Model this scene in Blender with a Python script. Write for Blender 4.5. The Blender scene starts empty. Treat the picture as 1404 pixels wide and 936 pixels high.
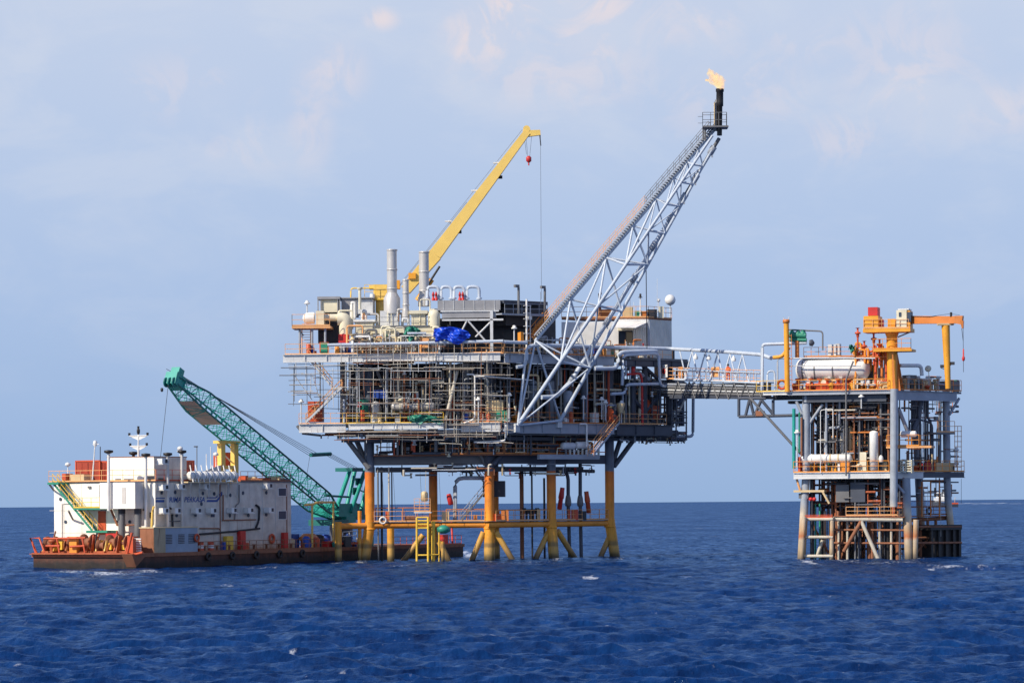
import bpy, math, random
import numpy as np
from mathutils import Vector, Matrix
random.seed(7)
scene = bpy.context.scene
col = scene.collection
R = math.radians

# ------------------------------------------------------------------ camera
F, CX, CY, TH, H = 4290.0, 702.0, 689.5, 0.00783, 6.0     # photograph pixels, 1404 wide
cd = bpy.data.cameras.new('camera'); cam = bpy.data.objects.new('camera', cd); col.objects.link(cam)
cd.sensor_width = 36; cd.lens = 36 * F / 1404; cd.shift_y = (CY - 468) / 1404
cd.clip_start = 1; cd.clip_end = 200000
rt = Vector((1, 0, -TH)).normalized(); up = Vector((TH, 0, 1)).normalized(); bk = Vector((0, -1, 0))
mw = Matrix((rt, up, bk)).transposed().to_4x4(); mw.translation = (0, 0, H)
cam.matrix_world = mw
scene.camera = cam

def ray(px, py):
    dx, dy = px - CX, py - CY
    return (dx - TH * dy) / F, (-dy - TH * dx) / F

class Face:
    """a vertical building face: origin, direction along it and the inward normal"""
    def __init__(s, o, u):
        s.o = Vector(o); s.u = Vector(u).normalized(); s.n = Vector((-s.u.y, s.u.x))
        s.U = Vector((s.u.x, s.u.y, 0)); s.N = Vector((s.n.x, s.n.y, 0))
    def P(s, px, py, off=0.0):
        a, b = ray(px, py)
        d = (off + s.o.dot(s.n)) / (a * s.n.x + s.n.y)
        return Vector((a * d, d, H + b * d))
    def Z(s, px, z, off=0.0):
        py = 600
        for _ in range(4):
            p = s.P(px, py, off); py -= (z - p.z) * F / p.y
        p = s.P(px, py, off); p.z = z
        return p
    def m(s, px, off=0.0):                       # metres per pixel there
        return s.P(px, 600, off).y / F

ML = Face((-0.85, 325), (1, -0.03)); MR = Face((-0.85, 325), (0.77, 0.64))
_c = ray(1226, 600); RL = Face((_c[0] * 318, 318), (0.96, -0.28)); RR = Face((_c[0] * 318, 318), (0.75, 0.66))
BL = Face((-35.9, 298), (0.49, 0.872)); BS = Face((-35.9, 298), (0.872, -0.49))

# ------------------------------------------------------------------ materials
def paint(name, rgb, rust=0.15, rough=0.5, var=0.12, metal=0.0, rustc=(0.16, 0.05, 0.015), wave=0, streak=1.0, bump=0.0):
    m = bpy.data.materials.new(name); m.use_nodes = True
    nt = m.node_tree; n, l = nt.nodes, nt.links
    b = n['Principled BSDF']; b.inputs['Roughness'].default_value = rough; b.inputs['Metallic'].default_value = metal
    g = n.new('ShaderNodeNewGeometry')
    nz = n.new('ShaderNodeTexNoise'); nz.inputs['Scale'].default_value = 0.9; nz.inputs['Detail'].default_value = 6
    l.new(g.outputs['Position'], nz.inputs['Vector'])
    r1 = n.new('ShaderNodeMapRange'); r1.inputs[1].default_value = 0.3; r1.inputs[2].default_value = 0.7
    r1.inputs[3].default_value = 1 - var; r1.inputs[4].default_value = 1 + var
    l.new(nz.outputs[0], r1.inputs[0])
    mu = n.new('ShaderNodeVectorMath'); mu.operation = 'SCALE'; mu.inputs[0].default_value = rgb
    l.new(r1.outputs[0], mu.inputs['Scale'])
    mp = n.new('ShaderNodeMapping'); mp.inputs['Scale'].default_value = (1.7, 1.7, 0.22 if streak else 1.2)
    l.new(g.outputs['Position'], mp.inputs[0])
    n2 = n.new('ShaderNodeTexNoise'); n2.inputs['Scale'].default_value = 1.3; n2.inputs['Detail'].default_value = 8; n2.inputs['Roughness'].default_value = 0.65
    l.new(mp.outputs[0], n2.inputs['Vector'])
    r2 = n.new('ShaderNodeMapRange'); t = 0.78 - 0.45 * rust
    r2.inputs[1].default_value = t - 0.02; r2.inputs[2].default_value = t + 0.13; r2.inputs[4].default_value = min(1, 0.45 + rust)
    l.new(n2.outputs[0], r2.inputs[0])
    mx = n.new('ShaderNodeMix'); mx.data_type = 'RGBA'
    l.new(r2.outputs[0], mx.inputs[0]); l.new(mu.outputs[0], mx.inputs[6]); mx.inputs[7].default_value = (*rustc, 1)
    l.new(mx.outputs[2], b.inputs['Base Color'])
    if wave:
        w = n.new('ShaderNodeTexWave'); w.inputs['Scale'].default_value = wave; w.bands_direction = 'DIAGONAL' if False else 'X'
        l.new(g.outputs['Position'], w.inputs['Vector'])
        bp = n.new('ShaderNodeBump'); bp.inputs['Strength'].default_value = 0.9; bp.inputs['Distance'].default_value = 0.06
        l.new(w.outputs[0], bp.inputs['Height']); l.new(bp.outputs[0], b.inputs['Normal'])
    elif bump:
        bp = n.new('ShaderNodeBump'); bp.inputs['Strength'].default_value = bump; bp.inputs['Distance'].default_value = 0.15
        l.new(n2.outputs[0], bp.inputs['Height']); l.new(bp.outputs[0], b.inputs['Normal'])
    return m

M = {
 'steel': paint('grey blue steel paint', (0.33, 0.36, 0.41), 0.2),
 'steel_l': paint('pale grey steel paint', (0.62, 0.63, 0.63), 0.36),
 'steel_d': paint('dark slate steel paint', (0.065, 0.075, 0.10), 0.22),
 'dark': paint('dark steel and painted shade', (0.028, 0.030, 0.04), 0.22),  # near-black steel; also carries the shade between the decks as colour
 'mid': paint('middle grey steel paint', (0.16, 0.16, 0.165), 0.28),
 'pipe': paint('pale blue grey pipe paint', (0.50, 0.56, 0.64), 0.06, 0.4),
 'white': paint('white paint', (0.80, 0.79, 0.75), 0.06, 0.45),
 'whiter': paint('weathered white paint', (0.78, 0.76, 0.71), 0.16, 0.5),
 'greyw': paint('grey white side paint', (0.62, 0.59, 0.55), 0.17, 0.5),
 'cream': paint('cream paint', (0.74, 0.68, 0.50), 0.12, 0.5),
 'tan': paint('tan paint', (0.66, 0.50, 0.28), 0.12),
 'orange': paint('orange safety paint', (0.78, 0.29, 0.035), 0.3),
 'orange_p': paint('faded orange rail paint', (0.80, 0.40, 0.16), 0.12),
 'yellow': paint('yellow rail paint', (0.82, 0.52, 0.06), 0.12),
 'crane_y': paint('crane yellow paint', (0.88, 0.60, 0.15), -0.25, 0.4, 0.06),
 'crane_o': paint('crane orange paint', (0.82, 0.36, 0.03), 0.22, 0.45),
 'boom_o': paint('burnt orange boom paint', (0.62, 0.20, 0.04), 0.10, 0.45),
 'red': paint('red paint', (0.58, 0.03, 0.025), 0.08),
 'redo': paint('orange red paint', (0.58, 0.09, 0.03), 0.38),
 'cont': paint('container red paint', (0.46, 0.075, 0.04), 0.15, wave=2.2),
 'green': paint('sea green paint', (0.03, 0.27, 0.17), 0.1),
 'teal': paint('teal crane paint', (0.015, 0.33, 0.27), 0.06, 0.45),
 'teal_d': paint('dark teal crane paint', (0.01, 0.16, 0.15), 0.1, 0.5),
 'scaf': paint('galvanised scaffold pole', (0.56, 0.51, 0.42), 0.15, 0.5),
 'stack': paint('stainless exhaust cladding', (0.58, 0.56, 0.53), 0.1, 0.42, 0.08, 0.25, (0.36, 0.27, 0.18)),
 'clad': paint('profiled cladding cream', (0.72, 0.70, 0.62), 0.05, 0.5, wave=1.6),
 'cladd': paint('profiled cladding slate', (0.05, 0.06, 0.09), 0.08, 0.5, wave=1.2),
 'grey': paint('grey cooler panel', (0.30, 0.30, 0.31), 0.2),
 'black': paint('sooty black steel', (0.02, 0.018, 0.018), 0.25),
 'glass': paint('dark window glass', (0.035, 0.06, 0.10), -0.3, 0.5),
 'wire': paint('black wire rope', (0.03, 0.03, 0.035), 0, 0.6),
 'blue': paint('blue paint', (0.02, 0.07, 0.36), 0.05),
 'navy': paint('navy lettering paint', (0.02, 0.075, 0.28), 0.12),
 'blueg': paint('blue grey enclosure paint', (0.27, 0.34, 0.42), 0.32, rustc=(0.25, 0.13, 0.06)),
 'rust': paint('rusty steel', (0.30, 0.12, 0.06), 0.5, 0.75),
 'rusto': paint('orange rusted deck machinery', (0.42, 0.10, 0.035), 0.5, 0.6),
 'rubber': paint('black rubber', (0.045, 0.035, 0.03), 0.1, 0.8),
 'bluetarp': paint('blue tarpaulin', (0.01, 0.07, 0.62), 0, 0.35, 0.25),
 'greentarp': paint('green tarpaulin', (0.03, 0.25, 0.17), 0, 0.45, 0.25),
 'jacket_t': paint('weathered tan jacket steel', (0.55, 0.50, 0.40), 0.45, 0.6, rustc=(0.34, 0.11, 0.04)),
 'hi': paint('orange coverall cloth', (0.75, 0.14, 0.03), 0, 0.9),
 'skin': paint('skin', (0.35, 0.18, 0.11), 0, 0.6),
 'tanrust': paint('rust stained tan plate', (0.42, 0.33, 0.20), 0.6),
 'pink': paint('pale wood plank', (0.42, 0.33, 0.25), 0.2),
}

def zone(name, stops, noise=0.5, rough=0.5, rust=0.0, dent=0.0, lo=0.82):
    """paint that changes with height above the sea: stops (z, rgb)"""
    m = bpy.data.materials.new(name); m.use_nodes = True
    nt = m.node_tree; n, l = nt.nodes, nt.links
    b = n['Principled BSDF']; b.inputs['Roughness'].default_value = rough
    g = n.new('ShaderNodeNewGeometry'); sp = n.new('ShaderNodeSeparateXYZ'); l.new(g.outputs['Position'], sp.inputs[0])
    mp = n.new('ShaderNodeMapping'); mp.inputs['Scale'].default_value = (1.2, 1.2, 0.5); l.new(g.outputs['Position'], mp.inputs[0])
    nz = n.new('ShaderNodeTexNoise'); nz.inputs['Scale'].default_value = 1.4; nz.inputs['Detail'].default_value = 7
    l.new(mp.outputs[0], nz.inputs['Vector'])
    a = n.new('ShaderNodeMath'); a.operation = 'MULTIPLY_ADD'; a.inputs[1].default_value = noise * 2
    l.new(nz.outputs[0], a.inputs[0])
    s2 = n.new('ShaderNodeMath'); s2.operation = 'SUBTRACT'; s2.inputs[1].default_value = noise; l.new(sp.outputs[2], s2.inputs[0])
    l.new(s2.outputs[0], a.inputs[2])
    z0, z1 = stops[0][0], stops[-1][0]
    r = n.new('ShaderNodeMapRange'); r.inputs[1].default_value = z0; r.inputs[2].default_value = z1; l.new(a.outputs[0], r.inputs[0])
    cr = n.new('ShaderNodeValToRGB'); e = cr.color_ramp.elements
    while len(e) < len(stops): e.new(0.5)
    for k, (z, c) in enumerate(stops):
        e[k].position = (z - z0) / (z1 - z0); e[k].color = (*c, 1)
    l.new(r.outputs[0], cr.inputs[0])
    v = n.new('ShaderNodeMapRange'); v.inputs[1].default_value = 0.3; v.inputs[2].default_value = 0.7; v.inputs[3].default_value = lo; v.inputs[4].default_value = 1.12
    n3 = n.new('ShaderNodeTexNoise'); n3.inputs['Scale'].default_value = 1.1; n3.inputs['Detail'].default_value = 5; l.new(g.outputs['Position'], n3.inputs['Vector'])
    l.new(n3.outputs[0], v.inputs[0])
    sc = n.new('ShaderNodeVectorMath'); sc.operation = 'SCALE'; l.new(cr.outputs[0], sc.inputs[0]); l.new(v.outputs[0], sc.inputs['Scale'])
    col_out = sc.outputs[0]
    if rust:
        mp2 = n.new('ShaderNodeMapping'); mp2.inputs['Scale'].default_value = (2.2, 2.2, 0.16); l.new(g.outputs['Position'], mp2.inputs[0])
        n4 = n.new('ShaderNodeTexNoise'); n4.inputs['Scale'].default_value = 1.2; n4.inputs['Detail'].default_value = 9; n4.inputs['Roughness'].default_value = 0.7; l.new(mp2.outputs[0], n4.inputs['Vector'])
        q = n.new('ShaderNodeMapRange'); q.inputs[1].default_value = 0.56; q.inputs[2].default_value = 0.80; q.inputs[4].default_value = rust; l.new(n4.outputs[0], q.inputs[0])
        mx = n.new('ShaderNodeMix'); mx.data_type = 'RGBA'; l.new(q.outputs[0], mx.inputs[0]); l.new(col_out, mx.inputs[6]); mx.inputs[7].default_value = (0.30, 0.13, 0.05, 1); col_out = mx.outputs[2]
    if dent:
        bp = n.new('ShaderNodeBump'); bp.inputs['Strength'].default_value = dent; bp.inputs['Distance'].default_value = 0.25; l.new(n3.outputs[0], bp.inputs['Height']); l.new(bp.outputs[0], b.inputs['Normal'])
    l.new(col_out, b.inputs['Base Color'])
    return m

OR = (0.84, 0.28, 0.025); OG = (0.76, 0.18, 0.02)
M['leg'] = zone('jacket leg paint', [(0, (0.03, 0.028, 0.018)), (0.4, (0.16, 0.11, 0.04)), (0.75, (0.50, 0.30, 0.08)), (1.25, (0.66, 0.38, 0.09)), (1.5, (0.30, 0.18, 0.06)), (1.75, (0.34, 0.2, 0.06)), (2.0, (0.76, 0.36, 0.05)), (3.2, (0.88, 0.37, 0.03)), (6, OR), (9.3, OG), (9.45, (0.16, 0.19, 0.24)), (12, (0.10, 0.12, 0.16))], 0.12, rust=0.6)  # grey leg tops are darkened: the deck's shade is put into the colour
M['jbrace'] = zone('jacket brace paint', [(0, (0.06, 0.05, 0.03)), (1.0, (0.42, 0.25, 0.08)), (2.2, (0.62, 0.34, 0.06)), (4, (0.78, 0.36, 0.04))], 0.3, rust=0.7)
M['leg_g'] = zone('grey jacket leg paint', [(0, (0.12, 0.1, 0.08)), (0.9, (0.48, 0.36, 0.22)), (1.9, (0.52, 0.42, 0.3)), (2.3, (0.50, 0.17, 0.06)), (3.0, (0.55, 0.36, 0.2)), (4.6, (0.60, 0.52, 0.40)), (6, (0.34, 0.38, 0.43)), (18, (0.36, 0.40, 0.46))], 0.45, rust=0.55)
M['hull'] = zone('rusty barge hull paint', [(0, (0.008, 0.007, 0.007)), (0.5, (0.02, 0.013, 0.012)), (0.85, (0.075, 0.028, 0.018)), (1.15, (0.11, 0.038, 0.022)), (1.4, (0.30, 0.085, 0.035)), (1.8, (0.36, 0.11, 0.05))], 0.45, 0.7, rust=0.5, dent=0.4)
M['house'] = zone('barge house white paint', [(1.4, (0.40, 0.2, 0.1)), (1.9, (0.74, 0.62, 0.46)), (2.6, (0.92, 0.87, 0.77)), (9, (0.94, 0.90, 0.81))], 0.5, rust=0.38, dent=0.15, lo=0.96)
M['house_shade'] = zone('barge house side paint with shade', [(1.4, (0.36, 0.17, 0.08)), (2.0, (0.60, 0.47, 0.36)), (2.9, (0.62, 0.56, 0.48)), (9, (0.70, 0.64, 0.55))], 0.5, rust=0.8, dent=0.25)  # greyer copy of the house paint; the side's shade is in its colour

# ------------------------------------------------------------------ mesh building
class MB:
    def __init__(s): s.v, s.f, s.sm, s.mi, s.mats, s.cur = [], [], [], [], [], 0
    def add(s, vs, fs, smooth=False):
        k = len(s.v); s.v += [Vector(p) for p in vs]
        for f in fs: s.f.append([i + k for i in f]); s.sm.append(smooth); s.mi.append(s.cur)
        return s
    def box(s, o, ax, ay, az):
        o, ax, ay, az = map(Vector, (o, ax, ay, az))
        vs = [o, o + ax, o + ax + ay, o + ay]; vs += [p + az for p in vs]
        if ax.cross(ay).dot(az) < 0: fs = [(0, 1, 2, 3), (7, 6, 5, 4), (4, 5, 1, 0), (5, 6, 2, 1), (6, 7, 3, 2), (7, 4, 0, 3)]
        else: fs = [(3, 2, 1, 0), (4, 5, 6, 7), (0, 1, 5, 4), (1, 2, 6, 5), (2, 3, 7, 6), (3, 0, 4, 7)]
        return s.add(vs, fs)
    def bx(s, pl, x0, y0, x1, y1, off, t, z0=None, z1=None):
        ym, xm = (y0 + y1) / 2, (x0 + x1) / 2
        a, b = pl.P(x0, ym, off), pl.P(x1, ym, off)
        za = pl.P(xm, y1, off).z if z0 is None else z0
        zb = pl.P(xm, y0, off).z if z1 is None else z1
        a.z = za; b.z = za
        return s.box(a, b - a, pl.N * t, (0, 0, zb - za))
    def tube(s, pts, r, n=6, r1=None, caps=True):
        pts = [Vector(p) for p in pts]; k = len(pts); vs = []
        for i, p in enumerate(pts):
            d = (pts[min(i + 1, k - 1)] - pts[max(i - 1, 0)])
            if d.length < 1e-6: d = Vector((0, 0, 1))
            d.normalize()
            sc = 1.0
            if 0 < i < k - 1:
                d0 = (pts[i] - pts[i - 1]).normalized(); c = max(0.5, d.dot(d0)); sc = 1 / c
            a = Vector((0, 0, 1)) if abs(d.z) < 0.9 else Vector((1, 0, 0))
            e1 = d.cross(a).normalized(); e2 = d.cross(e1).normalized()
            rr = r if r1 is None else r + (r1 - r) * i / (k - 1)
            for j in range(n):
                t = 2 * math.pi * (j + 0.5) / n
                vs.append(p + (e1 * math.cos(t) + e2 * math.sin(t)) * rr)
        fs = []
        for i in range(k - 1):
            for j in range(n):
                fs.append((i * n + j, i * n + (j + 1) % n, (i + 1) * n + (j + 1) % n, (i + 1) * n + j))
        s.add(vs, fs, n > 5)
        if caps:
            s.add([vs[j] for j in range(n)], [tuple(range(n))[::-1]]); s.add([vs[(k - 1) * n + j] for j in range(n)], [tuple(range(n))])
        return s
    def lathe(s, o, axis, prof, n=16):
        o = Vector(o); d = Vector(axis).normalized(); a = Vector((0, 0, 1)) if abs(d.z) < 0.9 else Vector((1, 0, 0))
        e1 = d.cross(a).normalized(); e2 = d.cross(e1).normalized(); vs = []
        for h, r in prof:
            for j in range(n):
                t = 2 * math.pi * j / n; vs.append(o + d * h + (e1 * math.cos(t) + e2 * math.sin(t)) * max(r, 1e-3))
        fs = []
        for i in range(len(prof) - 1):
            for j in range(n): fs.append((i * n + j, i * n + (j + 1) % n, (i + 1) * n + (j + 1) % n, (i + 1) * n + j))
        s.add(vs, fs, True)
        m = (len(prof) - 1) * n
        s.add(vs[:n], [tuple(range(n))[::-1]]); s.add(vs[m:m + n], [tuple(range(n))])
        return s
    def use(s, mat):
        if mat not in s.mats: s.mats.append(mat)
        s.cur = s.mats.index(mat); return s
    def quad(s, a, b, c, d): return s.add([a, b, c, d], [(0, 1, 2, 3)])
    def torus(s, c, axis, R0, r, n=20, k=8):
        c = Vector(c); d = Vector(axis).normalized(); a = Vector((0, 0, 1)) if abs(d.z) < 0.9 else Vector((1, 0, 0))
        e1 = d.cross(a).normalized(); e2 = d.cross(e1); vs, fs = [], []
        for i in range(n):
            t = 2 * math.pi * i / n; rad = e1 * math.cos(t) + e2 * math.sin(t)
            for j in range(k):
                q = 2 * math.pi * j / k; vs.append(c + rad * (R0 + r * math.cos(q)) + d * r * math.sin(q))
        for i in range(n):
            for j in range(k): fs.append((i * k + j, i * k + (j + 1) % k, ((i + 1) % n) * k + (j + 1) % k, ((i + 1) % n) * k + j))
        return s.add(vs, fs, True)
    def build(s, name, mat, parent=None, loc=None):
        base = Vector((0, 0, 0))
        if parent is not None:
            q = parent
            while q is not None: base = base + q.location; q = q.parent
        if parent is None:
            if loc is None:
                c = sum(s.v, Vector()) / len(s.v); loc = Vector((c.x, c.y, min(p.z for p in s.v)))
            base = Vector(loc)
        me = bpy.data.meshes.new(name)
        me.from_pydata([tuple(p - base) for p in s.v], [], s.f)
        me.polygons.foreach_set('use_smooth', s.sm)
        if s.mats:
            for q in s.mats: me.materials.append(M[q])
            me.polygons.foreach_set('material_index', s.mi)
        else: me.materials.append(M[mat] if isinstance(mat, str) else mat)
        o = bpy.data.objects.new(name, me); col.objects.link(o)
        if parent is None: o.location = base
        else: o.parent = parent
        return o

def tag(o, label=None, cat=None, group=None, kind=None):
    for k, v in (('label', label), ('category', cat), ('group', group), ('kind', kind)):
        if v: o[k] = v
    return o
def thing(name, loc, label, cat, group=None):
    o = bpy.data.objects.new(name, None); col.objects.link(o); o.location = loc; o.empty_display_size = 0.2
    return tag(o, label, cat, group)
def copy_tree(o, loc, parent=None):
    c = o.copy(); col.objects.link(c); c.parent = parent
    if parent is None: c.location = loc
    for ch in list(o.children): copy_tree(ch, None, c)
    return c

V = Vector
def elbow(pts, r=0.35):
    """round the corners of a pipe path"""
    pts = [V(p) for p in pts]; out = [pts[0]]
    for i in range(1, len(pts) - 1):
        a, b, c = pts[i - 1], pts[i], pts[i + 1]
        q = min(r, (a - b).length * 0.45, (c - b).length * 0.45)
        p0 = b + (a - b).normalized() * q; p1 = b + (c - b).normalized() * q
        for t in (0, 0.33, 0.67, 1): out.append(p0 * (1 - t) ** 2 + b * 2 * t * (1 - t) + p1 * t * t)
    return out + [pts[-1]]
def pipe_mb(pts, r, n=10, bend=None): return MB().tube(elbow(pts, bend or r * 3), r, n)
def rail(mb, pts, h=1.1, step=1.6, r=0.035, rows=(0.55, 1.0), kick=True):
    pts = [V(p) for p in pts]
    for a, b in zip(pts, pts[1:]):
        L = (b - a).length; k = max(1, round(L / step))
        for i in range(k + 1):
            p = a.lerp(b, i / k); mb.tube([p, p + V((0, 0, h))], r, 4)
        for f in rows: mb.tube([a + V((0, 0, h * f)), b + V((0, 0, h * f))], r, 4)
        if kick:
            d = (b - a); side = V((-d.y, d.x, 0)).normalized() * 0.02
            mb.box(a - side, d, side * 2, (0, 0, 0.14))
    return mb
def stairs(mb_str, mb_tr, mb_rail, a, b, w, wd):
    """flight from a (low) to b (high), w wide along wd"""
    a, b, wd = V(a), V(b), V(wd).normalized()
    for s in (0, 1):
        o = wd * w * s; d = b - a
        mb_str.box(a + o - wd * 0.04, d, wd * 0.08, (0, 0, 0.28))
        if mb_rail is not None: 
            for h in (0.55, 1.0): mb_rail.tube([a + o + V((0, 0, h)), b + o + V((0, 0, h))], 0.035, 4)
            k = max(2, round(d.length / 1.4))
            for i in range(k + 1):
                p = a.lerp(b, i / k) + o; mb_rail.tube([p, p + V((0, 0, 1.0))], 0.035, 4)
    k = max(3, round((b.z - a.z) / 0.22)); hd = V(((b - a).x, (b - a).y, 0)); hd = hd.normalized() if hd.length > 0.1 else V((0.1, 0, 0))
    for i in range(1, k):
        p = a.lerp(b, i / k) + V((0, 0, 0.12)); mb_tr.box(p - hd * 0.13, wd * w, hd * 0.26, (0, 0, 0.04))
def htank(mb, pl, x0, x1, yc, off, rpx, n=22):
    a, b = pl.P(x0, yc, off), pl.P(x1, yc, off); b.z = a.z; r = rpx * pl.m(x0, off); L = (b - a).length
    dm = r * 0.55; prof = [(dm * (1 - math.cos(t)), r * math.sin(t)) for t in [k * math.pi / 12 for k in range(0, 7)]]
    prof += [(L - h, q) for h, q in reversed(prof)]
    return mb.lathe(a, b - a, prof, n)
def vcyl(mb, pl, px, y0, y1, off, rpx, n=14, r1=None, z0=None):
    m = pl.m(px, off); a = pl.P(px, y1, off); zt = pl.P(px, y0, off).z
    if z0 is not None: a.z = z0
    return mb.lathe(a, (0, 0, 1), [(0, rpx * m), (zt - a.z, (rpx if r1 is None else r1) * m)], n)
def vessel(mb, pl, px, y0, y1, off, rpx, z0=None, n=16):
    m = pl.m(px, off); a = pl.P(px, y1, off); zt = pl.P(px, y0, off).z
    if z0 is not None: a.z = z0
    r = rpx * m; L = zt - a.z; dm = min(r * 0.6, L * 0.2)
    prof = [(0, r * 0.85), (L * 0.08, r * 0.85), (L * 0.081, r)] + [(L - dm * (1 - math.sin(t)), r * math.cos(t)) for t in [k * math.pi / 12 for k in range(0, 7)]]
    return mb.lathe(a, (0, 0, 1), prof, n)
def flange(mb, p, axis, r, t=0.1): 
    d = V(axis).normalized(); return mb.lathe(V(p) - d * t / 2, d, [(0, r), (t, r)], 12)
# ------------------------------------------------------------------ sky and sun
SAZ = Vector((-0.80, -0.60)); SEL = R(38)
world = bpy.data.worlds.new('World'); scene.world = world; world.use_nodes = True
nt = world.node_tree; n, l = nt.nodes, nt.links
for x in list(n): n.remove(x)
out = n.new('ShaderNodeOutputWorld')
sky = n.new('ShaderNodeTexSky'); sky.sky_type = 'NISHITA'; sky.sun_disc = False
sky.sun_elevation = SEL; sky.sun_rotation = math.atan2(SAZ.x, SAZ.y); sky.air_density = 1.0; sky.dust_density = 1.0; sky.ozone_density = 1.5
b1 = n.new('ShaderNodeBackground'); b1.inputs[1].default_value = 0.075; l.new(sky.outputs[0], b1.inputs[0])
tc = n.new('ShaderNodeTexCoord'); sp = n.new('ShaderNodeSeparateXYZ'); l.new(tc.outputs['Generated'], sp.inputs[0])
def srgb(r, g, b):
    f = lambda c: (c / 255 / 12.92) if c / 255 <= 0.04045 else ((c / 255 + 0.055) / 1.055) ** 2.4
    return (f(r), f(g), f(b), 1)
mr = n.new('ShaderNodeMapRange'); mr.inputs[1].default_value = 0; mr.inputs[2].default_value = 0.6; l.new(sp.outputs[2], mr.inputs[0])
cr = n.new('ShaderNodeValToRGB'); e = cr.color_ramp.elements
stops = [(0, srgb(150, 179, 219)), (0.02 / 0.6, srgb(155, 183, 223)), (0.065 / 0.6, srgb(170, 193, 229)), (0.11 / 0.6, srgb(184, 202, 232)), (0.16 / 0.6, srgb(196, 209, 233)), (0.3 / 0.6, srgb(125, 160, 214)), (1, srgb(62, 104, 182))]
while len(e) < len(stops): e.new(0.5)
for k, (p, c) in enumerate(stops): e[k].position = p; e[k].color = c
l.new(mr.outputs[0], cr.inputs[0])
# thin cloud veils: soft wide haze plus a few torn warm puffs, all in sky directions
def cloud(scale, stretch, lo, hi, seed, rough=0.55, detail=8, dist=0.0):
    mp = n.new('ShaderNodeMapping'); mp.inputs['Scale'].default_value = (scale, scale, scale * stretch); mp.inputs['Location'].default_value = seed
    l.new(tc.outputs['Generated'], mp.inputs[0])
    nz = n.new('ShaderNodeTexNoise'); nz.inputs['Scale'].default_value = 1; nz.inputs['Detail'].default_value = detail; nz.inputs['Roughness'].default_value = rough; nz.inputs['Distortion'].default_value = dist
    l.new(mp.outputs[0], nz.inputs['Vector'])
    q = n.new('ShaderNodeMapRange'); q.interpolation_type = 'SMOOTHSTEP'; q.inputs[1].default_value = lo; q.inputs[2].default_value = hi
    l.new(nz.outputs[0], q.inputs[0]); return q.outputs[0]
def mathn(op, a, b):
    q = n.new('ShaderNodeMath'); q.operation = op
    for i, x in enumerate((a, b)):
        if hasattr(x, 'links'): l.new(x, q.inputs[i])
        else: q.inputs[i].default_value = x
    return q.outputs[0]
def blob(px, py, rx, ry):
    """a soft patch of sky round one direction"""
    a, b = ray(px, py); v = Vector((a, 1, b)).normalized()
    s = n.new('ShaderNodeVectorMath'); s.operation = 'SUBTRACT'; l.new(tc.outputs['Generated'], s.inputs[0]); s.inputs[1].default_value = v
    m2 = n.new('ShaderNodeVectorMath'); m2.operation = 'MULTIPLY'; l.new(s.outputs[0], m2.inputs[0]); m2.inputs[1].default_value = (F / rx, F / rx, F / ry)
    ln = n.new('ShaderNodeVectorMath'); ln.operation = 'LENGTH'; l.new(m2.outputs[0], ln.inputs[0])
    q = n.new('ShaderNodeMapRange'); q.interpolation_type = 'SMOOTHSTEP'; q.inputs[1].default_value = 1.15; q.inputs[2].default_value = 0.1; l.new(ln.outputs['Value'], q.inputs[0])
    return q.outputs[0]
c1 = cloud(17, 2.2, 0.42, 0.66, (3.1, 0.4, 1.7), 0.6, 9, 0.4)
hz = n.new('ShaderNodeMapRange'); hz.inputs[1].default_value = 0.02; hz.inputs[2].default_value = 0.13; l.new(sp.outputs[2], hz.inputs[0])
veil = mathn('MULTIPLY', mathn('MULTIPLY', c1, hz.outputs[0]), 0.5)
torn = cloud(46, 1.0, 0.44, 0.60, (1.3, 5.0, 0.2), 0.6, 7, 0.9)
masks = None
for (px, py, rx, ry, w) in ((455, 100, 60, 60, .55), (425, 165, 40, 90, .45), (665, 40, 75, 62, 1.0), (700, 5, 70, 40, .9), (645, 70, 40, 24, .9), (820, 10, 85, 40, .8), (800, 62, 70, 45, .8), (523, 26, 30, 20, .9), (760, 100, 190, 65, .45), (1000, 130, 140, 90, .42), (1250, 100, 130, 130, .45), (1150, 190, 90, 45, .4), (1370, 150, 100, 50, .45), (930, 30, 120, 50, .5), (1130, 50, 110, 50, .4), (250, 120, 120, 60, .3), (330, 200, 110, 50, .25)):
    k = mathn('MULTIPLY', blob(px, py, rx, ry), w)
    masks = k if masks is None else mathn('MAXIMUM', masks, k)
puff = mathn('MULTIPLY', mathn('MULTIPLY', mathn('ADD', torn, 0.2), masks), 0.72)
mxa = n.new('ShaderNodeMix'); mxa.data_type = 'RGBA'; l.new(veil, mxa.inputs[0]); l.new(cr.outputs[0], mxa.inputs[6]); mxa.inputs[7].default_value = srgb(208, 216, 233)
mxb = n.new('ShaderNodeMix'); mxb.data_type = 'RGBA'; l.new(puff, mxb.inputs[0]); l.new(mxa.outputs[2], mxb.inputs[6]); mxb.inputs[7].default_value = srgb(236, 222, 224)
# a little darker and greyer toward the lower right
b2 = n.new('ShaderNodeBackground'); b2.inputs[1].default_value = 1.03; l.new(mxb.outputs[2], b2.inputs[0])
ms = n.new('ShaderNodeMixShader'); ms.inputs[0].default_value = 0.94; l.new(b1.outputs[0], ms.inputs[1]); l.new(b2.outputs[0], ms.inputs[2]); l.new(ms.outputs[0], out.inputs[0])

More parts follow.
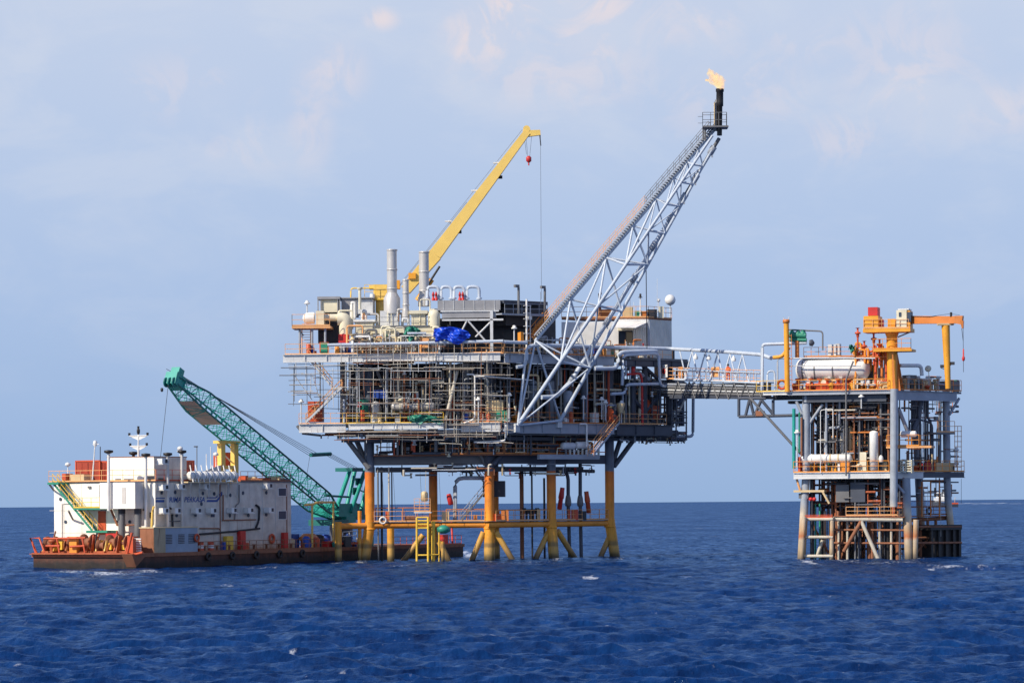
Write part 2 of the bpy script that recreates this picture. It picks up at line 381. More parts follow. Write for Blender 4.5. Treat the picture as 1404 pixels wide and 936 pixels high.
sl = bpy.data.lights.new('sun', 'SUN'); so = bpy.data.objects.new('sun', sl); col.objects.link(so)
sl.energy = 5.0; sl.angle = R(0.5); sl.color = (1.0, 0.90, 0.75)
sv = Vector((SAZ.x * math.cos(SEL), SAZ.y * math.cos(SEL), math.sin(SEL)))
so.rotation_euler = sv.to_track_quat('Z', 'Y').to_euler()
scene.view_settings.view_transform = 'Standard'; scene.view_settings.look = 'None'; scene.view_settings.exposure = 0
scene.cycles.max_bounces = 6; scene.cycles.transparent_max_bounces = 12

# ------------------------------------------------------------------ sea
rng = np.random.default_rng(11)
fr = F * 1024 / 1404
pyoff = np.concatenate([np.arange(300, 190, -0.6), np.arange(190, 0.26, -0.25)])
dist = H * fr / pyoff
dist = np.concatenate([dist, [80000.0]])
NC = 700
tt = np.linspace(-1.12, 1.12, NC)
ex = np.cumsum(np.geomspace(0.25, 9.0, 70))               # metres beyond the sides, ever coarser
Xc = np.outer(dist, tt * (512 / fr)); gro = np.maximum(1, dist / 300)[:, None]
X = np.concatenate([Xc[:, :1] - (ex[::-1])[None] * gro, Xc, Xc[:, -1:] + ex[None] * gro], 1); NC = X.shape[1]
Y = np.repeat(dist[:, None], NC, 1)
Zw = np.zeros_like(X); DX = np.zeros_like(X); DY = np.zeros_like(X)
dspace = np.gradient(dist)[:, None]; xs = np.gradient(X, axis=1)
wind = R(250)
NW = 140
lam = np.exp(rng.uniform(np.log(0.42), np.log(9), NW))
for i in range(NW):
    L = lam[i]; th = wind + rng.normal(0, 0.6); k = 2 * np.pi / L
    kx, ky = k * np.cos(th), k * np.sin(th)
    ak = 0.046 * (1.0 if L < 2.2 else (2.2 / L) ** 0.62)
    a = ak / k
    eff = np.maximum(dspace * abs(np.sin(th)), xs * abs(np.cos(th)))
    fade = np.clip((L / np.maximum(eff, 1e-6) - 2.2) / 2.5, 0, 1)
    ph = kx * X + ky * Y + rng.uniform(0, 6.28)
    Zw += a * fade * np.cos(ph); DX -= a * 0.9 * fade * np.sin(ph) * np.cos(th); DY -= a * 0.9 * fade * np.sin(ph) * np.sin(th)
# slow gusts vary the roughness of the chop
# whitecaps: a few spots and along the barge and legs
foam = np.zeros_like(X)
def spot(px, py, rx, ry, s):
    a, b = ray(px, py); d = -H / b; cx_, cy_ = a * d, d
    my = d * d / (H * F)
    foam[:] = np.maximum(foam, s * np.exp(-(((X - cx_) / (rx * d / F)) ** 2 + ((Y - cy_) / (ry * my)) ** 2)))
for s in ((645, 761, 10, 4, 1.0), (637, 757, 6, 3, 1), (810, 793, 10, 2.6, 1.0), (803, 795, 6, 2, 0.8), (687, 877, 12, 2, .9), (665, 877, 8, 2, .75), (705, 879, 5, 1.5, .7), (1110, 772, 10, 3, 0.8), (1300, 778, 26, 3, .7), (1340, 780, 12, 2, .6), (1275, 781, 5, 1.5, .9), (1160, 770, 30, 2, .55), (95, 786, 34, 3, .8), (150, 787, 30, 3, .8), (200, 785, 24, 3, .65), (270, 783, 30, 2, .5), (1005, 762, 8, 2, .5), (945, 791, 14, 2, .5), (360, 778, 40, 2, .4), (560, 776, 50, 2, .35), (720, 772, 70, 2.5, .35), (1230, 772, 60, 3, .5)):
    spot(*s)
for s in ((1332, 690.2, 13, .8, 1.1), (1345, 689.6, 30, .5, .9), (1362, 689.4, 9, .8, 1.0), (1319, 691, 7, .7, 1.0), (1384, 689.4, 8, .5, .8), (1398, 689, 6, .4, .7)):
    spot(*s)
for px, py in ((494, 769), (671, 768), (762, 766), (849, 765), (1099, 764), (1246, 765), (1264, 764), (1209, 764), (463, 770), (535, 770)):
    spot(px, py + 1.5, 11, 1.6, .55)
for i in range(70):
    spot(rng.uniform(0, 1404), rng.uniform(705, 930), rng.uniform(4, 11), rng.uniform(0.8, 1.6), rng.uniform(.25, .6))
nr = X.shape[0]
co = np.stack([X + DX, Y + DY, Zw], -1).reshape(-1, 3).astype(np.float32)
idx = np.arange(nr * NC).reshape(nr, NC)
quads = np.stack([idx[:-1, :-1], idx[:-1, 1:], idx[1:, 1:], idx[1:, :-1]], -1).reshape(-1, 4)
me = bpy.data.meshes.new('water')
me.vertices.add(len(co)); me.vertices.foreach_set('co', co.ravel())
me.loops.add(quads.size); me.loops.foreach_set('vertex_index', quads.ravel().astype(np.int32))
me.polygons.add(len(quads)); me.polygons.foreach_set('loop_start', np.arange(0, quads.size, 4, dtype=np.int32))
me.polygons.foreach_set('use_smooth', np.ones(len(quads), bool))
at = me.attributes.new('foam', 'FLOAT', 'POINT'); at.data.foreach_set('value', foam.ravel().astype(np.float32))
me.update(); me.validate()
water = bpy.data.objects.new('water', me); col.objects.link(water); tag(water, kind='structure')

m = bpy.data.materials.new('sea water'); m.use_nodes = True
nt = m.node_tree; n, l = nt.nodes, nt.links
b = n['Principled BSDF']
g = n.new('ShaderNodeNewGeometry')
def noise(scale, sx, sy, detail=6, rough=0.6, src=None):
    mp = n.new('ShaderNodeMapping'); mp.inputs['Scale'].default_value = (sx, sy, 0.3); l.new(g.outputs['Position'], mp.inputs[0])
    q = n.new('ShaderNodeTexNoise'); q.inputs['Scale'].default_value = scale; q.inputs['Detail'].default_value = detail; q.inputs['Roughness'].default_value = rough
    l.new(mp.outputs[0], q.inputs['Vector']); return q.outputs[0]
# colour: deep blue noise; dark and bright wave faces are put into it
st = noise(0.9, 1.0, 0.45, 7, 0.68)
cr = n.new('ShaderNodeValToRGB'); e = cr.color_ramp.elements
e[0].position = 0.30; e[0].color = (0.0008, 0.006, 0.034, 1); e[1].position = 0.72; e[1].color = (0.005, 0.040, 0.155, 1)
l.new(st, cr.inputs[0])
fa = n.new('ShaderNodeAttribute'); fa.attribute_name = 'foam'
fn = noise(2.6, 1.0, 0.45, 9, 0.78)
ad = n.new('ShaderNodeMath'); ad.operation = 'MULTIPLY_ADD'; ad.inputs[1].default_value = 1.0; l.new(fa.outputs['Fac'], ad.inputs[0]); 
sb = n.new('ShaderNodeMath'); sb.operation = 'MULTIPLY_ADD'; sb.inputs[1].default_value = 2.6; sb.inputs[2].default_value = -1.62; l.new(fn, sb.inputs[0]); l.new(sb.outputs[0], ad.inputs[2])
fm = n.new('ShaderNodeMapRange'); fm.inputs[1].default_value = 0.05; fm.inputs[2].default_value = 0.75; fm.inputs[4].default_value = 0.85; l.new(ad.outputs[0], fm.inputs[0])
mx = n.new('ShaderNodeMix'); mx.data_type = 'RGBA'; l.new(fm.outputs[0], mx.inputs[0]); l.new(cr.outputs[0], mx.inputs[6]); mx.inputs[7].default_value = (0.8, 0.83, 0.86, 1)
l.new(mx.outputs[2], b.inputs['Base Color'])
b.inputs['Roughness'].default_value = 0.8; b.inputs['Specular IOR Level'].default_value = 0.0
nb = noise(1.0, 1.0, 0.55, 6, 0.66)
bp = n.new('ShaderNodeBump'); bp.inputs['Strength'].default_value = 1.0; bp.inputs['Distance'].default_value = 0.27
l.new(nb, bp.inputs['Height']); l.new(bp.outputs[0], b.inputs['Normal'])
gl = n.new('ShaderNodeBsdfGlossy'); gl.inputs['Roughness'].default_value = 0.14; gl.inputs['Color'].default_value = (0.50, 0.72, 1.0, 1); l.new(bp.outputs[0], gl.inputs['Normal'])
fz = n.new('ShaderNodeFresnel'); fz.inputs['IOR'].default_value = 1.33; l.new(bp.outputs[0], fz.inputs['Normal'])
# a rough sea hides its grazing faces behind the crests in front: its mean reflectance stays low
st2 = noise(0.75, 1.0, 0.5, 8, 0.72)
lim = n.new('ShaderNodeMapRange'); lim.inputs[1].default_value = 0.36; lim.inputs[2].default_value = 0.66; lim.inputs[3].default_value = 0.05; lim.inputs[4].default_value = 0.62; l.new(st2, lim.inputs[0])  # chop-sized noise paints in the sky reflections and dark wave faces
gu = noise(0.11, 1.0, 0.16, 5, 0.6)
gm = n.new('ShaderNodeMapRange'); gm.inputs[1].default_value = 0.32; gm.inputs[2].default_value = 0.68; gm.inputs[3].default_value = 0.62; gm.inputs[4].default_value = 1.25; l.new(gu, gm.inputs[0])
lg = n.new('ShaderNodeMath'); lg.operation = 'MULTIPLY'; l.new(lim.outputs[0], lg.inputs[0]); l.new(gm.outputs[0], lg.inputs[1])
mn = n.new('ShaderNodeMath'); mn.operation = 'MINIMUM'; l.new(fz.outputs[0], mn.inputs[0]); l.new(lg.outputs[0], mn.inputs[1])
msx = n.new('ShaderNodeMixShader'); l.new(mn.outputs[0], msx.inputs[0]); l.new(b.outputs[0], msx.inputs[1]); l.new(gl.outputs[0], msx.inputs[2])
l.new(msx.outputs[0], n['Material Output'].inputs['Surface'])
me.materials.append(m)
# calm surround beyond the waves that the photograph can see
sm = MB(); sm.quad((-90000, -3000, -0.9), (90000, -3000, -0.9), (90000, 78000, -0.9), (-90000, 78000, -0.9))
so2 = sm.build('sea', m, loc=(0, 0, -0.9)); tag(so2, kind='structure')
# ------------------------------------------------------------------ main production platform
UZ, LZ, CZ = 21.56, 14.33, 10.9
plat = thing('production_platform', (-2, 345, 0), 'large two-deck offshore platform on six orange jacket legs beside the barge', 'oil platform')
A = lambda px, off=0: ML.P(px, 600, off)
pP = plat
rnd = random.Random(3)
def part(name, mb, mat, parent=None): return mb.build(name, mat, parent or pP)

# legs: bent at the walkway, splayed below it
def legpts(pl, xt, xk, xb, off):
    t = pl.Z(xt, 21.0, off); k = pl.Z(xk, 3.9, off); b2 = pl.Z(xb, -3.0, off); k2 = pl.Z(xk, 6.5, off)
    t.x = k2.x; t.y = k2.y
    return [t, k2, k, b2]
LEG = [(ML, 508.5, 507, 494, 3.0), (ML, 670.5, 671, 671, 3.0), (MR, 755, 756, 762, 2.6), (MR, 835, 836, 849, 2.6), (ML, 594, 594, 592, 8.5), (ML, 678, 678, 680, 12)]
legtop = []
for pl, a, k, b_, off in LEG:
    p = legpts(pl, a, k, b_, off); legtop.append(p)
    mb = MB(); r = 0.50 if off < 4 else 0.46
    mb.tube([p[0], p[1], p[2]], r, 18); mb.tube([p[2] + V((0, 0, 0.3)), p[2], p[3]], r * 1.13, 18)
    mb.lathe(p[2] + V((0, 0, -0.6)), (0, 0, 1), [(0, r * 1.13), (0.05, r * 1.26), (0.16, r * 1.26), (0.2, r)], 18)
    part('leg', mb, 'leg')
for px, y0, off, rp in ((463.5, 715, 0.6, 4.8), (535.5, 724, 1.5, 4.9), (493, 700, 2.5, 2.6), (607, 742, -1.0, 2.4)):
    mb = MB(); a = ML.P(px, y0, off); mb.tube([a, V((a.x, a.y, -2))], rp * a.y / F, 14); part('pile', mb, 'leg')
def br(pl, a, b_, off, r, mat, name='brace', ext=0.0):
    p, q = pl.P(*a, off), pl.P(*b_, off); q = q + (q - p) * ext
    return part(name, MB().tube([p, q], r, 10), mat)
for pl, a, b_ in ((ML, (663, 729), (648, 765)), (ML, (680, 729), (702, 766)), (MR, (753, 727), (735, 764)), (MR, (764, 727), (789, 766)), (MR, (840, 725), (822, 766)), (ML, (580, 733), (553, 769)), (ML, (602, 742), (615, 768))):
    br(pl, a, b_, 2.9, 0.3, 'jbrace', ext=0.4)
for pl, a, b_, off in ((ML, (506, 642), (477, 604), 2.6), (ML, (505, 640), (488, 602), 3.6), (ML, (666, 637), (650, 604), 2.6), (MR, (676, 637), (704, 602), 2.4), (MR, (841, 632), (851, 601), 2.8), (MR, (842, 639), (870, 601), 2.4)):
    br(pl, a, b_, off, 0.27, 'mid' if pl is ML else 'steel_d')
# horizontal walkway tubes
z3 = 3.75
part('walkway_tube', MB().tube([ML.Z(465, z3, .7), ML.Z(507, z3, 3), ML.Z(671, z3, 3)], 0.31, 14), 'orange')
part('walkway_tube', MB().tube([MR.Z(668, z3, 2.6), MR.Z(838, z3, 2.6)], 0.31, 14), 'orange')
part('walkway_tube', MB().tube([ML.Z(595, z3, 8.4), ML.Z(505, z3, 3)], 0.25, 12), 'orange')
part('walkway_tube', MB().tube([ML.Z(595, z3, 8.4), MR.Z(757, z3, 2.6)], 0.25, 12), 'orange')
part('walkway_grating', MB().box(ML.Z(512, z3 + .34, 2.6), ML.Z(671, z3 + .34, 2.6) - ML.Z(512, z3 + .34, 2.6), ML.N * 1.1, (0, 0, .06)), 'mid')
part('walkway_grating', MB().box(MR.Z(668, z3 + .34, 2.3), MR.Z(836, z3 + .34, 2.3) - MR.Z(668, z3 + .34, 2.3), MR.N * 1.1, (0, 0, .06)), 'mid')
for pl, x0, x1, off, mat in ((ML, 513, 570, 2.6, 'orange_p'), (ML, 612, 664, 2.6, 'orange_p'), (MR, 680, 752, 2.3, 'orange_p'), (MR, 762, 834, 2.3, 'orange_p'), (MR, 680, 834, 3.4, 'boom_o'), (ML, 520, 660, 3.7, 'boom_o')):
    part('railing', rail(MB(), [pl.Z(x0, z3 + .4, off), pl.Z(x1, z3 + .4, off)], 1.1, 1.3, .033), mat)
# boat landing ladder frame in yellow, basket, stairs behind
mb = MB()
for px in (571.5, 587): mb.tube([ML.Z(px, 4.6, -1.2), ML.Z(px, -1, -1.2)], .12, 8)
mb.tube([ML.Z(594, 4.2, -.6), ML.Z(594, -1, -.6)], .2, 10); mb.tube([ML.Z(602, 3.5, -.6), ML.Z(602, -1, -.6)], .08, 8)
for z in (4.6, 4.25, 3.9, 3.5, .7): mb.tube([ML.Z(571, z, -1.2), ML.Z(587.5, z, -1.2)], .09, 8)
mb.tube([ML.Z(587, .7, -1.2), ML.Z(602, .75, -.6)], .07, 8)
lad = part('boat_landing', mb, 'yellow')
part('railing', rail(rail(MB(), [ML.Z(568, 5.2, -.9), ML.Z(590, 5.2, -.9)], 1.35, .6, .035, (.25, .5, .75, 1)), [ML.Z(568, 5.2, .7), ML.Z(568, 5.2, -.9)], 1.35, .6, .03), 'orange_p')
part('landing_floor', MB().box(ML.Z(567.5, 5.05, -1), ML.Z(591, 5.05, -1) - ML.Z(567.5, 5.05, -1), ML.N * 1.8, (0, 0, .12)), 'steel_l')
s1, s2, s3 = MB(), MB(), MB()
stairs(s1, s2, s3, ML.Z(632, 4.1, 3.5), ML.Z(666, 7.2, 3.5), .9, ML.N)
stairs(s1, s2, s3, ML.Z(671, 7.3, 3.5), ML.Z(645, 10.0, 3.5), .9, ML.N)
st = part('staircase', s1, 'mid'); s2.build('tread', 'mid', st); s3.build('handrail', 'steel', st)
part('stair_landing', MB().bx(ML, 662, 659, 692, 681, 4.5, 2.5), 'dark')
# cross beam between the leg tops and what hangs under it
for pl, x0, x1, off, mt in ((ML, 509, 672, 3.0, 'mid'), (MR, 668, 838, 2.6, 'steel_d'), (ML, 509, 690, 8.4, 'dark')):  # beams coloured darker to hold the shade under the deck overhang
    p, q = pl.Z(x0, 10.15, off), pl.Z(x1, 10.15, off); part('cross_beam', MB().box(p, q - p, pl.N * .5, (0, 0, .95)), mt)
for pl, x0, x1, off, mt in ((MR, 740, 822, .3, 'steel'),):
    p, q = pl.Z(x0, 10.6, off), pl.Z(x1, 10.6, off); part('cross_beam', MB().box(p, q - p, pl.N * .4, (0, 0, .5)), mt)
for pl, x0, x1 in ((ML, 515, 690), (MR, 692, 800)):
    p, q = pl.Z(x0, 9.35, 3), pl.Z(x1, 9.35, 3); part('pipe_tray', MB().box(p, q - p, pl.N * 2.5, (0, 0, .5)), 'dark')
# pump deck just below the cellar deck
part('pump_deck', MB().box(ML.Z(512, 11.0, 1.6), ML.Z(690, 11.0, 1.6) - ML.Z(512, 11.0, 1.6), ML.N * 6, (0, 0, .14)), 'rust')
part('pump_deck', MB().box(MR.Z(690, 11.0, 1.6), MR.Z(812, 11.0, 1.6) - MR.Z(690, 11.0, 1.6), MR.N * 6, (0, 0, .14)), 'rust')
part('bulkhead', MB().bx(ML, 545, 601, 690, 628, 6.5, .3), 'dark')  # near-black backing; the shade below the deck is put into its colour
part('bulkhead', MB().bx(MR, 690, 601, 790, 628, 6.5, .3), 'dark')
part('railing', rail(MB(), [MR.Z(692, 11.15, 1.4), MR.Z(812, 11.15, 1.4)], 1.1, 1.6), 'boom_o')
part('railing', rail(MB(), [ML.Z(590, 11.15, 1.5), ML.Z(690, 11.15, 1.5)], 1.1, 1.6), 'boom_o')

# decks: real slabs over the whole plan
def slab(z, xl, xr, offb, t, ov=0):
    a = ML.Z(xl, z, ov); c = ML.Z(690, z, ov); d = MR.Z(xr, z, ov); e_ = a + (d - c)
    mb = MB(); bot = [V((p.x, p.y, z - t)) for p in (a, c, d, e_)]; top = [V((p.x, p.y, z)) for p in (a, c, d, e_)]
    mb.add(bot + top, [(3, 2, 1, 0), (4, 5, 6, 7), (0, 1, 5, 4), (1, 2, 6, 5), (2, 3, 7, 6), (3, 0, 4, 7)])
    return mb
part('upper_deck', slab(UZ, 390, 943, 0, .25, .3), 'mid'); part('cellar_deck', slab(LZ, 409, 925, 0, .25, .3), 'mid')
# edge girders with stiffener plates; sun and shade of each face put into colour
def girder(pl, x0, x1, z, h, mat, off=0, stiff=2.2):
    p, q = pl.Z(x0, z, off), pl.Z(x1, z, off); d = q - p
    mb = MB(); mb.box(p, d, pl.N * .10, (0, 0, -h)); mb.box(p - pl.N * .18 + V((0, 0, .02)), d, pl.N * .42, (0, 0, .06)); mb.box(p - pl.N * .14 + V((0, 0, -h - .05)), d, pl.N * .36, (0, 0, .06))
    k = int(d.length / stiff)
    for i in range(1, k): mb.box(p + d * i / k - pl.N * .12, d.normalized() * .05, pl.N * .12, (0, 0, -h))
    return part('edge_girder', mb, mat)
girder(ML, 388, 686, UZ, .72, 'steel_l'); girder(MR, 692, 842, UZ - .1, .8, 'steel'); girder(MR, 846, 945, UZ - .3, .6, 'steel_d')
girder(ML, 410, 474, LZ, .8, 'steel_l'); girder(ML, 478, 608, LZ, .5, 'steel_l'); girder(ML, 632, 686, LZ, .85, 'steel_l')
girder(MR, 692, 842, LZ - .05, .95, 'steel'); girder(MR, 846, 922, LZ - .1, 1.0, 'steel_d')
for pl, x0, x1, z in ((ML, 462, 690, 13.0), (MR, 690, 930, 13.1)):
    for k_, (off, zz) in enumerate(((0.6, z), (1.6, z - .5), (0.2, z + .35))):
        p, q = pl.Z(x0 + 6 * k_, zz, off), pl.Z(x1, zz, off); part('floor_beam', MB().box(p, q - p, pl.N * .3, (0, 0, .35)), 'steel_d' if k_ else 'mid')
part('floor_beam', MB().bx(MR, 690, 596, 940, 604, 3.2, .4), 'dark'); part('floor_beam', MB().bx(ML, 500, 594, 690, 606, 3.2, .4), 'dark')
# columns between the decks and lit diagonals
for pl, px, off, r in ((ML, 470, 2, .3), (ML, 545, 2.5, .3), (ML, 640, 2.2, .42), (MR, 720, 2, .4), (MR, 800, 2, .4), (MR, 868, 1.2, .32), (MR, 884, 1.0, .3), (MR, 918, 1.2, .36), (MR, 935, 2.5, .3)):
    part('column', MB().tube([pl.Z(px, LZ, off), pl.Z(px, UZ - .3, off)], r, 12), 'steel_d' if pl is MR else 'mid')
for pl, a, b_, off, r, mt in ((ML, (611, 575), (627, 508), .4, .17, 'scaf'), (ML, (470, 575), (500, 503), 2, .2, 'mid'), (ML, (545, 578), (515, 503), 2.6, .2, 'mid'), (MR, (870, 548), (905, 590), 1.0, .2, 'steel_d'), (MR, (905, 540), (872, 580), 1.0, .2, 'steel_d'), (MR, (846, 492), (890, 520), 1, .22, 'steel'), (MR, (865, 487), (905, 522), 1, .2, 'steel_d'), (MR, (940, 545), (921, 585), .8, .12, 'scaf'), (MR, (924, 560), (952, 525), 1.5, .2, 'steel_d'), (MR, (905, 580), (940, 525), 2, .2, 'steel_d'), (ML, (640, 575), (668, 505), 3, .22, 'dark')):
    br(pl, a, b_, off, r, mt)
# bulkheads backing both levels; the near-black ones hold the shade in their colour
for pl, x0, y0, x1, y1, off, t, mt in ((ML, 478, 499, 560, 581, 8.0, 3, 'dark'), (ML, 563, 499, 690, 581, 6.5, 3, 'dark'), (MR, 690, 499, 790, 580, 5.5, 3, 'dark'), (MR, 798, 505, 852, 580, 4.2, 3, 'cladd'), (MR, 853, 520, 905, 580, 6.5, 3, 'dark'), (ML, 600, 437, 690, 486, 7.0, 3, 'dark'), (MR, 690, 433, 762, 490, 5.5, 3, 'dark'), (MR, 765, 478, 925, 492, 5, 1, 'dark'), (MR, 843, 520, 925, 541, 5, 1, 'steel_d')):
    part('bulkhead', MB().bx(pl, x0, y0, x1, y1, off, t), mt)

# railings round the decks
for pl, x0, x1, z, off, mt in ((ML, 391, 470, UZ, .1, 'orange_p'), (ML, 470, 600, UZ, .1, 'orange_p'), (ML, 645, 688, UZ, .1, 'orange_p'), (MR, 692, 730, UZ, .1, 'orange_p'), (MR, 760, 842, UZ, .1, 'boom_o'),
                             (ML, 410, 475, LZ, .1, 'orange_p'), (ML, 470, 608, LZ, .1, 'yellow'), (ML, 634, 688, LZ, .1, 'orange_p'), (MR, 692, 800, LZ, .1, 'boom_o'), (MR, 800, 832, LZ, .1, 'boom_o'), (MR, 850, 914, LZ, .1, 'orange_p')):
    part('railing', rail(MB(), [pl.Z(x0, z + .05, off), pl.Z(x1, z + .05, off)], 1.12, 1.5, .036), mt)
# long pale handrail pipe along the deck edge
# stairs on the far side of the overhang
s1, s2, s3 = MB(), MB(), MB()
stairs(s1, s2, s3, ML.Z(455, 18.1, .2), ML.Z(421, UZ - .3, .2), .9, ML.N)
st = part('staircase', s1, 'steel_l'); s2.build('tread', 'mid', st); s3.build('handrail', 'orange_p', st)
part('stair_landing', MB().box(ML.Z(454, 18.0, .2), ML.Z(469, 18.0, .2) - ML.Z(454, 18.0, .2), ML.N * 1.0, (0, 0, .2)), 'steel_l')
s1, s2, s3 = MB(), MB(), MB()
stairs(s1, s2, s3, ML.Z(419, LZ + .1, -.3), ML.Z(468, 18.0, -.3), .9, ML.N)
st = part('staircase', s1, 'steel_l'); s2.build('tread', 'mid', st); s3.build('handrail', 'orange_p', st)
# the open stair down from the cellar deck
s1, s2, s3 = MB(), MB(), MB()
stairs(s1, s2, s3, MR.Z(806, 10.9, -.7), MR.Z(842, LZ + .1, -.7), .95, -MR.N)
st = part('staircase', s1, 'steel'); s2.build('tread', 'boom_o', st); s3.build('handrail', 'orange_p', st)
# lower tip bracket left and right end cage
mb = MB(); mb.tube([ML.Z(414, LZ - .8, .3), ML.Z(407, LZ - .1, .3)], .12, 6); mb.tube([ML.Z(414, LZ - .9, .3), ML.Z(440, 13.2, .5)], .12, 6); part('bracket', mb, 'mid')
mb = MB()
for px in (905, 921, 927, 941): mb.tube([MR.Z(px, 12.7, .2), MR.Z(px, 17.3 if px > 920 else 21, .2)], .09, 6)
for z in (12.8, 13.6, 14.6, 15.2, 15.8, 17.2): mb.tube([MR.Z(921, z, .2), MR.Z(942, z, .2)], .07, 6)
for z in (14.6, 15.4): mb.box(MR.Z(921, z, .1), MR.Z(942, z, .1) - MR.Z(921, z, .1), MR.N * 1.8, (0, 0, .12))
part('end_cage', mb, 'steel_d')
# mezzanine on the left with intake ducts
mz = ML.P(425, 447, 1).z
mb = MB(); mb.box(ML.Z(400, mz - .25, .6), ML.Z(453, mz - .25, .6) - ML.Z(400, mz - .25, .6), ML.N * 3.5, (0, 0, .25)); part('mezzanine_floor', mb, 'orange_p')
mb = rail(MB(), [ML.Z(400.5, mz, .6), ML.Z(452, mz, .6)], 1.2, 1.3); rail(mb, [ML.Z(400.5, mz, 3.6), ML.Z(400.5, mz, .6)], 1.2, 1.5); part('railing', mb, 'orange_p')
for px in (411, 428, 446): part('column', MB().tube([ML.Z(px, UZ, 1), ML.Z(px, mz - .2, 1)], .13, 8), 'steel')
br(ML, (409, 450), (416, 460), .8, .08, 'steel_d')
mb = MB(); 
for px in (414, 426): mb.tube([ML.Z(px, UZ, 2.4), ML.Z(px, mz, 2.4)], .06, 5)
for i in range(12): mb.tube([ML.Z(414, UZ + .3 + i * .28, 2.4), ML.Z(426, UZ + .3 + i * .28, 2.4)], .04, 4)
part('ladder', mb, 'orange_p')
# clutter pipes: first a hundred as parts of their own, the rest as one body of pipework
clut = []
def cl(mb, mat): clut.append((mb, mat))
for i in range(150):
    if i % 2: pl, x0, x1 = ML, 472, 688
    else: pl, x0, x1 = MR, 692, 930
    off = rnd.uniform(1.0, 5.2); lvl = rnd.choice(((14.6, 20.9), (14.6, 20.9), (14.6, 20.9), (11.2, 13.4)))
    if lvl[0] < 12: x1 = min(x1, 830); x0 = max(x0, 540)
    r = rnd.choice((.05, .07, .07, .1, .14, .2)); x = rnd.uniform(x0, x1); z = rnd.uniform(*lvl)
    mt = rnd.choice(('mid', 'steel_d', 'steel', 'pipe', 'mid', 'scaf', 'steel', 'dark', 'redo', 'cream') if off < 3 else ('mid', 'steel_d', 'dark', 'steel_d', 'steel'))  # deeper pipes get darker paint that stands for the shade inside
    k = rnd.random()
    if k < .42: pts = [pl.Z(x, lvl[0], off), pl.Z(x, rnd.uniform(lvl[0] + 1.2, lvl[1]), off)]
    elif k < .7:
        xe = x + rnd.uniform(15, 70); xe = min(xe, x1); pts = [pl.Z(x, z, off), pl.Z(max(xe, x + 5), z, off)]
    else:
        xe = min(x1, x + rnd.uniform(8, 35)); z2 = rnd.uniform(*lvl)
        pts = [pl.Z(x, lvl[0], off), pl.Z(x, z, off), pl.Z(xe, z, off), pl.Z(xe, z2, off)]
    cl(pipe_mb(pts, r, 8), mt)
# scattered gear on the open upper deck, right half
for i in range(26):
    pl, x0, x1 = (MR, 690, 890); off = rnd.uniform(.6, 3.5); x = rnd.uniform(x0, x1); z = UZ + rnd.uniform(.5, 2.2)
    pts = [pl.Z(x, UZ, off), pl.Z(x, z, off), pl.Z(x + rnd.uniform(4, 16), z, off)]
    if rnd.random() < .5: pts.append(V((pts[2].x, pts[2].y, UZ)))
    cl(pipe_mb(pts, rnd.choice((.05, .07, .1)), 8), rnd.choice(('steel', 'pipe', 'boom_o', 'mid', 'white')))
for pl, x0, x1, za, zb, n_, o0, o1 in ((ML, 470, 689, LZ, UZ - .7, 190, .6, 6), (MR, 691, 800, LZ, UZ - .8, 110, .5, 5), (MR, 800, 935, LZ, UZ - .9, 120, .6, 6), (ML, 500, 689, 11.1, 13.4, 90, .8, 5), (MR, 691, 812, 11.1, 13.4, 80, .8, 5), (ML, 512, 689, 8.9, 10.1, 26, .8, 6), (MR, 691, 815, 8.9, 10.1, 26, .8, 6), (ML, 440, 600, 12.9, 13.7, 30, .2, 3), (MR, 700, 900, UZ, UZ + 2.0, 60, .6, 5), (MR, 850, 940, 12.4, 13.5, 30, .3, 3), (ML, 470, 600, UZ, UZ + 2.4, 50, .4, 1.8)):
    for i in range(n_):
        off = rnd.uniform(o0, o1); x = rnd.uniform(x0, x1); z = rnd.uniform(za, zb); r = rnd.choice((.03, .04, .05, .06, .06, .08, .1, .13))
        mt = rnd.choice(('mid', 'steel', 'dark', 'pipe', 'scaf', 'scaf', 'rust', 'cream', 'steel_d', 'redo', 'tan', 'dark', 'steel_d', 'rust') if off < 2.6 else ('dark', 'steel_d', 'rust', 'dark', 'mid', 'steel_d'))  # colours darken with depth: interior shade put into the paint
        k = rnd.random()
        if za > UZ - 1: mt = rnd.choice(('steel', 'mid', 'tan', 'orange_p', 'pipe', 'white', 'dark'))
        if k < .34: pts = [pl.Z(x, za, off), pl.Z(x, zb if rnd.random() < .5 else z, off)]
        elif k < .6: pts = [pl.Z(x, z, off), pl.Z(min(x1, x + rnd.uniform(8, 60)), z, off)]
        else:
            xe = max(x0, min(x1, x + rnd.uniform(-25, 25))); z2 = rnd.uniform(za, zb); pts = [pl.Z(x, za, off), pl.Z(x, z, off), pl.Z(xe, z, off), pl.Z(xe, z2, off)]
        m_ = pipe_mb(pts, r, 6, .2); clut.append((m_, mt))
        if k > .6 and rnd.random() < .5:
            m2 = MB().lathe(pl.Z(x, z - .3, off), (0, 0, 1), [(0, r * 2.2), (.12, r * 2.2), (.14, r * 1.3), (.4, r * 1.3), (.42, r * 2.4), (.55, r * 2.4)], 8); clut.append((m2, rnd.choice(('red', 'steel_l', 'cream', 'mid', 'tan'))))
q = MB(); single = 0
for i, (mb, mt) in enumerate(clut):
    if single < 92 and i < 200: part('pipe', mb, mt); single += 1
    else:
        q.use(mt); k = len(q.v); q.v += mb.v; q.f += [[a + k for a in f] for f in mb.f]; q.sm += mb.sm; q.mi += [q.cur] * len(mb.f)
o = part('pipework', q, 'mid'); o['kind'] = 'stuff'
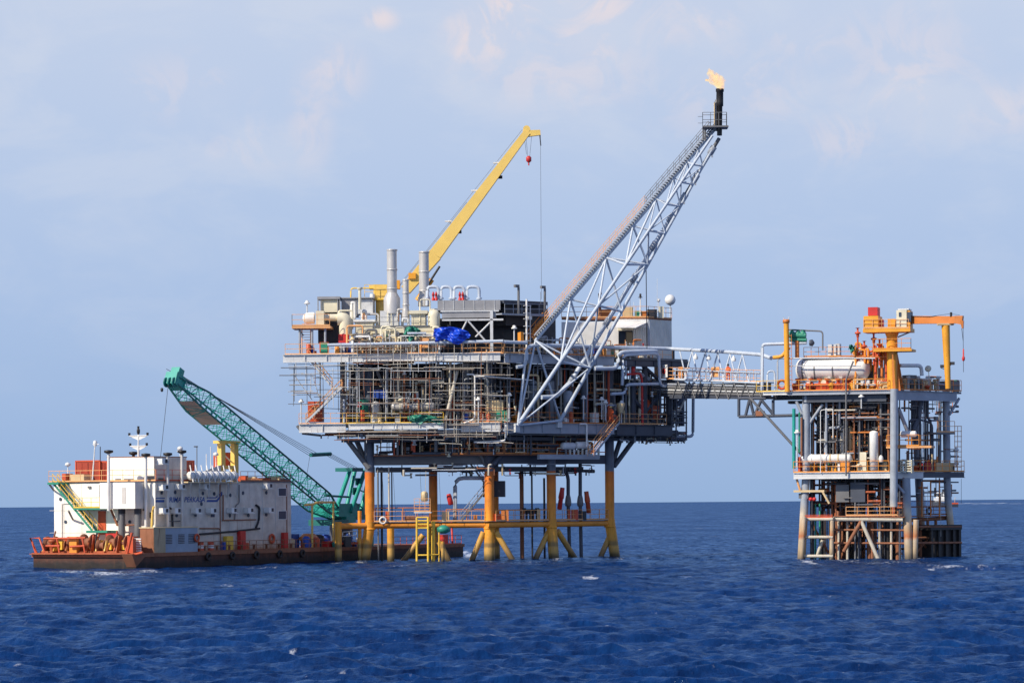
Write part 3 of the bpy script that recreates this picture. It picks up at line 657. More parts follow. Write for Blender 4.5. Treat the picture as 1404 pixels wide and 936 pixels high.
# inner railings and floors glimpsed in the shade
for pl, x0, x1, z, off, mt in ((ML, 480, 688, LZ, 4.5, 'boom_o'), (MR, 692, 900, LZ, 3.6, 'boom_o'), (ML, 480, 640, 17.8, 3.0, 'orange_p'), (MR, 700, 850, 17.6, 2.6, 'boom_o'), (MR, 860, 930, 17.6, 1.6, 'orange_p'), (ML, 520, 690, UZ, 3.0, 'orange_p'), (MR, 740, 880, UZ, 4.5, 'orange_p'), (MR, 854, 922, UZ - .2, 1.5, 'orange_p')):
    part('railing', rail(MB(), [pl.Z(x0, z + .1, off), pl.Z(x1, z + .1, off)], 1.12, 1.4, .036), mt)
    if z < UZ - .5 and z > LZ + 1: part('grating', MB().box(pl.Z(x0, z, off - .1), pl.Z(x1, z, off - .1) - pl.Z(x0, z, off - .1), pl.N * 2.5, (0, 0, .08)), 'mid')
for i in range(26):
    pl, x0, x1 = (ML, 485, 675) if i % 2 else (MR, 695, 900); lvl = (LZ, UZ)[0] if i % 3 else 11.1
    if lvl < 12: x0, x1 = (max(x0, 530), min(x1, 790))
    off = rnd.uniform(2.2, 4.5); x = rnd.uniform(x0, x1); h_ = rnd.uniform(.8, 2.2) if lvl > 12 else rnd.uniform(.6, 1.6); w_ = rnd.uniform(.8, 2.2)
    p = pl.Z(x, lvl + .02, off); t = thing('process_skid', p, 'process skid crowded in the shade between the decks', 'skid', 'process skids in the shade between the decks')
    MB().box(p, pl.U * w_, pl.N * 1.2, (0, 0, h_ * .7)).build('body', rnd.choice(('mid', 'steel_d', 'rust', 'steel', 'redo', 'tan', 'green')), t)
    MB().tube(elbow([p + pl.U * .2 - pl.N * .1, p + pl.U * .2 - pl.N * .1 + V((0, 0, h_ * 1.2)), p + pl.U * w_ * .8 - pl.N * .1 + V((0, 0, h_ * 1.2))], .2), .07, 6).build('pipe', rnd.choice(('pipe', 'cream', 'mid', 'redo')), t)

# ------------------------------------------------------------------ scaffolds hung on the near face
def scaffold(x0, x1, y0, y1, label, dens=1.0, offs=(-.7, .5), seed=1, extra=()):
    r_ = random.Random(seed)
    root = thing('scaffold', ML.P((x0 + x1) / 2, y1, 0), label, 'scaffold', None); H_ = y1 - y0; nst = nle = 0
    cols = ('scaf', 'scaf', 'scaf', 'steel_l', 'mid', 'rust')
    for off in offs:
        x = x0 + r_.uniform(0, 4)
        while x <= x1 and nst < 96:
            a, b_ = y1 + r_.uniform(-10, 4), y0 + r_.uniform(-5, 8)
            q = r_.random()
            if q < .3: a = y0 + H_ * r_.uniform(.35, .8)
            elif q < .45: b_ = y0 + H_ * r_.uniform(.2, .6)
            MB().tube([ML.P(x, a, off), ML.P(x + r_.uniform(-.8, .8), b_, off)], .034, 5).build('standard', r_.choice(cols) if off < .6 else 'mid', root); nst += 1
            x += r_.choice((3, 6, 9, 13, 18, 22)) * r_.uniform(.8, 1.2) / dens
        y = y0 + r_.uniform(1, 5)
        while y < y1 and nle < 96:
            a = x0 - r_.uniform(0, 6)
            while a < x1 and nle < 96:
                b_ = min(x1 + r_.uniform(0, 8), a + r_.choice((18, 30, 45, 70)))
                if r_.random() < .72: MB().tube([ML.P(a, y + r_.uniform(-1.2, 1.2), off - .08), ML.P(b_, y + r_.uniform(-1.5, 1.5), off - .08)], .034, 5).build('ledger', r_.choice(cols) if off < .6 else 'mid', root); nle += 1
                a = b_ - r_.uniform(0, 4)
            y += r_.choice((4, 7, 10, 14, 20)) / dens
    for a, b_, off in extra: MB().tube([ML.P(*a, off), ML.P(*b_, off)], .034, 5).build('diagonal_pole', 'scaf', root)
    for f in (.28, .7):
        if r_.random() < .75:
            yb = y0 + H_ * f; xa = r_.uniform(x0, x0 + (x1 - x0) * .3); xb = r_.uniform(x0 + (x1 - x0) * .6, x1); MB().box(ML.P(xa, yb, -.75), ML.P(xb, yb, -.75) - ML.P(xa, yb, -.75), ML.N * 1.1, (0, 0, .06)).build('plank_platform', 'pink', root)
    return root
scaffold(400, 436, 498, 556, 'small scaffold hanging under the overhanging corner of the upper deck', 1.0, (-.3, .9), 5, (((404, 515), (428, 548), .3), ((428, 514), (438, 545), .9)))
scaffold(478, 604, 500, 575, 'wide pole scaffold across the open bay between the two decks', 1.15, (-.7, .5), 9)
scaffold(596, 660, 470, 600, 'tall pole scaffold in front of the blue tarpaulin corner', 1.0, (-.6, .6), 12)
scaffold(462, 606, 588, 604, 'low scaffold slung beneath the cellar deck edge', 1.25, (-.5, .6), 15)
scaffold(436, 482, 498, 560, 'scaffold of pale poles around the stairs at the overhanging end', .9, (-.6, .6), 19)
scaffold(655, 700, 478, 606, 'narrow tall scaffold at the corner beside the canopy sheet', .8, (-.5, .6), 23)
scaffold(468, 604, 470, 506, 'low scaffold poles rising past the upper deck edge before the cream enclosure', 1.0, (-.8,), 31)
scaffold(606, 690, 572, 610, 'short scaffold below the pale corner girder', 1.1, (-.7, .4), 37)
mb = MB()
for y, a, b_ in ((514.5, 383, 432), (504, 385, 430)): mb.tube([ML.P(a, y, -.4), ML.P(b_, y, -.4)], .05, 5)
mb.build('outrigger_pole', 'mid', pP)

# ------------------------------------------------------------------ equipment on the upper deck (each a thing)
def solo(name, mb, mat, label, cat, group=None): return tag(mb.build(name, mat), label, cat, group)
# turbine air intake and ducts
t = thing('air_intake', ML.P(440, 446, 2), 'cream air intake ducting with white bell end on the orange mezzanine', 'air intake')
r8 = 8.0 * ML.m(430, 2)
MB().lathe(ML.P(431, 436, 2.2), -ML.U, [(0, r8), (.5, r8), (.9, r8 * .9), (1.15, r8 * .55), (1.25, .01)], 20).build('bell_end', 'white', t)
MB().bx(ML, 433, 426, 444, 445, 1.6, 1.8).build('filter_box', 'cream', t)
mb = MB().tube([ML.P(442, 435, 2.4), ML.P(472, 435, 2.4)], 4.8 * ML.m(450), 16); mb.build('duct', 'cream', t)
mb = MB().tube(elbow([ML.P(463, 437, 2.4), ML.P(474, 437, 2.4), ML.P(474, 460, 2.4)], .8), 9.0 * ML.m(470), 18); mb.build('elbow_duct', 'cream', t)
# filter house
t = thing('filter_house', ML.P(450, 428, 4), 'boxy cream panelled filter house with grey roof frame behind the ducts', 'filter house')
MB().bx(ML, 440, 411, 463, 428, 4, 3).build('panel', 'cream', t)
mb = MB(); mb.bx(ML, 435, 406.5, 466, 410, 3.7, 3.6)
for px in (436, 440, 463, 466): mb.bx(ML, px - .7, 409, px + .7, 430, 3.8, .15)
mb.build('frame', 'grey', t)
MB().bx(ML, 436, 428, 466, 470, 4.2, 2.8).build('support', 'dark', t)
t = thing('plenum_box', ML.P(490, 432, 4.5), 'tall grey plenum box beside the cream filter house', 'ventilation box')
MB().bx(ML, 468, 409, 489, 433, 4.5, 3).build('body', 'grey', t); MB().bx(ML, 489.2, 410, 511, 430, 4.6, 3.2).build('side_body', 'steel_l', t)
MB().bx(ML, 467, 407.5, 512, 409, 4.3, 3.3).build('lid', 'grey', t)
solo('vent_pipe', vcyl(MB(), ML, 493.5, 398, 424, 2.6, 2.0, 12).lathe(ML.P(493.5, 398, 2.6), (0, 0, 1), [(0, .16), (.15, .3), (.3, .3)], 12), 'cream', 'slim cream vent pipe with a rain cap in front of the plenum box', 'vent')
# exhaust stacks
def stack(px, y0, y1, rt, rb, yc, off, label):
    t = thing('exhaust_stack', ML.P(px, y1, off), label, 'exhaust stack')
    mb = vcyl(MB(), ML, px, y0, yc, off, rt, 24); m_ = ML.m(px, off)
    top = ML.P(px, y0, off)
    for yy in (y0 + 1, y0 + (yc - y0) * .48, yc - 4): mb.lathe(ML.P(px, yy, off), (0, 0, 1), [(0, rt * m_), (.02, (rt + .7) * m_), (.14, (rt + .7) * m_), (.16, rt * m_)], 24)
    mb.build('flue', 'stack', t)
    MB().lathe(ML.P(px, y0 + .05, off), (0, 0, 1), [(0, rt * m_ * .9), (.03, rt * m_ * .9)], 24).build('opening', 'black', t)
    a = ML.P(px, y1, off); zc = ML.P(px, yc, off).z - a.z
    MB().lathe(a, (0, 0, 1), [(0, rb * m_ * .98), (zc * .72, rb * m_), (zc, rt * m_)], 24).build('silencer', 'stack', t)
    return t
stack(537.5, 343, 430, 6.8, 11.4, 401, 3.2, 'tallest cylindrical exhaust stack on a fat silencer, left of the thin one')
stack(556.5, 384, 442, 4.2, 5.2, 423, 2.6, 'thin short exhaust stack between the two thick ones')
stack(581.5, 346, 420, 6.8, 8.5, 404, 4.2, 'thick exhaust stack standing in front of the yellow crane boom')
solo('transition_duct', MB().bx(ML, 521, 426, 546, 447, 2.6, 2.2), 'steel_l', 'pale grey duct box under the tallest exhaust stack', 'duct')
# turbine enclosures
t = thing('turbine_enclosure', ML.P(550, 484, 1.5), 'long cream turbine enclosure along the deck edge under the exhaust stacks', 'machine enclosure')
MB().bx(ML, 511, 447, 601, 484, 1.8, 4.5).build('body', 'cream', t); MB().bx(ML, 487, 440, 511, 484, 2.4, 3).build('end_body', 'cream', t)
mb = MB(); mb.bx(ML, 484, 438, 514, 441, 2.2, 3.2); mb.build('roof_edge', 'white', t)
for x0, x1 in ((516, 536), (541, 556), (580, 596)): MB().bx(ML, x0, 466, x1, 482, 1.74, .1).build('door', 'cream', t)
for x in (529, 543, 556): MB().lathe(ML.P(x, 460, 1.8), -ML.N, [(0, .18), (.14, .18)], 10).build('valve_wheel', 'green', t)
solo('inlet_hood', MB().bx(ML, 564, 430, 583, 447, 2.2, 2.8).bx(ML, 561, 425.5, 586, 430, 1.9, 3.2), 'cream', 'square cream inlet hood with a lipped top beside the rounded housing', 'hood')
t_mb = MB(); a = ML.P(595, 448, 2.2); r_ = 8.5 * ML.m(595, 2)
t_mb.lathe(a, (0, 0, 1), [(0, r_), (1.2, r_), (1.55, r_ * .85), (1.75, r_ * .55), (1.82, .02)], 18); solo('round_housing', t_mb, 'cream', 'rounded cream housing just beside the blue tarpaulin', 'housing')
r7 = random.Random(12); up_ = MB()
for i in range(46):
    up_.use(r7.choice(('cream', 'steel_l', 'white', 'stack', 'scaf', 'mid', 'cream', 'orange_p')))
    x = r7.uniform(464, 604); off = r7.uniform(.9, 1.7) if i % 3 else r7.uniform(2, 4); z0_ = UZ if i % 3 else UZ + 2.8; z = z0_ + r7.uniform(.8, 3.2); xe = x + r7.uniform(-22, 22)
    up_.tube(elbow([ML.Z(x, z0_, off), ML.Z(x, z, off), ML.Z(xe, z, off), ML.Z(xe, z0_ + r7.uniform(0, 1), off)], .25), r7.choice((.05, .07, .1, .14)), 7)
o = part('enclosure_pipework', up_, 'cream'); o['kind'] = 'stuff'
part('railing', rail(MB(), [ML.Z(484, UZ + 2.95, 1.7), ML.Z(600, UZ + 2.95, 1.7)], 1.0, 1.3), 'mid')
# tarpaulins
def tarp(name, pl, x0, y0, x1, y1, off, mat, label, seed):
    r_ = random.Random(seed); nx, ny = 22, 14; vs, fs = [], []
    for j in range(ny + 1):
        for i in range(nx + 1):
            u, v = i / nx, j / ny
            x = x0 + (x1 - x0) * u + 2.5 * math.sin(7 * v + seed) * (v) ; y = y0 + (y1 - y0) * v + 5 * (u - .5) ** 2 * 4 * (1 if v < .5 else -.6) + 4 * u * (1 - v) + r_.uniform(-.5, .5)
            y += 3.5 * math.sin(9 * u + seed) * v
            o_ = off - .25 * math.sin(math.pi * u) + .16 * math.sin(13 * u + 5 * v) + .14 * math.sin(23 * u - 9 * v + seed) + .10 * math.sin(31 * v + 17 * u) + r_.uniform(-.09, .09) + v * .15
            vs.append(pl.P(x, y, o_))
    for j in range(ny):
        for i in range(nx): q = j * (nx + 1) + i; fs.append((q, q + 1, q + nx + 2, q + nx + 1))
    return solo(name, MB().add(vs, fs, True), mat, label, 'tarpaulin')
tarp('tarpaulin', ML, 595, 446, 643, 469, -.7, 'bluetarp', 'bright blue tarpaulin draped over the scaffold at the deck corner', 2)
tarp('tarpaulin', ML, 555, 445, 578, 465, .8, 'greentarp', 'crumpled green tarpaulin tied over gear on the cream enclosure', 4)
tarp('tarpaulin', ML, 560, 566, 607, 580, -.1, 'greentarp', 'green tarpaulin lashed along the cellar deck railing', 6)
# coolers
t = thing('cooler', ML.P(640, 436, 3), 'long grey panelled air cooler under the row of gooseneck pipes', 'air cooler')
MB().bx(ML, 600, 411.5, 686, 425, 2.0, 6).build('panel', 'grey', t); MB().bx(ML, 606, 427.5, 680, 435.5, 1.8, 5.5).build('lower_panel', 'grey', t)
mb = MB(); mb.bx(ML, 606, 437, 690, 439.5, 1.5, .3); mb.bx(ML, 672, 425, 676, 486, 1.5, .35); mb.bx(ML, 604, 425.3, 684, 427.3, 1.7, .3)
for x in range(608, 690, 14): mb.bx(ML, x - .3, 411.5, x + .3, 425, 1.95, .05)
for a_, b_ in (((640, 440), (625, 470)), ((642, 440), (668, 470)), ((672, 442), (652, 462))): mb.tube([ML.P(*a_, 1.6), ML.P(*b_, 1.6)], .1, 6)
mb.build('frame', 'steel_l', t)
t = thing('cooler', MR.P(720, 432, 2), 'dark slate air cooler with open bays and two lamp posts', 'air cooler')
MB().bx(MR, 691, 412.5, 751, 417, 1.5, 6).build('panel', 'steel_d', t); MB().bx(MR, 691, 422, 751, 432, 1.8, 6).build('lower_panel', 'dark', t); MB().bx(MR, 693, 417, 749, 422, 2.6, 4).build('core', 'dark', t)
mb = rail(MB(), [MR.P(692, 432, 1.0), MR.P(751, 432, 1.0)], 1.15, 1.1); mb.bx(MR, 688, 430.5, 752, 432.5, .8, 1); mb.build('railing', 'steel', t)
MB().bx(MR, 694, 433, 746, 447, 2.5, 4).build('fan_box', 'dark', t)
# goosenecks
for i, (xa, xb) in enumerate(((585.5, 601.5), (604.5, 619), (622, 636.5), (640, 657))):
    mb = pipe_mb([ML.P(xa, 419, 3.0), ML.P(xa, 393, 3.0), ML.P(xb, 393, 3.0), ML.P(xb, 411, 3.0)], .17, 12, .45)
    for x in (xa, xb): flange(mb, ML.P(x, 409, 3), (0, 0, 1), .3, .15)
    solo('gooseneck_pipe', mb, 'pipe', 'pale inverted-U gooseneck pipe on top of the grey cooler', 'pipe', 'gooseneck pipes on the cooler roof')
first = None
for x in (594, 598, 630.5, 634.5):
    if first is None:
        first = solo('relief_valve', MB().lathe(ML.P(x, 412, 2.6), (0, 0, 1), [(0, .17), (.25, .17), (.27, .1), (.5, .1), (.52, .16), (.75, .12), (.95, .03)], 10), 'red', 'small red relief valve standing on the cooler roof', 'valve', 'red relief valves on the cooler roof')
    else:
        c = copy_tree(first, ML.P(x, 412, 2.6))
# yellow crane
t = thing('pedestal_crane', ML.P(520, 415, 7), 'yellow pedestal crane with a long raised boom behind the exhaust stacks', 'crane')
MB().bx(ML, 512, 390, 533, 411, 7, 2.2).bx(ML, 506, 391, 516, 396, 7.2, 1.4).build('machinery_house', 'crane_y', t)
vcyl(MB(), ML, 524, 408, 450, 8, 9, 18).build('pedestal', 'crane_y', t)
mb = rail(MB(), [ML.P(500, 411, 6.6), ML.P(530, 411, 6.6)], 1.6, 1.2); mb.tube(elbow([ML.P(481, 410, 6), ML.P(481, 395, 6), ML.P(512, 395, 6)], .3), .08, 8); mb.build('railing', 'yellow', t)
vcyl(MB(), ML, 510.5, 403, 409, 6.5, 3.5, 12).build('winch_drum', 'white', t)
def beam(mb, p, q, w0, h0, w1, h1):
    p, q = V(p), V(q); d = (q - p).normalized(); s = d.cross(V((0, 0, 1))).normalized(); e2 = s.cross(d)
    vs = [p - s * w0 / 2 - e2 * h0 / 2, p + s * w0 / 2 - e2 * h0 / 2, p + s * w0 / 2 + e2 * h0 / 2, p - s * w0 / 2 + e2 * h0 / 2]
    vs += [q - s * w1 / 2 - e2 * h1 / 2, q + s * w1 / 2 - e2 * h1 / 2, q + s * w1 / 2 + e2 * h1 / 2, q - s * w1 / 2 + e2 * h1 / 2]
    return mb.add(vs, [(3, 2, 1, 0), (4, 5, 6, 7), (0, 1, 5, 4), (1, 2, 6, 5), (2, 3, 7, 6), (3, 0, 4, 7)])
O_ = 7.5
pa, pb, pc, pd = ML.P(556, 398, O_), ML.P(597, 349, O_), ML.P(723, 181, O_), ML.P(741, 182, O_)
MB and beam(beam(MB(), pa, pb, 1.1, 1.1, 1.1, 1.45), pb, pc, 1.05, 1.35, .7, .72).build('boom', 'crane_y', t)
beam(MB(), ML.P(717, 184, O_), pd, .6, .72, .5, .55).lathe(ML.P(722, 177, O_ - .3), ML.N, [(0, .38), (.6, .38)], 16).build('jib_tip', 'crane_y', t)
MB().tube([ML.P(572, 412, O_), ML.P(592, 383, O_)], .3, 12).build('luffing_cylinder', 'crane_o', t)
MB().tube([ML.P(574, 410, O_ - .4), ML.P(603, 365, O_ - .4)], .12, 8).build('cylinder_rod', 'black', t)
mb = MB(); mb.tube([ML.P(545, 394, O_ - .2), ML.P(716, 178, O_ - .2)], .025, 4); mb.tube([ML.P(548, 392, O_), ML.P(640, 277, O_ - .1)], .025, 4); mb.build('wire_rope', 'mid', t)
for x, y in ((615, 302), (651, 260), (681, 222)):
    MB().box(ML.P(x - 5, y + 2, O_ - .3), ML.U * .7, ML.N * .4, (0, 0, .12)).tube([ML.P(x, y, O_), ML.P(x + 4, y + 6, O_)], .05, 5).build('rope_guide', 'white', t)
for x, y in ((630, 318), (686, 243)):
    MB().lathe(ML.P(x - 3, y, O_), ML.U, [(0, .18), (.45, .18)], 10).tube([ML.P(x - 1, y - 1, O_), ML.P(x - 5, y - 6, O_)], .05, 5).build('boom_lamp', 'black', t)
mb = MB(); mb.lathe(ML.P(725, 223, O_), (0, 0, 1), [(0, .1), (.15, .28), (.55, .28), (.7, .12)], 12); mb.tube([ML.P(725, 223, O_), ML.P(725, 227, O_)], .07, 6); hk = mb.build('hook_block', 'red', t)
mb = MB()
for a_, b_ in (((721, 186), (724, 218)), ((729, 186), (726, 218)), ((719, 190), (722, 212))): mb.tube([ML.P(*a_, O_), ML.P(*b_, O_)], .022, 4)
mb.tube([ML.P(741, 184, O_), ML.P(742.5, 410, O_)], .022, 4); mb.tube([ML.P(740, 184, O_), ML.P(741.5, 200, O_)], .06, 5); mb.build('hoist_rope', 'wire', t)
mb = MB().bx(ML, 541, 384, 548, 396, O_ - .3, 1).bx(ML, 560, 374, 570, 382, O_ - .8, .4); mb.build('sheave_bracket', 'crane_o', t)
# lamp posts on the dark cooler, whip mast
def lamp(pl, px, y0, y1, off, head, label, group, mat='steel_l', r=.07, z0=None):
    t = thing('floodlight', pl.P(px, y1, off), label, 'floodlight', group)
    a, b_ = pl.P(px, y1, off), pl.P(px, y0, off)
    if z0 is not None: a.z = z0
    MB().tube([a, b_], r, 6).build('pole', mat, t)
    if head == 'flood': MB().box(b_ - pl.U * .5 - pl.N * .1, pl.U * .55, pl.N * .3, (0, 0, .28)).build('lamp_head', 'mid', t)
    else: MB().lathe(b_, (0, 0, 1), [(0, .1), (.02, .3), (.16, .3), (.18, .17), (.36, .17), (.4, .05)], 12).build('lamp_head', 'white', t)
    return t
for x, y in ((711, 394), (747, 395.5)): lamp(MR, x, y, 432, 1.0, 'flood', 'dark floodlight on a tall post rising from the slate cooler', 'floodlights on the slate cooler', 'mid', .13)
for pl, x, y0, y1, off in ((MR, 825, 549, 575, -.1), (MR, 830, 553, 576, -.15), (MR, 852, 554, 580, -.1), (MR, 698, 543, 578, -.1), (ML, 656, 549, 580, -.2), (MR, 800, 547, 575, -.1), (MR, 705, 451, 484, .2), (ML, 421, 417, 430, 3), (MR, 879, 550, 575, 1.0), (ML, 413, 552, 580, .1)):
    lamp(pl, x, y0, y1, off, 'can', 'small white can lamp on a slim post at the platform edge', 'white can lamps round the platform')
t = thing('lattice_mast', MR.P(722, 478, .4), 'slim white aerial mast with side arms by the orange stair', 'mast')
mb = MB(); mb.tube([MR.P(722, 478, .4), MR.P(722, 410, .4)], .1, 6); mb.tube([MR.P(727, 478, .4), MR.P(727, 420, .4)], .05, 5)
for y in (419, 429, 437, 447, 457, 467): mb.tube([MR.P(718, y, .4), MR.P(728, y, .4)], .045, 5)
mb.build('mast', 'white', t); MB().box(MR.P(726, 438, .3), MR.U * .35, MR.N * .3, (0, 0, .35)).build('junction_box', 'white', t)
solo('whip_aerial', MB().tube([MR.P(742, 432, 1), MR.P(741, 400, 1)], .03, 4), 'mid', 'thin dark whip aerial between the cooler lamp posts', 'aerial')
# long pipes along the deck edges
solo('header_pipe', pipe_mb([ML.P(449, 473, -.35), ML.P(690, 467.5, -.35)], .17, 12), 'pipe', 'long straight pale pipe along the upper deck railing', 'pipe')
solo('header_pipe', pipe_mb([MR.P(691, 468.5, -.3), MR.P(722, 470, -.3)], .18, 12), 'pipe', 'short pale pipe ending beside the flare boom foot', 'pipe')
solo('drop_pipe', pipe_mb([MR.P(708, 503, -.2), MR.P(721, 501, -.2), MR.P(723, 474, -.2), MR.P(745, 473, -.2)], .19, 12, .7), 'pipe', 'pale pipe bending up over the deck edge at the flare boom foot', 'pipe')
solo('expansion_loop', pipe_mb([MR.P(815, 505, -.3), MR.P(847, 505, -.3), MR.P(848, 483, -.3), MR.P(900, 481, -.3)], .24, 12, .8), 'pipe', 'thick pale pipe loop rising to the bridge line below the white quarters', 'pipe')
solo('expansion_loop', pipe_mb([MR.P(853, 528, -.4), MR.P(854, 487, -.4), MR.P(903, 484, -.4), MR.P(905, 529, -.4), MR.P(930, 530, -.4)], .16, 12, .6), 'pipe', 'slim pale pipe looping down beside the bridge landing', 'pipe')
solo('expansion_loop', pipe_mb([MR.P(838, 540, -.2), MR.P(857, 539, -.2), MR.P(859, 527, -.2), MR.P(905, 526, -.2)], .17, 12, .5), 'pipe', 'stepped pale pipe under the thick loop', 'pipe')
solo('drain_loop', pipe_mb([MR.P(950.5, 545, .6), MR.P(950, 598, .6), MR.P(925, 598.5, .6)], .17, 12, .5), 'steel', 'grey drain pipe hanging outside the end cage under the bridge', 'pipe')
solo('vent_line', pipe_mb([ML.P(636, 580, -.2), ML.P(651, 574, -.2), ML.P(651, 513, -.2), ML.P(640, 513, -.2)], .09, 8, .3), 'white', 'thin white pipe standing in front of the deck corner', 'pipe')
solo('vent_line', pipe_mb([ML.P(650, 606, .2), ML.P(693, 604, .2), ML.P(694, 582, .2)], .1, 8, .3), 'white', 'thin white pipe under the cellar deck corner', 'pipe')
solo('vent_line', pipe_mb([MR.P(795, 581, -.2), MR.P(804.5, 581, -.2), MR.P(804.5, 612, -.2)], .1, 8, .2), 'white', 'white pipe dropping past the girder to the round tanks', 'pipe')
solo('fire_main', pipe_mb([MR.P(857, 513, .2), MR.P(878, 512, .2), MR.P(880, 520, .2), MR.P(881, 592, .2)], .13, 10, .4), 'red', 'red fire water pipe running down the shaded end', 'pipe')
t_ = solo('valve', MB().lathe(MR.P(868, 510, .2), (0, 0, 1), [(0, .22), (.5, .22), (.55, .12), (1.2, .12), (1.3, .2)], 10), 'red', 'red valve on top of the fire water pipe', 'valve')
for pl, x, y0, y1, off in ((MR, 858, 494, 515, 0), (MR, 864, 490, 520, .2)): solo('riser_pipe', MB().tube([pl.P(x, y1, off), pl.P(x, y0, off)], .1, 8), 'pipe', 'short pale riser pipe beside the red valve', 'pipe', 'short risers beside the red valve')
# canopy over the pump skid at the corner
solo('canopy_roof', MB().box(MR.Z(664, 19.0, -.4) + V((0, 0, .1)), MR.Z(730, 18.7, -.4) - MR.Z(664, 19.0, -.4), MR.N * 1.6, (0, 0, .07)), 'white', 'thin white canopy sheet over the cellar deck corner', 'canopy')
# vessels on the cellar deck
for pl, x, y0, y1, off, rp, mt, lb in ((MR, 730, 521, 578, 2.2, 7.5, 'steel', 'grey upright vessel behind the foot of the flare boom'), (MR, 755, 521, 578, 2.0, 7.5, 'steel', 'grey upright vessel between the flare boom struts'), (MR, 779, 535, 576, 1.2, 6.5, 'steel', 'shorter grey vessel beneath the flare pipe bend'), (ML, 515, 550, 578, .9, 5.5, 'steel_l', 'pale conical vessel beside the green box'), (ML, 675, 505, 578, 4.0, 6, 'steel_d', 'dark upright vessel behind the corner canopy')):
    solo('vessel', vessel(MB(), pl, x, y0, y1, off, rp), mt, lb, 'vessel')
t = thing('horizontal_vessel', ML.P(560, 575, 1.2), 'shiny cream horizontal vessel behind the yellow cellar deck rail', 'vessel')
htank(MB(), ML, 536, 597, 557, 1.4, 6.0).build('shell', 'stack', t)
for x in (548, 560, 572, 585): MB().lathe(ML.P(x, 557, 1.4), ML.U, [(0, .49), (.12, .49)], 18).build('flange', 'cream', t)
mb = MB()
for x in (550, 582): mb.bx(ML, x - 2, 560, x + 2, 580, 1.2, .5)
mb.build('saddle', 'mid', t)
for x in (557, 572.5, 590): vcyl(MB(), ML, x, 538, 552, 1.4, 1.6, 8).build('nozzle', 'steel_l', t)
solo('equipment_box', MB().bx(ML, 488, 548, 505, 570, 1.8, 1.6), 'green', 'green equipment box on the cellar deck by a red drum', 'equipment box')
solo('equipment_box', MB().bx(ML, 511, 534, 530, 546, 2.2, 1.4), 'blue', 'blue equipment box above the pale conical vessel', 'equipment box')
solo('fire_drum', vcyl(MB(), ML, 497.5, 562, 577, .5, 3, 12), 'redo', 'red drum by the yellow cellar deck rail', 'drum')
solo('equipment_box', MB().bx(ML, 422, 550, 442, 578, 1.5, 2), 'redo', 'orange equipment box behind the long stair brace', 'equipment box')
for pl, x0, y0, x1, y1, off, t_, mt, lb in ((ML, 462, 470, 482, 483, 1.2, 1.5, 'blue', 'blue box low behind the upper deck railing'), (ML, 464, 458, 478, 470, 1.6, 1.2, 'red', 'red and white crate above the blue box'), (ML, 438, 469, 450, 483, .8, 1.0, 'redo', 'orange red pump box near the mezzanine ladder'), (ML, 579, 463, 588, 477, .6, .8, 'orange_p', 'small orange cabinet at the end of the cream enclosure'), (MR, 714, 455, 718, 470, .5, .5, 'orange', 'narrow orange cabinet below the orange stair'), (ML, 667, 549, 690, 580, 1.0, 1.5, 'tan', 'tan pump skid inside the corner railing'), (MR, 895, 556, 904, 575, 1.5, 1.2, 'redo', 'red box inside the shaded end')):
    solo('equipment_box', MB().bx(pl, x0, y0, x1, y1, off, t_), mt, lb, 'equipment box')
mb = MB(); a = MR.P(893, 567, .8); 
for k in range(1): mb.lathe(MR.P(888, 557, .9), MR.N, [(0, .2), (.1, .75), (.5, .75), (.6, .2)], 20)
solo('hose_reel', mb, 'redo', 'round red hose reel behind the diagonal braces', 'hose reel')
# tanks on the pump deck
for x0, x1, y, mt, lb in ((770, 788, 611, 'steel_l', 'grey round-ended tank under the cellar deck'), (789, 806, 610, 'white', 'white round-ended tank under the cellar deck beside the stair')):
    solo('tank', htank(MB(), MR, x0, x1, y, .6, 5), mt, lb, 'tank')
for i in range(9): solo('pump', vcyl(MB(), MR, 776 + i * 5.6, 616, 628, .5, 1.6, 8), rnd.choice(('steel_l', 'mid', 'scaf')), 'small upright pump in the row under the round tanks', 'pump', 'pumps under the round tanks')
# risers, red buoys and gear below the deck
for x, off, r, mt, ytop in ((715, 6, .22, 'rust', 640), (729, 4, .1, 'dark', 640), (746, 8, .12, 'dark', 655), (523, 4, .12, 'dark', 640), (518, 3, .09, 'mid', 640), (533, 3, .09, 'scaf', 640), (537, 3.2, .07, 'dark', 640)):
    pl = MR if x > 690 else ML
    a, b_ = pl.P(x, ytop, off), pl.P(x, ytop, off); b_.z = -2
    solo('riser_pipe', MB().tube([a, b_], r, 10), mt, 'dark vertical riser pipe between the jacket legs', 'pipe', 'dark risers between the jacket legs')
for x, off, bend, lb in ((779, 3.8, True, 'thick grey riser with a swan-neck top and round joint'), (795.5, 3.6, False, 'thick grey straight riser with a round joint')):
    t = thing('riser', V((MR.P(x, 700, off).x, MR.P(x, 700, off).y, 0)), lb, 'riser')
    b_ = MR.Z(x + (3 if bend else 2), -2, off); mid = MR.P(x, 690, off)
    pts = [b_, mid, MR.P(x, 655, off)] + ([MR.P(x - 3, 646, off), MR.P(x - 16, 646, off)] if bend else [MR.P(x, 610, off)])
    pipe_mb(pts, .2, 12, .5).build('riser_pipe', 'steel_d', t)
    MB().lathe(MR.P(x, 694, off), (0, 0, 1), [(0, .22), (.1, .33), (.4, .36), (.9, .3), (1.2, .22)], 14).build('joint', 'mid', t)
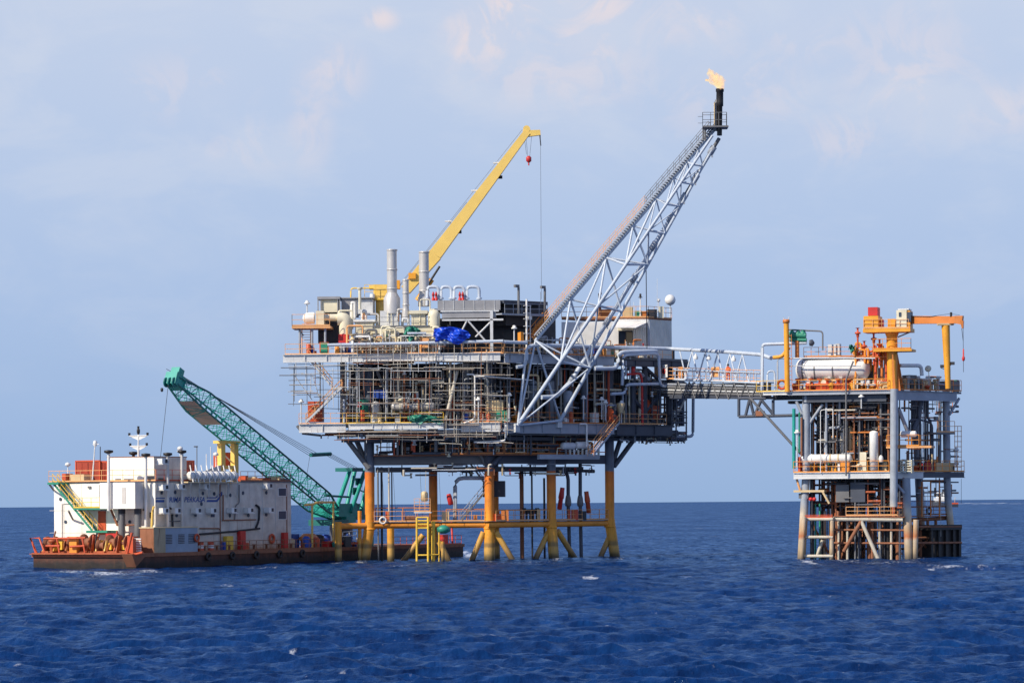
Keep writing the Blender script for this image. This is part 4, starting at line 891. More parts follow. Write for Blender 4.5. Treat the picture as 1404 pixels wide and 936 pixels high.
for x0, y0, x1, y1, lb, pl, off in ((771.5, 666, 767, 698, 'dark red cylinder strapped beside the swan-neck riser', MR, 3.4), (803.5, 671, 807.5, 703, 'red cylinder hanging beside the straight riser', MR, 3.2), (615, 677, 618.5, 692, 'red fender hanging behind the boat landing', ML, 4)):
    solo('riser_clamp', MB().lathe(pl.P(x1, y1, off), pl.P(x0, y0, off) - pl.P(x1, y1, off), [(0, .2), (.05, .26), (1.15, .24), (1.2, .3), (1.5, .3), (2.0, .25), (2.35, .25)] if pl is MR else [(0, .15), (.1, .28), (.9, .28), (1.2, .2)], 12), 'redo' if x1 > 800 else 'red', lb, 'riser clamp')
mb = MB().bx(MR, 717, 697.5, 741, 699.5, 3.5, .6).bx(MR, 723, 699, 735, 704, 3.6, .5)
for x in (719, 737): mb.bx(MR, x, 696, x + 2.5, 704, 3.6, .4)
for x in (722, 727, 731, 736): mb.bx(MR, x, 703, x + 1.6, 718, 3.7, .2)
solo('valve_rack', mb, 'dark', 'dark valve rack standing on the orange walkway', 'valve rack')
solo('equipment_box', MB().bx(MR, 680, 704, 694, 717, 2.6, .6), 'redo', 'rust red box on the walkway beside the corner leg', 'equipment box')
solo('swan_neck_pipe', pipe_mb([ML.Z(624, 3.9, 4), ML.P(624, 655, 4), ML.P(664, 655, 4)], .22, 12, .9), 'steel', 'grey swan-neck pipe behind the boat landing', 'pipe')
mb = MB(); mb.lathe(ML.P(582, 687, 1.5), (0, 0, 1), [(0, .2), (.1, .38), (.85, .38), (1.05, .2)], 14); mb.tube([ML.P(583, 678, 1.5), ML.P(584, 645, 1.5)], .025, 4); solo('hanging_buoy', mb, 'tan', 'tan buoy hanging on a rope above the boat landing', 'buoy')
solo('green_net', MB().lathe(ML.P(608, 731, -.3), (0, 0, 1), [(0, .25), (.2, .7), (.6, .75), (.8, .35), (.9, .1)], 9), 'greentarp', 'bundle of green tarpaulin slung beside the boat landing ladder', 'bundle')
for x, y1 in ((580, 721), (606, 735), (528, 718), (543, 715)): solo('rope', MB().tube([ML.P(x - 4, 648, .8), ML.P(x, y1, .8)], .022, 4), 'wire', 'thin rope hanging from the cross beam', 'rope', 'ropes hanging under the platform')
solo('life_ring', MB().torus(ML.P(525, 713, 2.45), ML.N, .33, .09), 'white', 'white life ring on the orange walkway rail', 'life ring')
solo('life_ring', MB().torus(MR.P(843, 574, -1.0), MR.N, .34, .1), 'redo', 'orange life ring at the top of the open stair', 'life ring')
t_mb = MB(); a = MR.P(851, 580, -.2); mm_ = MR.m(851)
t_mb.lathe(MR.P(851, 566, -.2), (0, 0, 1), [(0, .3), (.3, .33), (1.0, .5), (1.05, .45)], 4); t_mb.tube([MR.P(849, 580, -.2), MR.P(849, 566, -.2)], .06, 5); t_mb.tube([MR.P(856, 580, -.2), MR.P(856, 562, -.2)], .06, 5)
solo('hopper', t_mb, 'tan', 'tan tapered hopper standing beside the open stair', 'hopper')

r5 = random.Random(77)
for i in range(34):
    pl, x0, x1, z = ((ML, 470, 600, LZ), (ML, 635, 688, LZ), (MR, 694, 835, LZ), (ML, 420, 470, UZ), (MR, 760, 842, UZ))[i % 5]
    p = pl.Z(r5.uniform(x0, x1), z + .05, r5.uniform(.35, 1.1)); h_ = r5.uniform(.4, 1.3); mt = r5.choice(('redo', 'orange', 'tan', 'steel_l', 'green', 'cream', 'white', 'blue', 'mid'))
    m_ = MB().box(p, pl.U * r5.uniform(.4, 1.2), pl.N * .5, (0, 0, h_)) if i % 2 else MB().lathe(p, (0, 0, 1), [(0, .25), (h_, .25), (h_ + .1, .12)], 10)
    solo('deck_gear', m_, mt, 'small piece of deck gear behind the platform railings', 'deck gear', 'deck gear behind the platform railings')
for i in range(9):
    p = ML.Z(r5.uniform(516, 660), z3 + .4, 2.9) if i % 2 else MR.Z(r5.uniform(684, 830), z3 + .4, 2.6); h_ = r5.uniform(.4, 1.4)
    solo('walkway_gear', MB().box(p, ML.U * r5.uniform(.3, 1.1), ML.N * .4, (0, 0, h_)), r5.choice(('rust', 'boom_o', 'dark', 'redo', 'tan')), 'rusty gear standing on the orange walkway', 'deck gear', 'rusty gear on the orange walkway')
for x0, x1, z in ((515, 590, 5.6), (612, 668, 5.4), (684, 752, 5.3)):
    pl = ML if x1 < 672 else MR
    part('walkway_frame', MB().tube([pl.Z(x0, z, 3.6), pl.Z(x1, z, 3.6)], .05, 5).tube([pl.Z(x0, 3.9, 3.6), pl.Z(x0, z, 3.6)], .06, 5).tube([pl.Z(x1, 3.9, 3.6), pl.Z(x1, z, 3.6)], .06, 5).tube([pl.Z((x0 + x1) / 2, 3.9, 3.6), pl.Z((x0 + x1) / 2, z, 3.6)], .06, 5), 'boom_o')
# people: skinned bodies in orange coveralls
def person(base, face, label, arm=0.3, lean=0.0):
    s_ = 1.0; me = bpy.data.meshes.new('body'); f = V(face).normalized(); sd = V((f.y, -f.x, 0))
    J = [(0, 0, .95), (0, .02, 1.2), (0, 0, 1.42), (0, .01, 1.52), (0, .03, 1.62), (0, .03, 1.75),
         (-.19, 0, 1.40), (-.26, .02 + arm * .3, 1.13), (-.24, .12 + arm, 1.0), (.19, 0, 1.40), (.26, .02 + arm * .3, 1.13), (.24, .12 + arm, 1.0),
         (-.1, 0, .88), (-.12, .03, .48), (-.12, -.02, .08), (-.12, .12, .04), (.1, 0, .88), (.12, .06, .48), (.12, 0, .08), (.12, .14, .04)]
    Eg = [(0, 1), (1, 2), (2, 3), (3, 4), (4, 5), (2, 6), (6, 7), (7, 8), (2, 9), (9, 10), (10, 11), (0, 12), (12, 13), (13, 14), (14, 15), (0, 16), (16, 17), (17, 18), (18, 19)]
    rad = [.15, .15, .15, .06, .095, .085, .08, .06, .045, .08, .06, .045, .11, .08, .06, .05, .11, .08, .06, .05]
    me.from_pydata([sd * x + f * (y + lean * z) + V((0, 0, z)) for x, y, z in J], Eg, [])
    root = thing('person', base, label, 'person')
    b_ = bpy.data.objects.new('body', me); col.objects.link(b_); b_.parent = root
    sk = b_.modifiers.new('skin', 'SKIN'); sb_ = b_.modifiers.new('smooth', 'SUBSURF'); sb_.levels = 1; sb_.render_levels = 1
    for i, v in enumerate(me.skin_vertices[0].data): v.radius = (rad[i], rad[i]); v.use_root = i == 0
    me.materials.append(M['person'])
    MB().lathe(V(base) + f * (.03 + lean * 1.75) + V((0, 0, 1.70)), (0, 0, 1), [(0, .16), (.02, .13), (.08, .12), (.13, .07), (.15, .01)], 12).build('helmet', 'crane_y' if arm > .2 else 'black', root)
    return root
pm = bpy.data.materials.new('coverall and skin'); pm.use_nodes = True; nt = pm.node_tree; n, l = nt.nodes, nt.links
tcx = n.new('ShaderNodeTexCoord'); sp_ = n.new('ShaderNodeSeparateXYZ'); l.new(tcx.outputs['Object'], sp_.inputs[0])
crx = n.new('ShaderNodeValToRGB'); crx.color_ramp.interpolation = 'CONSTANT'; e = crx.color_ramp.elements
e[0].position = 0; e[0].color = (.02, .015, .012, 1); e[1].position = .07; e[1].color = (.72, .12, .03, 1); q = e.new(.77); q.color = (.36, .19, .12, 1)
mpx = n.new('ShaderNodeMath'); mpx.operation = 'MULTIPLY'; mpx.inputs[1].default_value = .5; l.new(sp_.outputs[2], mpx.inputs[0]); l.new(mpx.outputs[0], crx.inputs[0]); l.new(crx.outputs[0], n['Principled BSDF'].inputs['Base Color']); n['Principled BSDF'].inputs['Roughness'].default_value = .85
M['person'] = pm
person(MR.Z(838, LZ + .08, -.9), (-.3, -1, 0), 'worker in orange coverall and yellow helmet at the top of the open stair', .25)

# ------------------------------------------------------------------ white quarters on the upper deck
q0 = thing('quarters_building', MR.P(860, 490, 2), 'cream clad quarters block with awning porch on the upper deck', 'building')
QF = Face((MR.P(889, 470, 2.2).x, MR.P(889, 470, 2.2).y), (1, .02)); QR = Face((QF.o.x, QF.o.y), (.62, .78))
def qwall(pl, x0, x1, y0, y1, mat, name='wall', t=.2): return MB().bx(pl, x0, y0, x1, y1, 0, t).build(name, mat, q0)
qwall(QF, 770, 848, 441, 488, 'white'); qwall(QF, 868, 888.6, 449, 490, 'clad'); qwall(QF, 848, 889, 437, 450, 'white', 'parapet')
qwall(QR, 889.4, 921, 438, 491, 'clad')
MB().bx(QF, 846, 450, 869, 487, 2.0, .2).build('porch_wall', 'mid', q0)
MB().bx(QF, 849.5, 455, 857, 469, 1.8, .15).build('window', 'glass', q0); MB().bx(QF, 859, 455, 867, 480, 1.8, .15).build('door', 'tan', q0)
MB().bx(QF, 847.5, 448.5, 869, 453, -.1, .2).build('lintel_panel', 'cream', q0)
a, b_, c, d = QF.P(844, 448.5, -1.6), QF.P(872, 448.5, -1.6), QF.P(889, 441, 0), QF.P(846, 441, 0)
MB().add([a, b_, c, d, a - V((0, 0, .08)), b_ - V((0, 0, .08)), c - V((0, 0, .08)), d - V((0, 0, .08))], [(0, 1, 2, 3), (7, 6, 5, 4), (0, 4, 5, 1), (1, 5, 6, 2), (2, 6, 7, 3), (3, 7, 4, 0)]).build('awning', 'whiter', q0)
p0, p1, p2 = QF.P(770, 440, 0), QF.P(889, 437.5, 0), QR.P(921, 438, 0); zt = p1.z
ro = MB(); vs = [V((p.x, p.y, zt)) for p in (p0, p1, p2, p0 + (p2 - p1))]; ro.add(vs + [p + V((0, 0, .22)) for p in vs], [(3, 2, 1, 0), (4, 5, 6, 7), (0, 1, 5, 4), (1, 2, 6, 5), (2, 3, 7, 6), (3, 0, 4, 7)]); ro.build('roof', 'rust', q0)
rail(rail(MB(), [V((p0.x, p0.y, zt + .2)), V((p1.x, p1.y, zt + .2))], 1.2, 1.3), [V((p1.x, p1.y, zt + .2)), V((p2.x, p2.y, zt + .2))], 1.2, 1.0).build('railing', 'orange_p', q0)
MB().bx(QF, 818, 424, 838, 436, 1.5, 2).build('roof_hatch', 'boom_o', q0)
MB().bx(QF, 888, 440, 891, 490, -.12, .1).build('downpipe', 'steel', q0)
for x0, y0, x1, y1, off, t_, mt, lb in ((854, 421, 868, 436, 1, 1.5, 'tan', 'tan tank box on the quarters roof'), (871, 426, 880, 436, .6, 1, 'green', 'green air unit on the quarters roof'), (888, 424, 901, 436, .8, 1.2, 'dark', 'dark open rack on the quarters roof'), (903, 420, 910, 436, 1.2, .8, 'cream', 'cream cabinet on the quarters roof beside the dish'), (880, 427, 886, 436, .5, 1, 'boom_o', 'rusty orange box on the quarters roof')):
    solo('roof_unit', MB().bx(QF, x0, y0, x1, y1, off, t_, z0=zt + .2), mt, lb, 'roof unit')
t = thing('radome', QR.P(919, 436, 3), 'white satellite dome on a post at the quarters roof corner', 'satellite dome')
MB().lathe(QR.P(919, 418.5, 3), (0, 0, 1), [(1.2 * .5 * (1 - math.cos(k * math.pi / 12)), .6 * max(.05, math.sin(k * math.pi / 12))) for k in range(13)], 22).build('dome', 'white', t)
MB().tube([QR.P(919, 437, 3), QR.P(919, 417, 3)], .07, 6).build('post', 'steel_l', t)
solo('roof_lamp', MB().tube([QF.P(903, 436, 1), QF.P(903, 414, 1)], .04, 5).lathe(QF.P(903, 414, 1), (0, 0, 1), [(0, .08), (.1, .18), (.3, .18), (.4, .03)], 12), 'white', 'small white dome aerial beside the satellite dome', 'aerial')
for x, y0, mt, lb in ((901, 382, 'white', 'tall thin white whip aerial on the quarters roof'), (864, 408, 'mid', 'dark whip aerial on the quarters roof'), (869, 414, 'white', 'short white whip aerial with side arm')): solo('whip_aerial', MB().tube([QF.P(x, 436, .8), QF.P(x, y0, .8)], .025, 4), mt, lb, 'aerial')
t = thing('beacon_mast', QF.P(877, 436, .6), 'white beacon mast with a dark lamp on the quarters roof', 'mast')
MB().tube([QF.P(878, 436, .6), QF.P(878, 408, .6)], .1, 8, .06).build('mast', 'white', t); MB().lathe(QF.P(878, 408, .6), (0, 0, 1), [(0, .25), (.05, .25), (.1, .12), (.4, .12), (.45, .02)], 10).build('lamp', 'black', t)
solo('vent_cowl', MB().tube(elbow([QF.P(823, 436, .6), QF.P(822, 402, .6), QF.P(825, 402, .6)], .2), .15, 10), 'rust', 'rusty vent cowl behind the flare boom', 'vent')
# orange stair up to the flare boom
s1, s2, s3 = MB(), MB(), MB(); stairs(s1, s2, s3, MR.P(731, 466, .3), MR.P(752, 441, .3), .9, MR.N)
st = thing('access_stair', MR.P(735, 470, .3), 'short orange stair leading up to the flare boom walkway', 'stair'); s1.build('stringer', 'orange', st); s2.build('tread', 'boom_o', st); s3.build('handrail', 'orange', st)
# ------------------------------------------------------------------ flare boom
fb = thing('flare_boom', MR.P(735, 580, 0), 'tall inclined pale steel flare boom truss with a burning tip', 'flare boom')
def lerpP(a, b, t): return a * (1 - t) + b * t
Tb, Ab, Cb = MR.P(734, 467, -.2), MR.P(710, 583, -.5), MR.P(768, 577, -.3)
def atd(px, py, d): a, b = ray(px, py); return V((a * d, d, H + b * d))
tipd = 322.0
Tt, At, Ct = atd(980, 178, tipd + .6), atd(977, 186, tipd - .6), atd(985, 190, tipd + .2)
def onseg(a, b, py):                       # the point of a chord that is seen at a given height
    lo, hi = 0.0, 1.0
    for _ in range(30):
        m_ = (lo + hi) / 2; p = lerpP(a, b, m_); y = CY - (p.z - H) * F / p.y
        if y > py: lo = m_
        else: hi = m_
    return lerpP(a, b, lo)
for nm, a, b_, r0, r1 in (('chord', Tb, Tt, .17, .14), ('chord', Ab, At, .22, .13), ('chord', Cb, Ct, .20, .13)):
    MB().tube([a, b_], r0, 12, r1).build(nm, 'pipe', fb)
ty = [467, 411, 354, 311, 274, 246, 224, 206]; ay = [583, 496, 420, 364, 318, 282, 252, 228]; cy_ = [577, 505, 428, 364, 322, 285, 255, 230]
NT = [onseg(Tb, Tt, y) for y in ty]; NA = [onseg(Ab, At, y) for y in ay]; NC_ = [onseg(Cb, Ct, y) for y in cy_]
def web(a, b_, r=.10): MB().tube([a, b_], r, 8).build('brace', 'pipe', fb)
for i in range(8):
    r = .12 if i < 4 else .08
    web(NT[i], NA[i], r); web(NT[i], NC_[i], r)
    if i: web(NA[i], NC_[i], r)
    if i < 7:
        web(NT[i], NA[i + 1], r) if i % 2 == 0 else web(NA[i], NT[i + 1], r)
        web(NT[i], NC_[i + 1], r * .9); web(NA[i], NC_[i + 1], r * .8) if i % 2 == 0 else web(NC_[i], NA[i + 1], r * .8)
web(Tb, NC_[0], .12); web(NA[0], MR.P(722, 478, -.2), .14); web(NA[0], MR.P(748, 552, -.6), .1); web(NA[0], NC_[0], .13)
for p in (Ab, Cb): MB().box(p - MR.U * .3 - V((0, 0, .7)), MR.U * .6, MR.N * .5, (0, 0, .9)).build('foot_bracket', 'steel_l', fb)
# walkway with rungs and handrail
d_ = (Tt - Tb); Ld = d_.length; dn = d_.normalized(); side = dn.cross(V((0, 0, 1))).normalized()
if side.y > 0: side = -side
wk = MB(); w0 = Tb + V((0, 0, .45)); w1 = Tt + V((0, 0, .4))
for s in (-.45, .45): wk.box(w0 + side * s - side * .04, w1 - w0, side * .08, (0, 0, .18))
wk.build('walkway_stringer', 'steel', fb)
tr = MB(); kk = 96
for i in range(kk):
    p = w0.lerp(w1, i / kk); tr.box(p - side * .42 + V((0, 0, .05)), side * .84, V((dn.x, dn.y, 0)).normalized() * .24, (0, 0, .05))
tr.build('grating', 'steel_d', fb)
def handrail(f0, f1, mat):
    for s in (-.45, .45):
        mb = MB(); a, b_ = w0.lerp(w1, f0) + side * s, w0.lerp(w1, f1) + side * s
        for h in (.4, .75, 1.1): mb.tube([a + V((0, 0, h)), b_ + V((0, 0, h))], .03, 4)
        k = max(2, int((b_ - a).length / .9))
        for i in range(k + 1):
            p = a.lerp(b_, i / k); mb.tube([p, p + V((0, 0, 1.1))], .028, 4)
        mb.build('handrail', mat, fb)
handrail(.06, .62, 'orange_p'); handrail(.62, .97, 'mid')
# flare pipe with saddles
fl = [MR.P(742, 544.5, -.6), MR.P(761, 544, -.6), MR.P(782, 524, -.9), atd(832, 442, 330), atd(899, 332, 327), atd(938, 270, 325), atd(972, 213, 323), atd(986, 190, tipd)]
MB().tube(elbow(fl[:3], .6), .24, 14).build('flare_pipe', 'pipe', fb)
MB().tube(fl[2:6], .23, 14).build('flare_pipe', 'pipe', fb); MB().tube(fl[5:], .19, 14).build('flare_pipe', 'mid', fb)
def onfl(y):
    for a, b_ in zip(fl[2:], fl[3:]):
        ya = CY - (a.z - H) * F / a.y; yb = CY - (b_.z - H) * F / b_.y
        if yb <= y <= ya: return lerpP(a, b_, (ya - y) / (ya - yb))
for y in (520, 442, 382, 338, 300, 272, 246, 208):
    p = onfl(y); dd = (fl[4] - fl[3]).normalized()
    MB().lathe(p - dd * .5, dd, [(0, .24), (.02, .33), (.9, .33), (.92, .24)], 12).box(p + V((-.08, -.1, -.75)), (.16, 0, 0), (0, .2, 0), (0, 0, .7)).build('pipe_saddle', 'steel', fb)
# tip platform, stack, flame
pz = atd(980, 178, tipd).z
pc = MB(); pc.box(atd(963, 178, tipd + 1.0), V((34 * tipd / F, 0, 0)), V((0, -2.2, 0)), (0, 0, .16)); pc.build('tip_platform', 'mid', fb)
c0 = [atd(x, 178, d) for x, d in ((963.5, 323), (996, 323), (996.5, 320.9), (963.5, 320.9))]
for c in c0: c.z = pz + .15
rail(MB(), c0 + [c0[0]], 1.5, .8, .035, (.5, 1.0)).build('railing', 'mid', fb)
mb = MB()
for y in (160, 169): mb.tube([atd(957, y, tipd), atd(964, y, tipd)], .03, 4)
for x in (964, 967): mb.tube([atd(x, 178, tipd), atd(x, 193, tipd)], .08, 6)
mb.build('bracket', 'mid', fb)
b0 = atd(986.5, 186, tipd); zt_ = atd(987, 122, tipd).z - b0.z; ax = V((.015, 0, 1))
MB().lathe(b0, ax, [(0, .26), (zt_ * .62, .28), (zt_ * .63, .37), (zt_ * .72, .37), (zt_ * .93, .36), (zt_ * .94, .42), (zt_, .42)], 18).build('flare_stack', 'black', fb)
pipe_mb([atd(981, 180, tipd), atd(981, 139.5, tipd), atd(985, 137, tipd)], .17, 10, .35).build('pilot_pipe', 'mid', fb)
MB().tube([atd(979.5, 172, tipd - .2), atd(979.5, 141, tipd - .2)], .06, 6).build('pilot_pipe', 'tan', fb)
# hose hanging from the boom
solo('hanging_hose', MB().tube([onfl(355) + V((0, .1, -.3)), MR.P(887, 478, -.6)], .05, 6), 'wire', 'dark hose hanging straight down from the flare boom past the quarters', 'hose')
# flame: torn luminous tongues leaning away from the wind
fm_ = bpy.data.materials.new('gas flame'); fm_.use_nodes = True; nt = fm_.node_tree; n, l = nt.nodes, nt.links
for x in list(n): n.remove(x)
o_ = n.new('ShaderNodeOutputMaterial'); em = n.new('ShaderNodeEmission'); trn = n.new('ShaderNodeBsdfTransparent'); mxs = n.new('ShaderNodeMixShader')
lw = n.new('ShaderNodeLayerWeight'); lw.inputs[0].default_value = .35; gq = n.new('ShaderNodeNewGeometry')
nz = n.new('ShaderNodeTexNoise'); nz.inputs['Scale'].default_value = 1.9; nz.inputs['Detail'].default_value = 5; nz.inputs['Distortion'].default_value = .6; l.new(gq.outputs['Position'], nz.inputs['Vector'])
cr = n.new('ShaderNodeValToRGB'); e = cr.color_ramp.elements; e[0].position = .38; e[0].color = (1.0, .54, .30, 1); e[1].position = .62; e[1].color = (1.0, .80, .42, 1); l.new(nz.outputs[0], cr.inputs[0]); l.new(cr.outputs[0], em.inputs[0]); em.inputs[1].default_value = 1.12
mm2 = n.new('ShaderNodeMapRange'); mm2.inputs[1].default_value = .30; mm2.inputs[2].default_value = .56; l.new(nz.outputs[0], mm2.inputs[0])
iv = n.new('ShaderNodeMath'); iv.operation = 'SUBTRACT'; iv.inputs[0].default_value = 1.0; l.new(lw.outputs['Facing'], iv.inputs[1])
m2_ = n.new('ShaderNodeMath'); m2_.operation = 'MULTIPLY'; l.new(mm2.outputs[0], m2_.inputs[0]); l.new(iv.outputs[0], m2_.inputs[1])
m3_ = n.new('ShaderNodeMath'); m3_.operation = 'MULTIPLY'; m3_.inputs[1].default_value = .52; l.new(m2_.outputs[0], m3_.inputs[0])
l.new(m3_.outputs[0], mxs.inputs[0]); l.new(trn.outputs[0], mxs.inputs[1]); l.new(em.outputs[0], mxs.inputs[2]); l.new(mxs.outputs[0], o_.inputs[0])
fk = thing('flame', atd(988, 122, tipd), 'small pale orange gas flame blowing off the flare tip', 'flame')
for pts, rr in (([(988, 123), (986, 114), (981, 106), (975, 97)], [.30, .55, .55, .12]), ([(986, 121), (980, 113), (973, 110), (968, 110)], [.22, .5, .4, .08]), ([(988, 122), (989, 114), (987, 106), (981, 101)], [.25, .42, .42, .1]), ([(985, 118), (978, 107), (974, 101), (972, 95)], [.2, .42, .35, .06])):
    mb = MB(); c = [atd(x, y, tipd + random.uniform(-.25, .25)) for x, y in pts]; k = 14; nn = 14; vs = []
    for i in range(k + 1):
        t = i / k * 3; j = min(2, int(t)); u = t - j; p = c[j].lerp(c[j + 1], u); r = rr[j] * (1 - u) + rr[j + 1] * u
        for q in range(nn):
            an = 6.283 * q / nn; rk = r * (1 + .22 * math.sin(3 * an + i * 1.3) + .15 * math.sin(i * 2.1 + 2 * an))
            vs.append(p + V((math.cos(an) * rk, math.sin(an) * rk, .12 * math.sin(5 * an + i))))
    mb.add(vs, [(i * nn + q, i * nn + (q + 1) % nn, (i + 1) * nn + (q + 1) % nn, (i + 1) * nn + q) for i in range(k) for q in range(nn)], True); mb.build('tongue', fm_, fk)

# ------------------------------------------------------------------ bridge between the platforms
BA, BB = MR.P(905, 530, .6), RL.P(1046, 532, 1.0)
BF = Face((BA.x, BA.y), ((BB - BA).x, (BB - BA).y))
bg = thing('bridge', BF.P(980, 545, 0), 'steel truss footbridge with orange rails linking the two platforms', 'bridge')
top = [MR.P(742, 473, -.15), MR.P(840, 476, .3), BF.P(921, 478, .9), BF.P(1000, 482.5, .9), BF.P(1044, 486, .9), RL.P(1058, 491, 2)]
MB().tube(elbow(top, 1), .2, 12).build('top_chord', 'pipe', bg)
zb0, zb1 = BF.P(925, 520, 0).z, BF.P(1040, 524, 0).z
for off in (0, 1.9): MB().tube([BF.P(925, 520, off), BF.P(1042, 525, off)], .13, 10).build('bottom_chord', 'pipe', bg)
for x in (932, 949, 967, 984, 1001, 1018):
    t0 = BF.P(x, 480 + (x - 921) * .062, .9)
    for dx in (-11, 9):
        for off in (0, 1.9):
            if x + dx < 922: continue
            MB().tube([t0, BF.P(x + dx, 520.5 + (x - 925) * .04, off)], .085 if off == 0 else .06, 7).build('brace', 'pipe' if off == 0 else 'steel', bg)
    if x % 2: MB().lathe(BF.P(x + 5, 491 + (x - 921) * .05, .9), (0, 0, 1), [(0, .22), (.2, .26), (.42, .14), (.6, .05)], 10).build('lamp', 'white', bg)
MB().box(BF.P(922, 521, .1), BF.P(1043, 525, .1) - BF.P(922, 521, .1), BF.N * 1.7, (0, 0, .1)).build('floor', 'mid', bg)
for off in (.1, 1.8): rail(MB(), [BF.P(905, 519, off), BF.P(1043, 524, off)], 1.25, 1.3, .035, (.35, .7, 1.0)).build('railing', 'orange_p', bg)
for x0, x1 in ((930, 936), (975, 986)): MB().bx(BF, x0, 503, x1, 517, .18, .06).build('side_panel', 'orange_p', bg)
for i, (y, r, mt) in enumerate(((526, .12, 'steel'), (530, .16, 'mid'), (534, .1, 'steel_l'), (538, .16, 'mid'), (542, .13, 'steel_d'))):
    for off in (.2, 1.2): MB().tube([BF.P(890 + 4 * i, y, off), BF.P(1046, y + 3.5, off)], r, 8).build('pipe', mt if off < 1 else 'steel_d', bg)
MB().box(BF.P(918, 546, .1), BF.P(1048, 547, .1) - BF.P(918, 546, .1), BF.N * 1.9, (0, 0, .28)).build('lower_beam', 'steel_d', bg)
for i in range(22):
    x = 925 + i * 5.6; MB().box(BF.P(x, 545, .3), BF.U * .1, BF.N * 1.3, (0, 0, 1.5)).build('hanger', 'mid', bg)
xs_ = [922 + i * 7.7 for i in range(17)]
for i in range(16):
    ya, yb = (522.5, 545) if i % 2 else (545, 522.5)
    MB().tube([BF.P(xs_[i], ya + i * .25, .02), BF.P(xs_[i + 1], yb + i * .25, .02)], .06, 6).build('brace', 'mid', bg)
for i in range(14):
    x = 926 + i * 8.5; MB().tube([BF.P(x, 520.5 + i * .3, 0), BF.P(x, 507 + i * .25, 0)], .05, 5).build('post', 'pipe', bg)
MB().tube([BF.P(924, 507, 0), BF.P(1042, 511, 0)], .06, 6).build('side_rail', 'pipe', bg)
MB().bx(MR, 925, 521, 936, 545, .1, 1.5).build('abutment', 'mid', bg)
solo('warning_sign', MB().bx(BF, 906, 500, 915, 517, -.15, .05), 'white', 'white warning board with a red ring by the bridge landing', 'sign')
sg = bpy.data.objects[[o.name for o in col.objects if o.name.startswith('warning_sign')][0]]
MB().torus(BF.P(910, 508.5, -.2), BF.N, .26, .07).build('red_ring', 'red', sg); MB().bx(BF, 909, 504.5, 911.4, 512.5, -.19, .03).build('black_figure', 'black', sg)
person(BF.P(998.5, 522.5, .6), (-.2, -1, 0), 'worker in orange coverall and dark helmet walking on the bridge', .1)
solo('bridge_cabinet', MB().bx(BF, 897, 500, 902, 518, .1, .5), 'orange', 'narrow orange cabinet at the bridge landing', 'cabinet')

# ------------------------------------------------------------------ wellhead platform on the right
wp = thing('wellhead_platform', (33, 325, 0), 'smaller two-deck wellhead platform with grey legs, right of the bridge', 'oil platform')
wt, wl, wb = RL.P(1150, 536, 0).z, RL.P(1150, 648, 0).z, RL.P(1180, 707, 2).z
def wpart(name, mb, mat, parent=None): return mb.build(name, mat, parent or wp)
def wslab(z, xl, xr, t, ov=0):
    a = RL.Z(xl, z, ov); c = RL.Z(1226, z, ov); d = RR.Z(xr, z, ov); e_ = a + (d - c); mb = MB()
    bot = [V((p.x, p.y, z - t)) for p in (a, c, d, e_)]; tp = [V((p.x, p.y, z)) for p in (a, c, d, e_)]
    return mb.add(bot + tp, [(3, 2, 1, 0), (4, 5, 6, 7), (0, 1, 5, 4), (1, 2, 6, 5), (2, 3, 7, 6), (3, 0, 4, 7)])
wpart('top_deck', wslab(wt, 1046, 1318, .2, .3), 'mid'); wpart('lower_deck', wslab(wl, 1088, 1320, .2, .3), 'mid')
def wg(pl, x0, x1, z, h, mat, off=0):
    p, q = pl.Z(x0, z, off), pl.Z(x1, z, off); d = q - p; mb = MB(); mb.box(p, d, pl.N * .1, (0, 0, -h)); mb.box(p - pl.N * .14 + V((0, 0, .02)), d, pl.N * .34, (0, 0, .05)); mb.box(p - pl.N * .12 + V((0, 0, -h - .05)), d, pl.N * .32, (0, 0, .05))
    return wpart('edge_girder', mb, mat)
wg(RL, 1046, 1080, wt, .25, 'steel_l'); wg(RL, 1080, 1226, wt, .3, 'steel'); wg(RL, 1100, 1215, wt - .45, .6, 'steel_d', .4); wg(RR, 1228, 1312, wt - .1, .85, 'steel')
wg(RL, 1088, 1224, wl, .55, 'steel_l'); wg(RR, 1228, 1266, wl, .6, 'steel_l'); wg(RR, 1266, 1322, wl, .5, 'steel_d')  # lower girder pale where sunlit and dark beyond: light put into colour
# legs
def wleg(pl, pts, off, rp):
    P_ = [pl.P(x, y, off) for x, y in pts]; P_[-1] = P_[-1] + (P_[-1] - P_[-2]).normalized() * 3; r = rp * P_[0].y / F
    wpart('leg', MB().tube(P_, r, 16), 'leg_g')
wleg(RL, [(1105.5, 537), (1105, 655), (1103, 690), (1099, 764)], .8, 5.6)
wleg(RL, [(1226, 533), (1225.5, 654)], -.35, 5.3); wleg(RL, [(1242.5, 655), (1243.5, 690), (1246, 766)], 1.2, 5.6)
wleg(RR, [(1256, 540), (1257, 600), (1262, 700), (1264, 764)], 4.5, 5.6); wleg(RR, [(1297, 535), (1298.5, 655), (1300, 690), (1306, 745)], 1.0, 5.0)
wleg(RL, [(1208, 655), (1209, 764)], 4, 5.0); wleg(RL, [(1168, 655), (1168, 764)], 5.5, 3.5); wleg(RL, [(1141, 709), (1140, 764)], .2, 3.0); wleg(RL, [(1103, 708), (1099, 764)], -.3, 3.0); wleg(RL, [(1256, 712), (1254, 764)], 1.4, 4)
def wbr(pl, a, b_, off, r, mat='jacket_t', name='brace', ext=0):
    p, q = pl.P(*a, off), pl.P(*b_, off); q = q + (q - p) * ext; wpart(name, MB().tube([p, q], r, 9), mat)
wbr(RL, (1181, 714), (1159, 752), .5, .2, 'rust', ext=.1); wbr(RL, (1181, 714), (1204, 766), .5, .2, 'jacket_t', ext=.3)
for y in (711.5, 736, 762): wbr(RL, (1103, y), (1142, y), .1, .17)
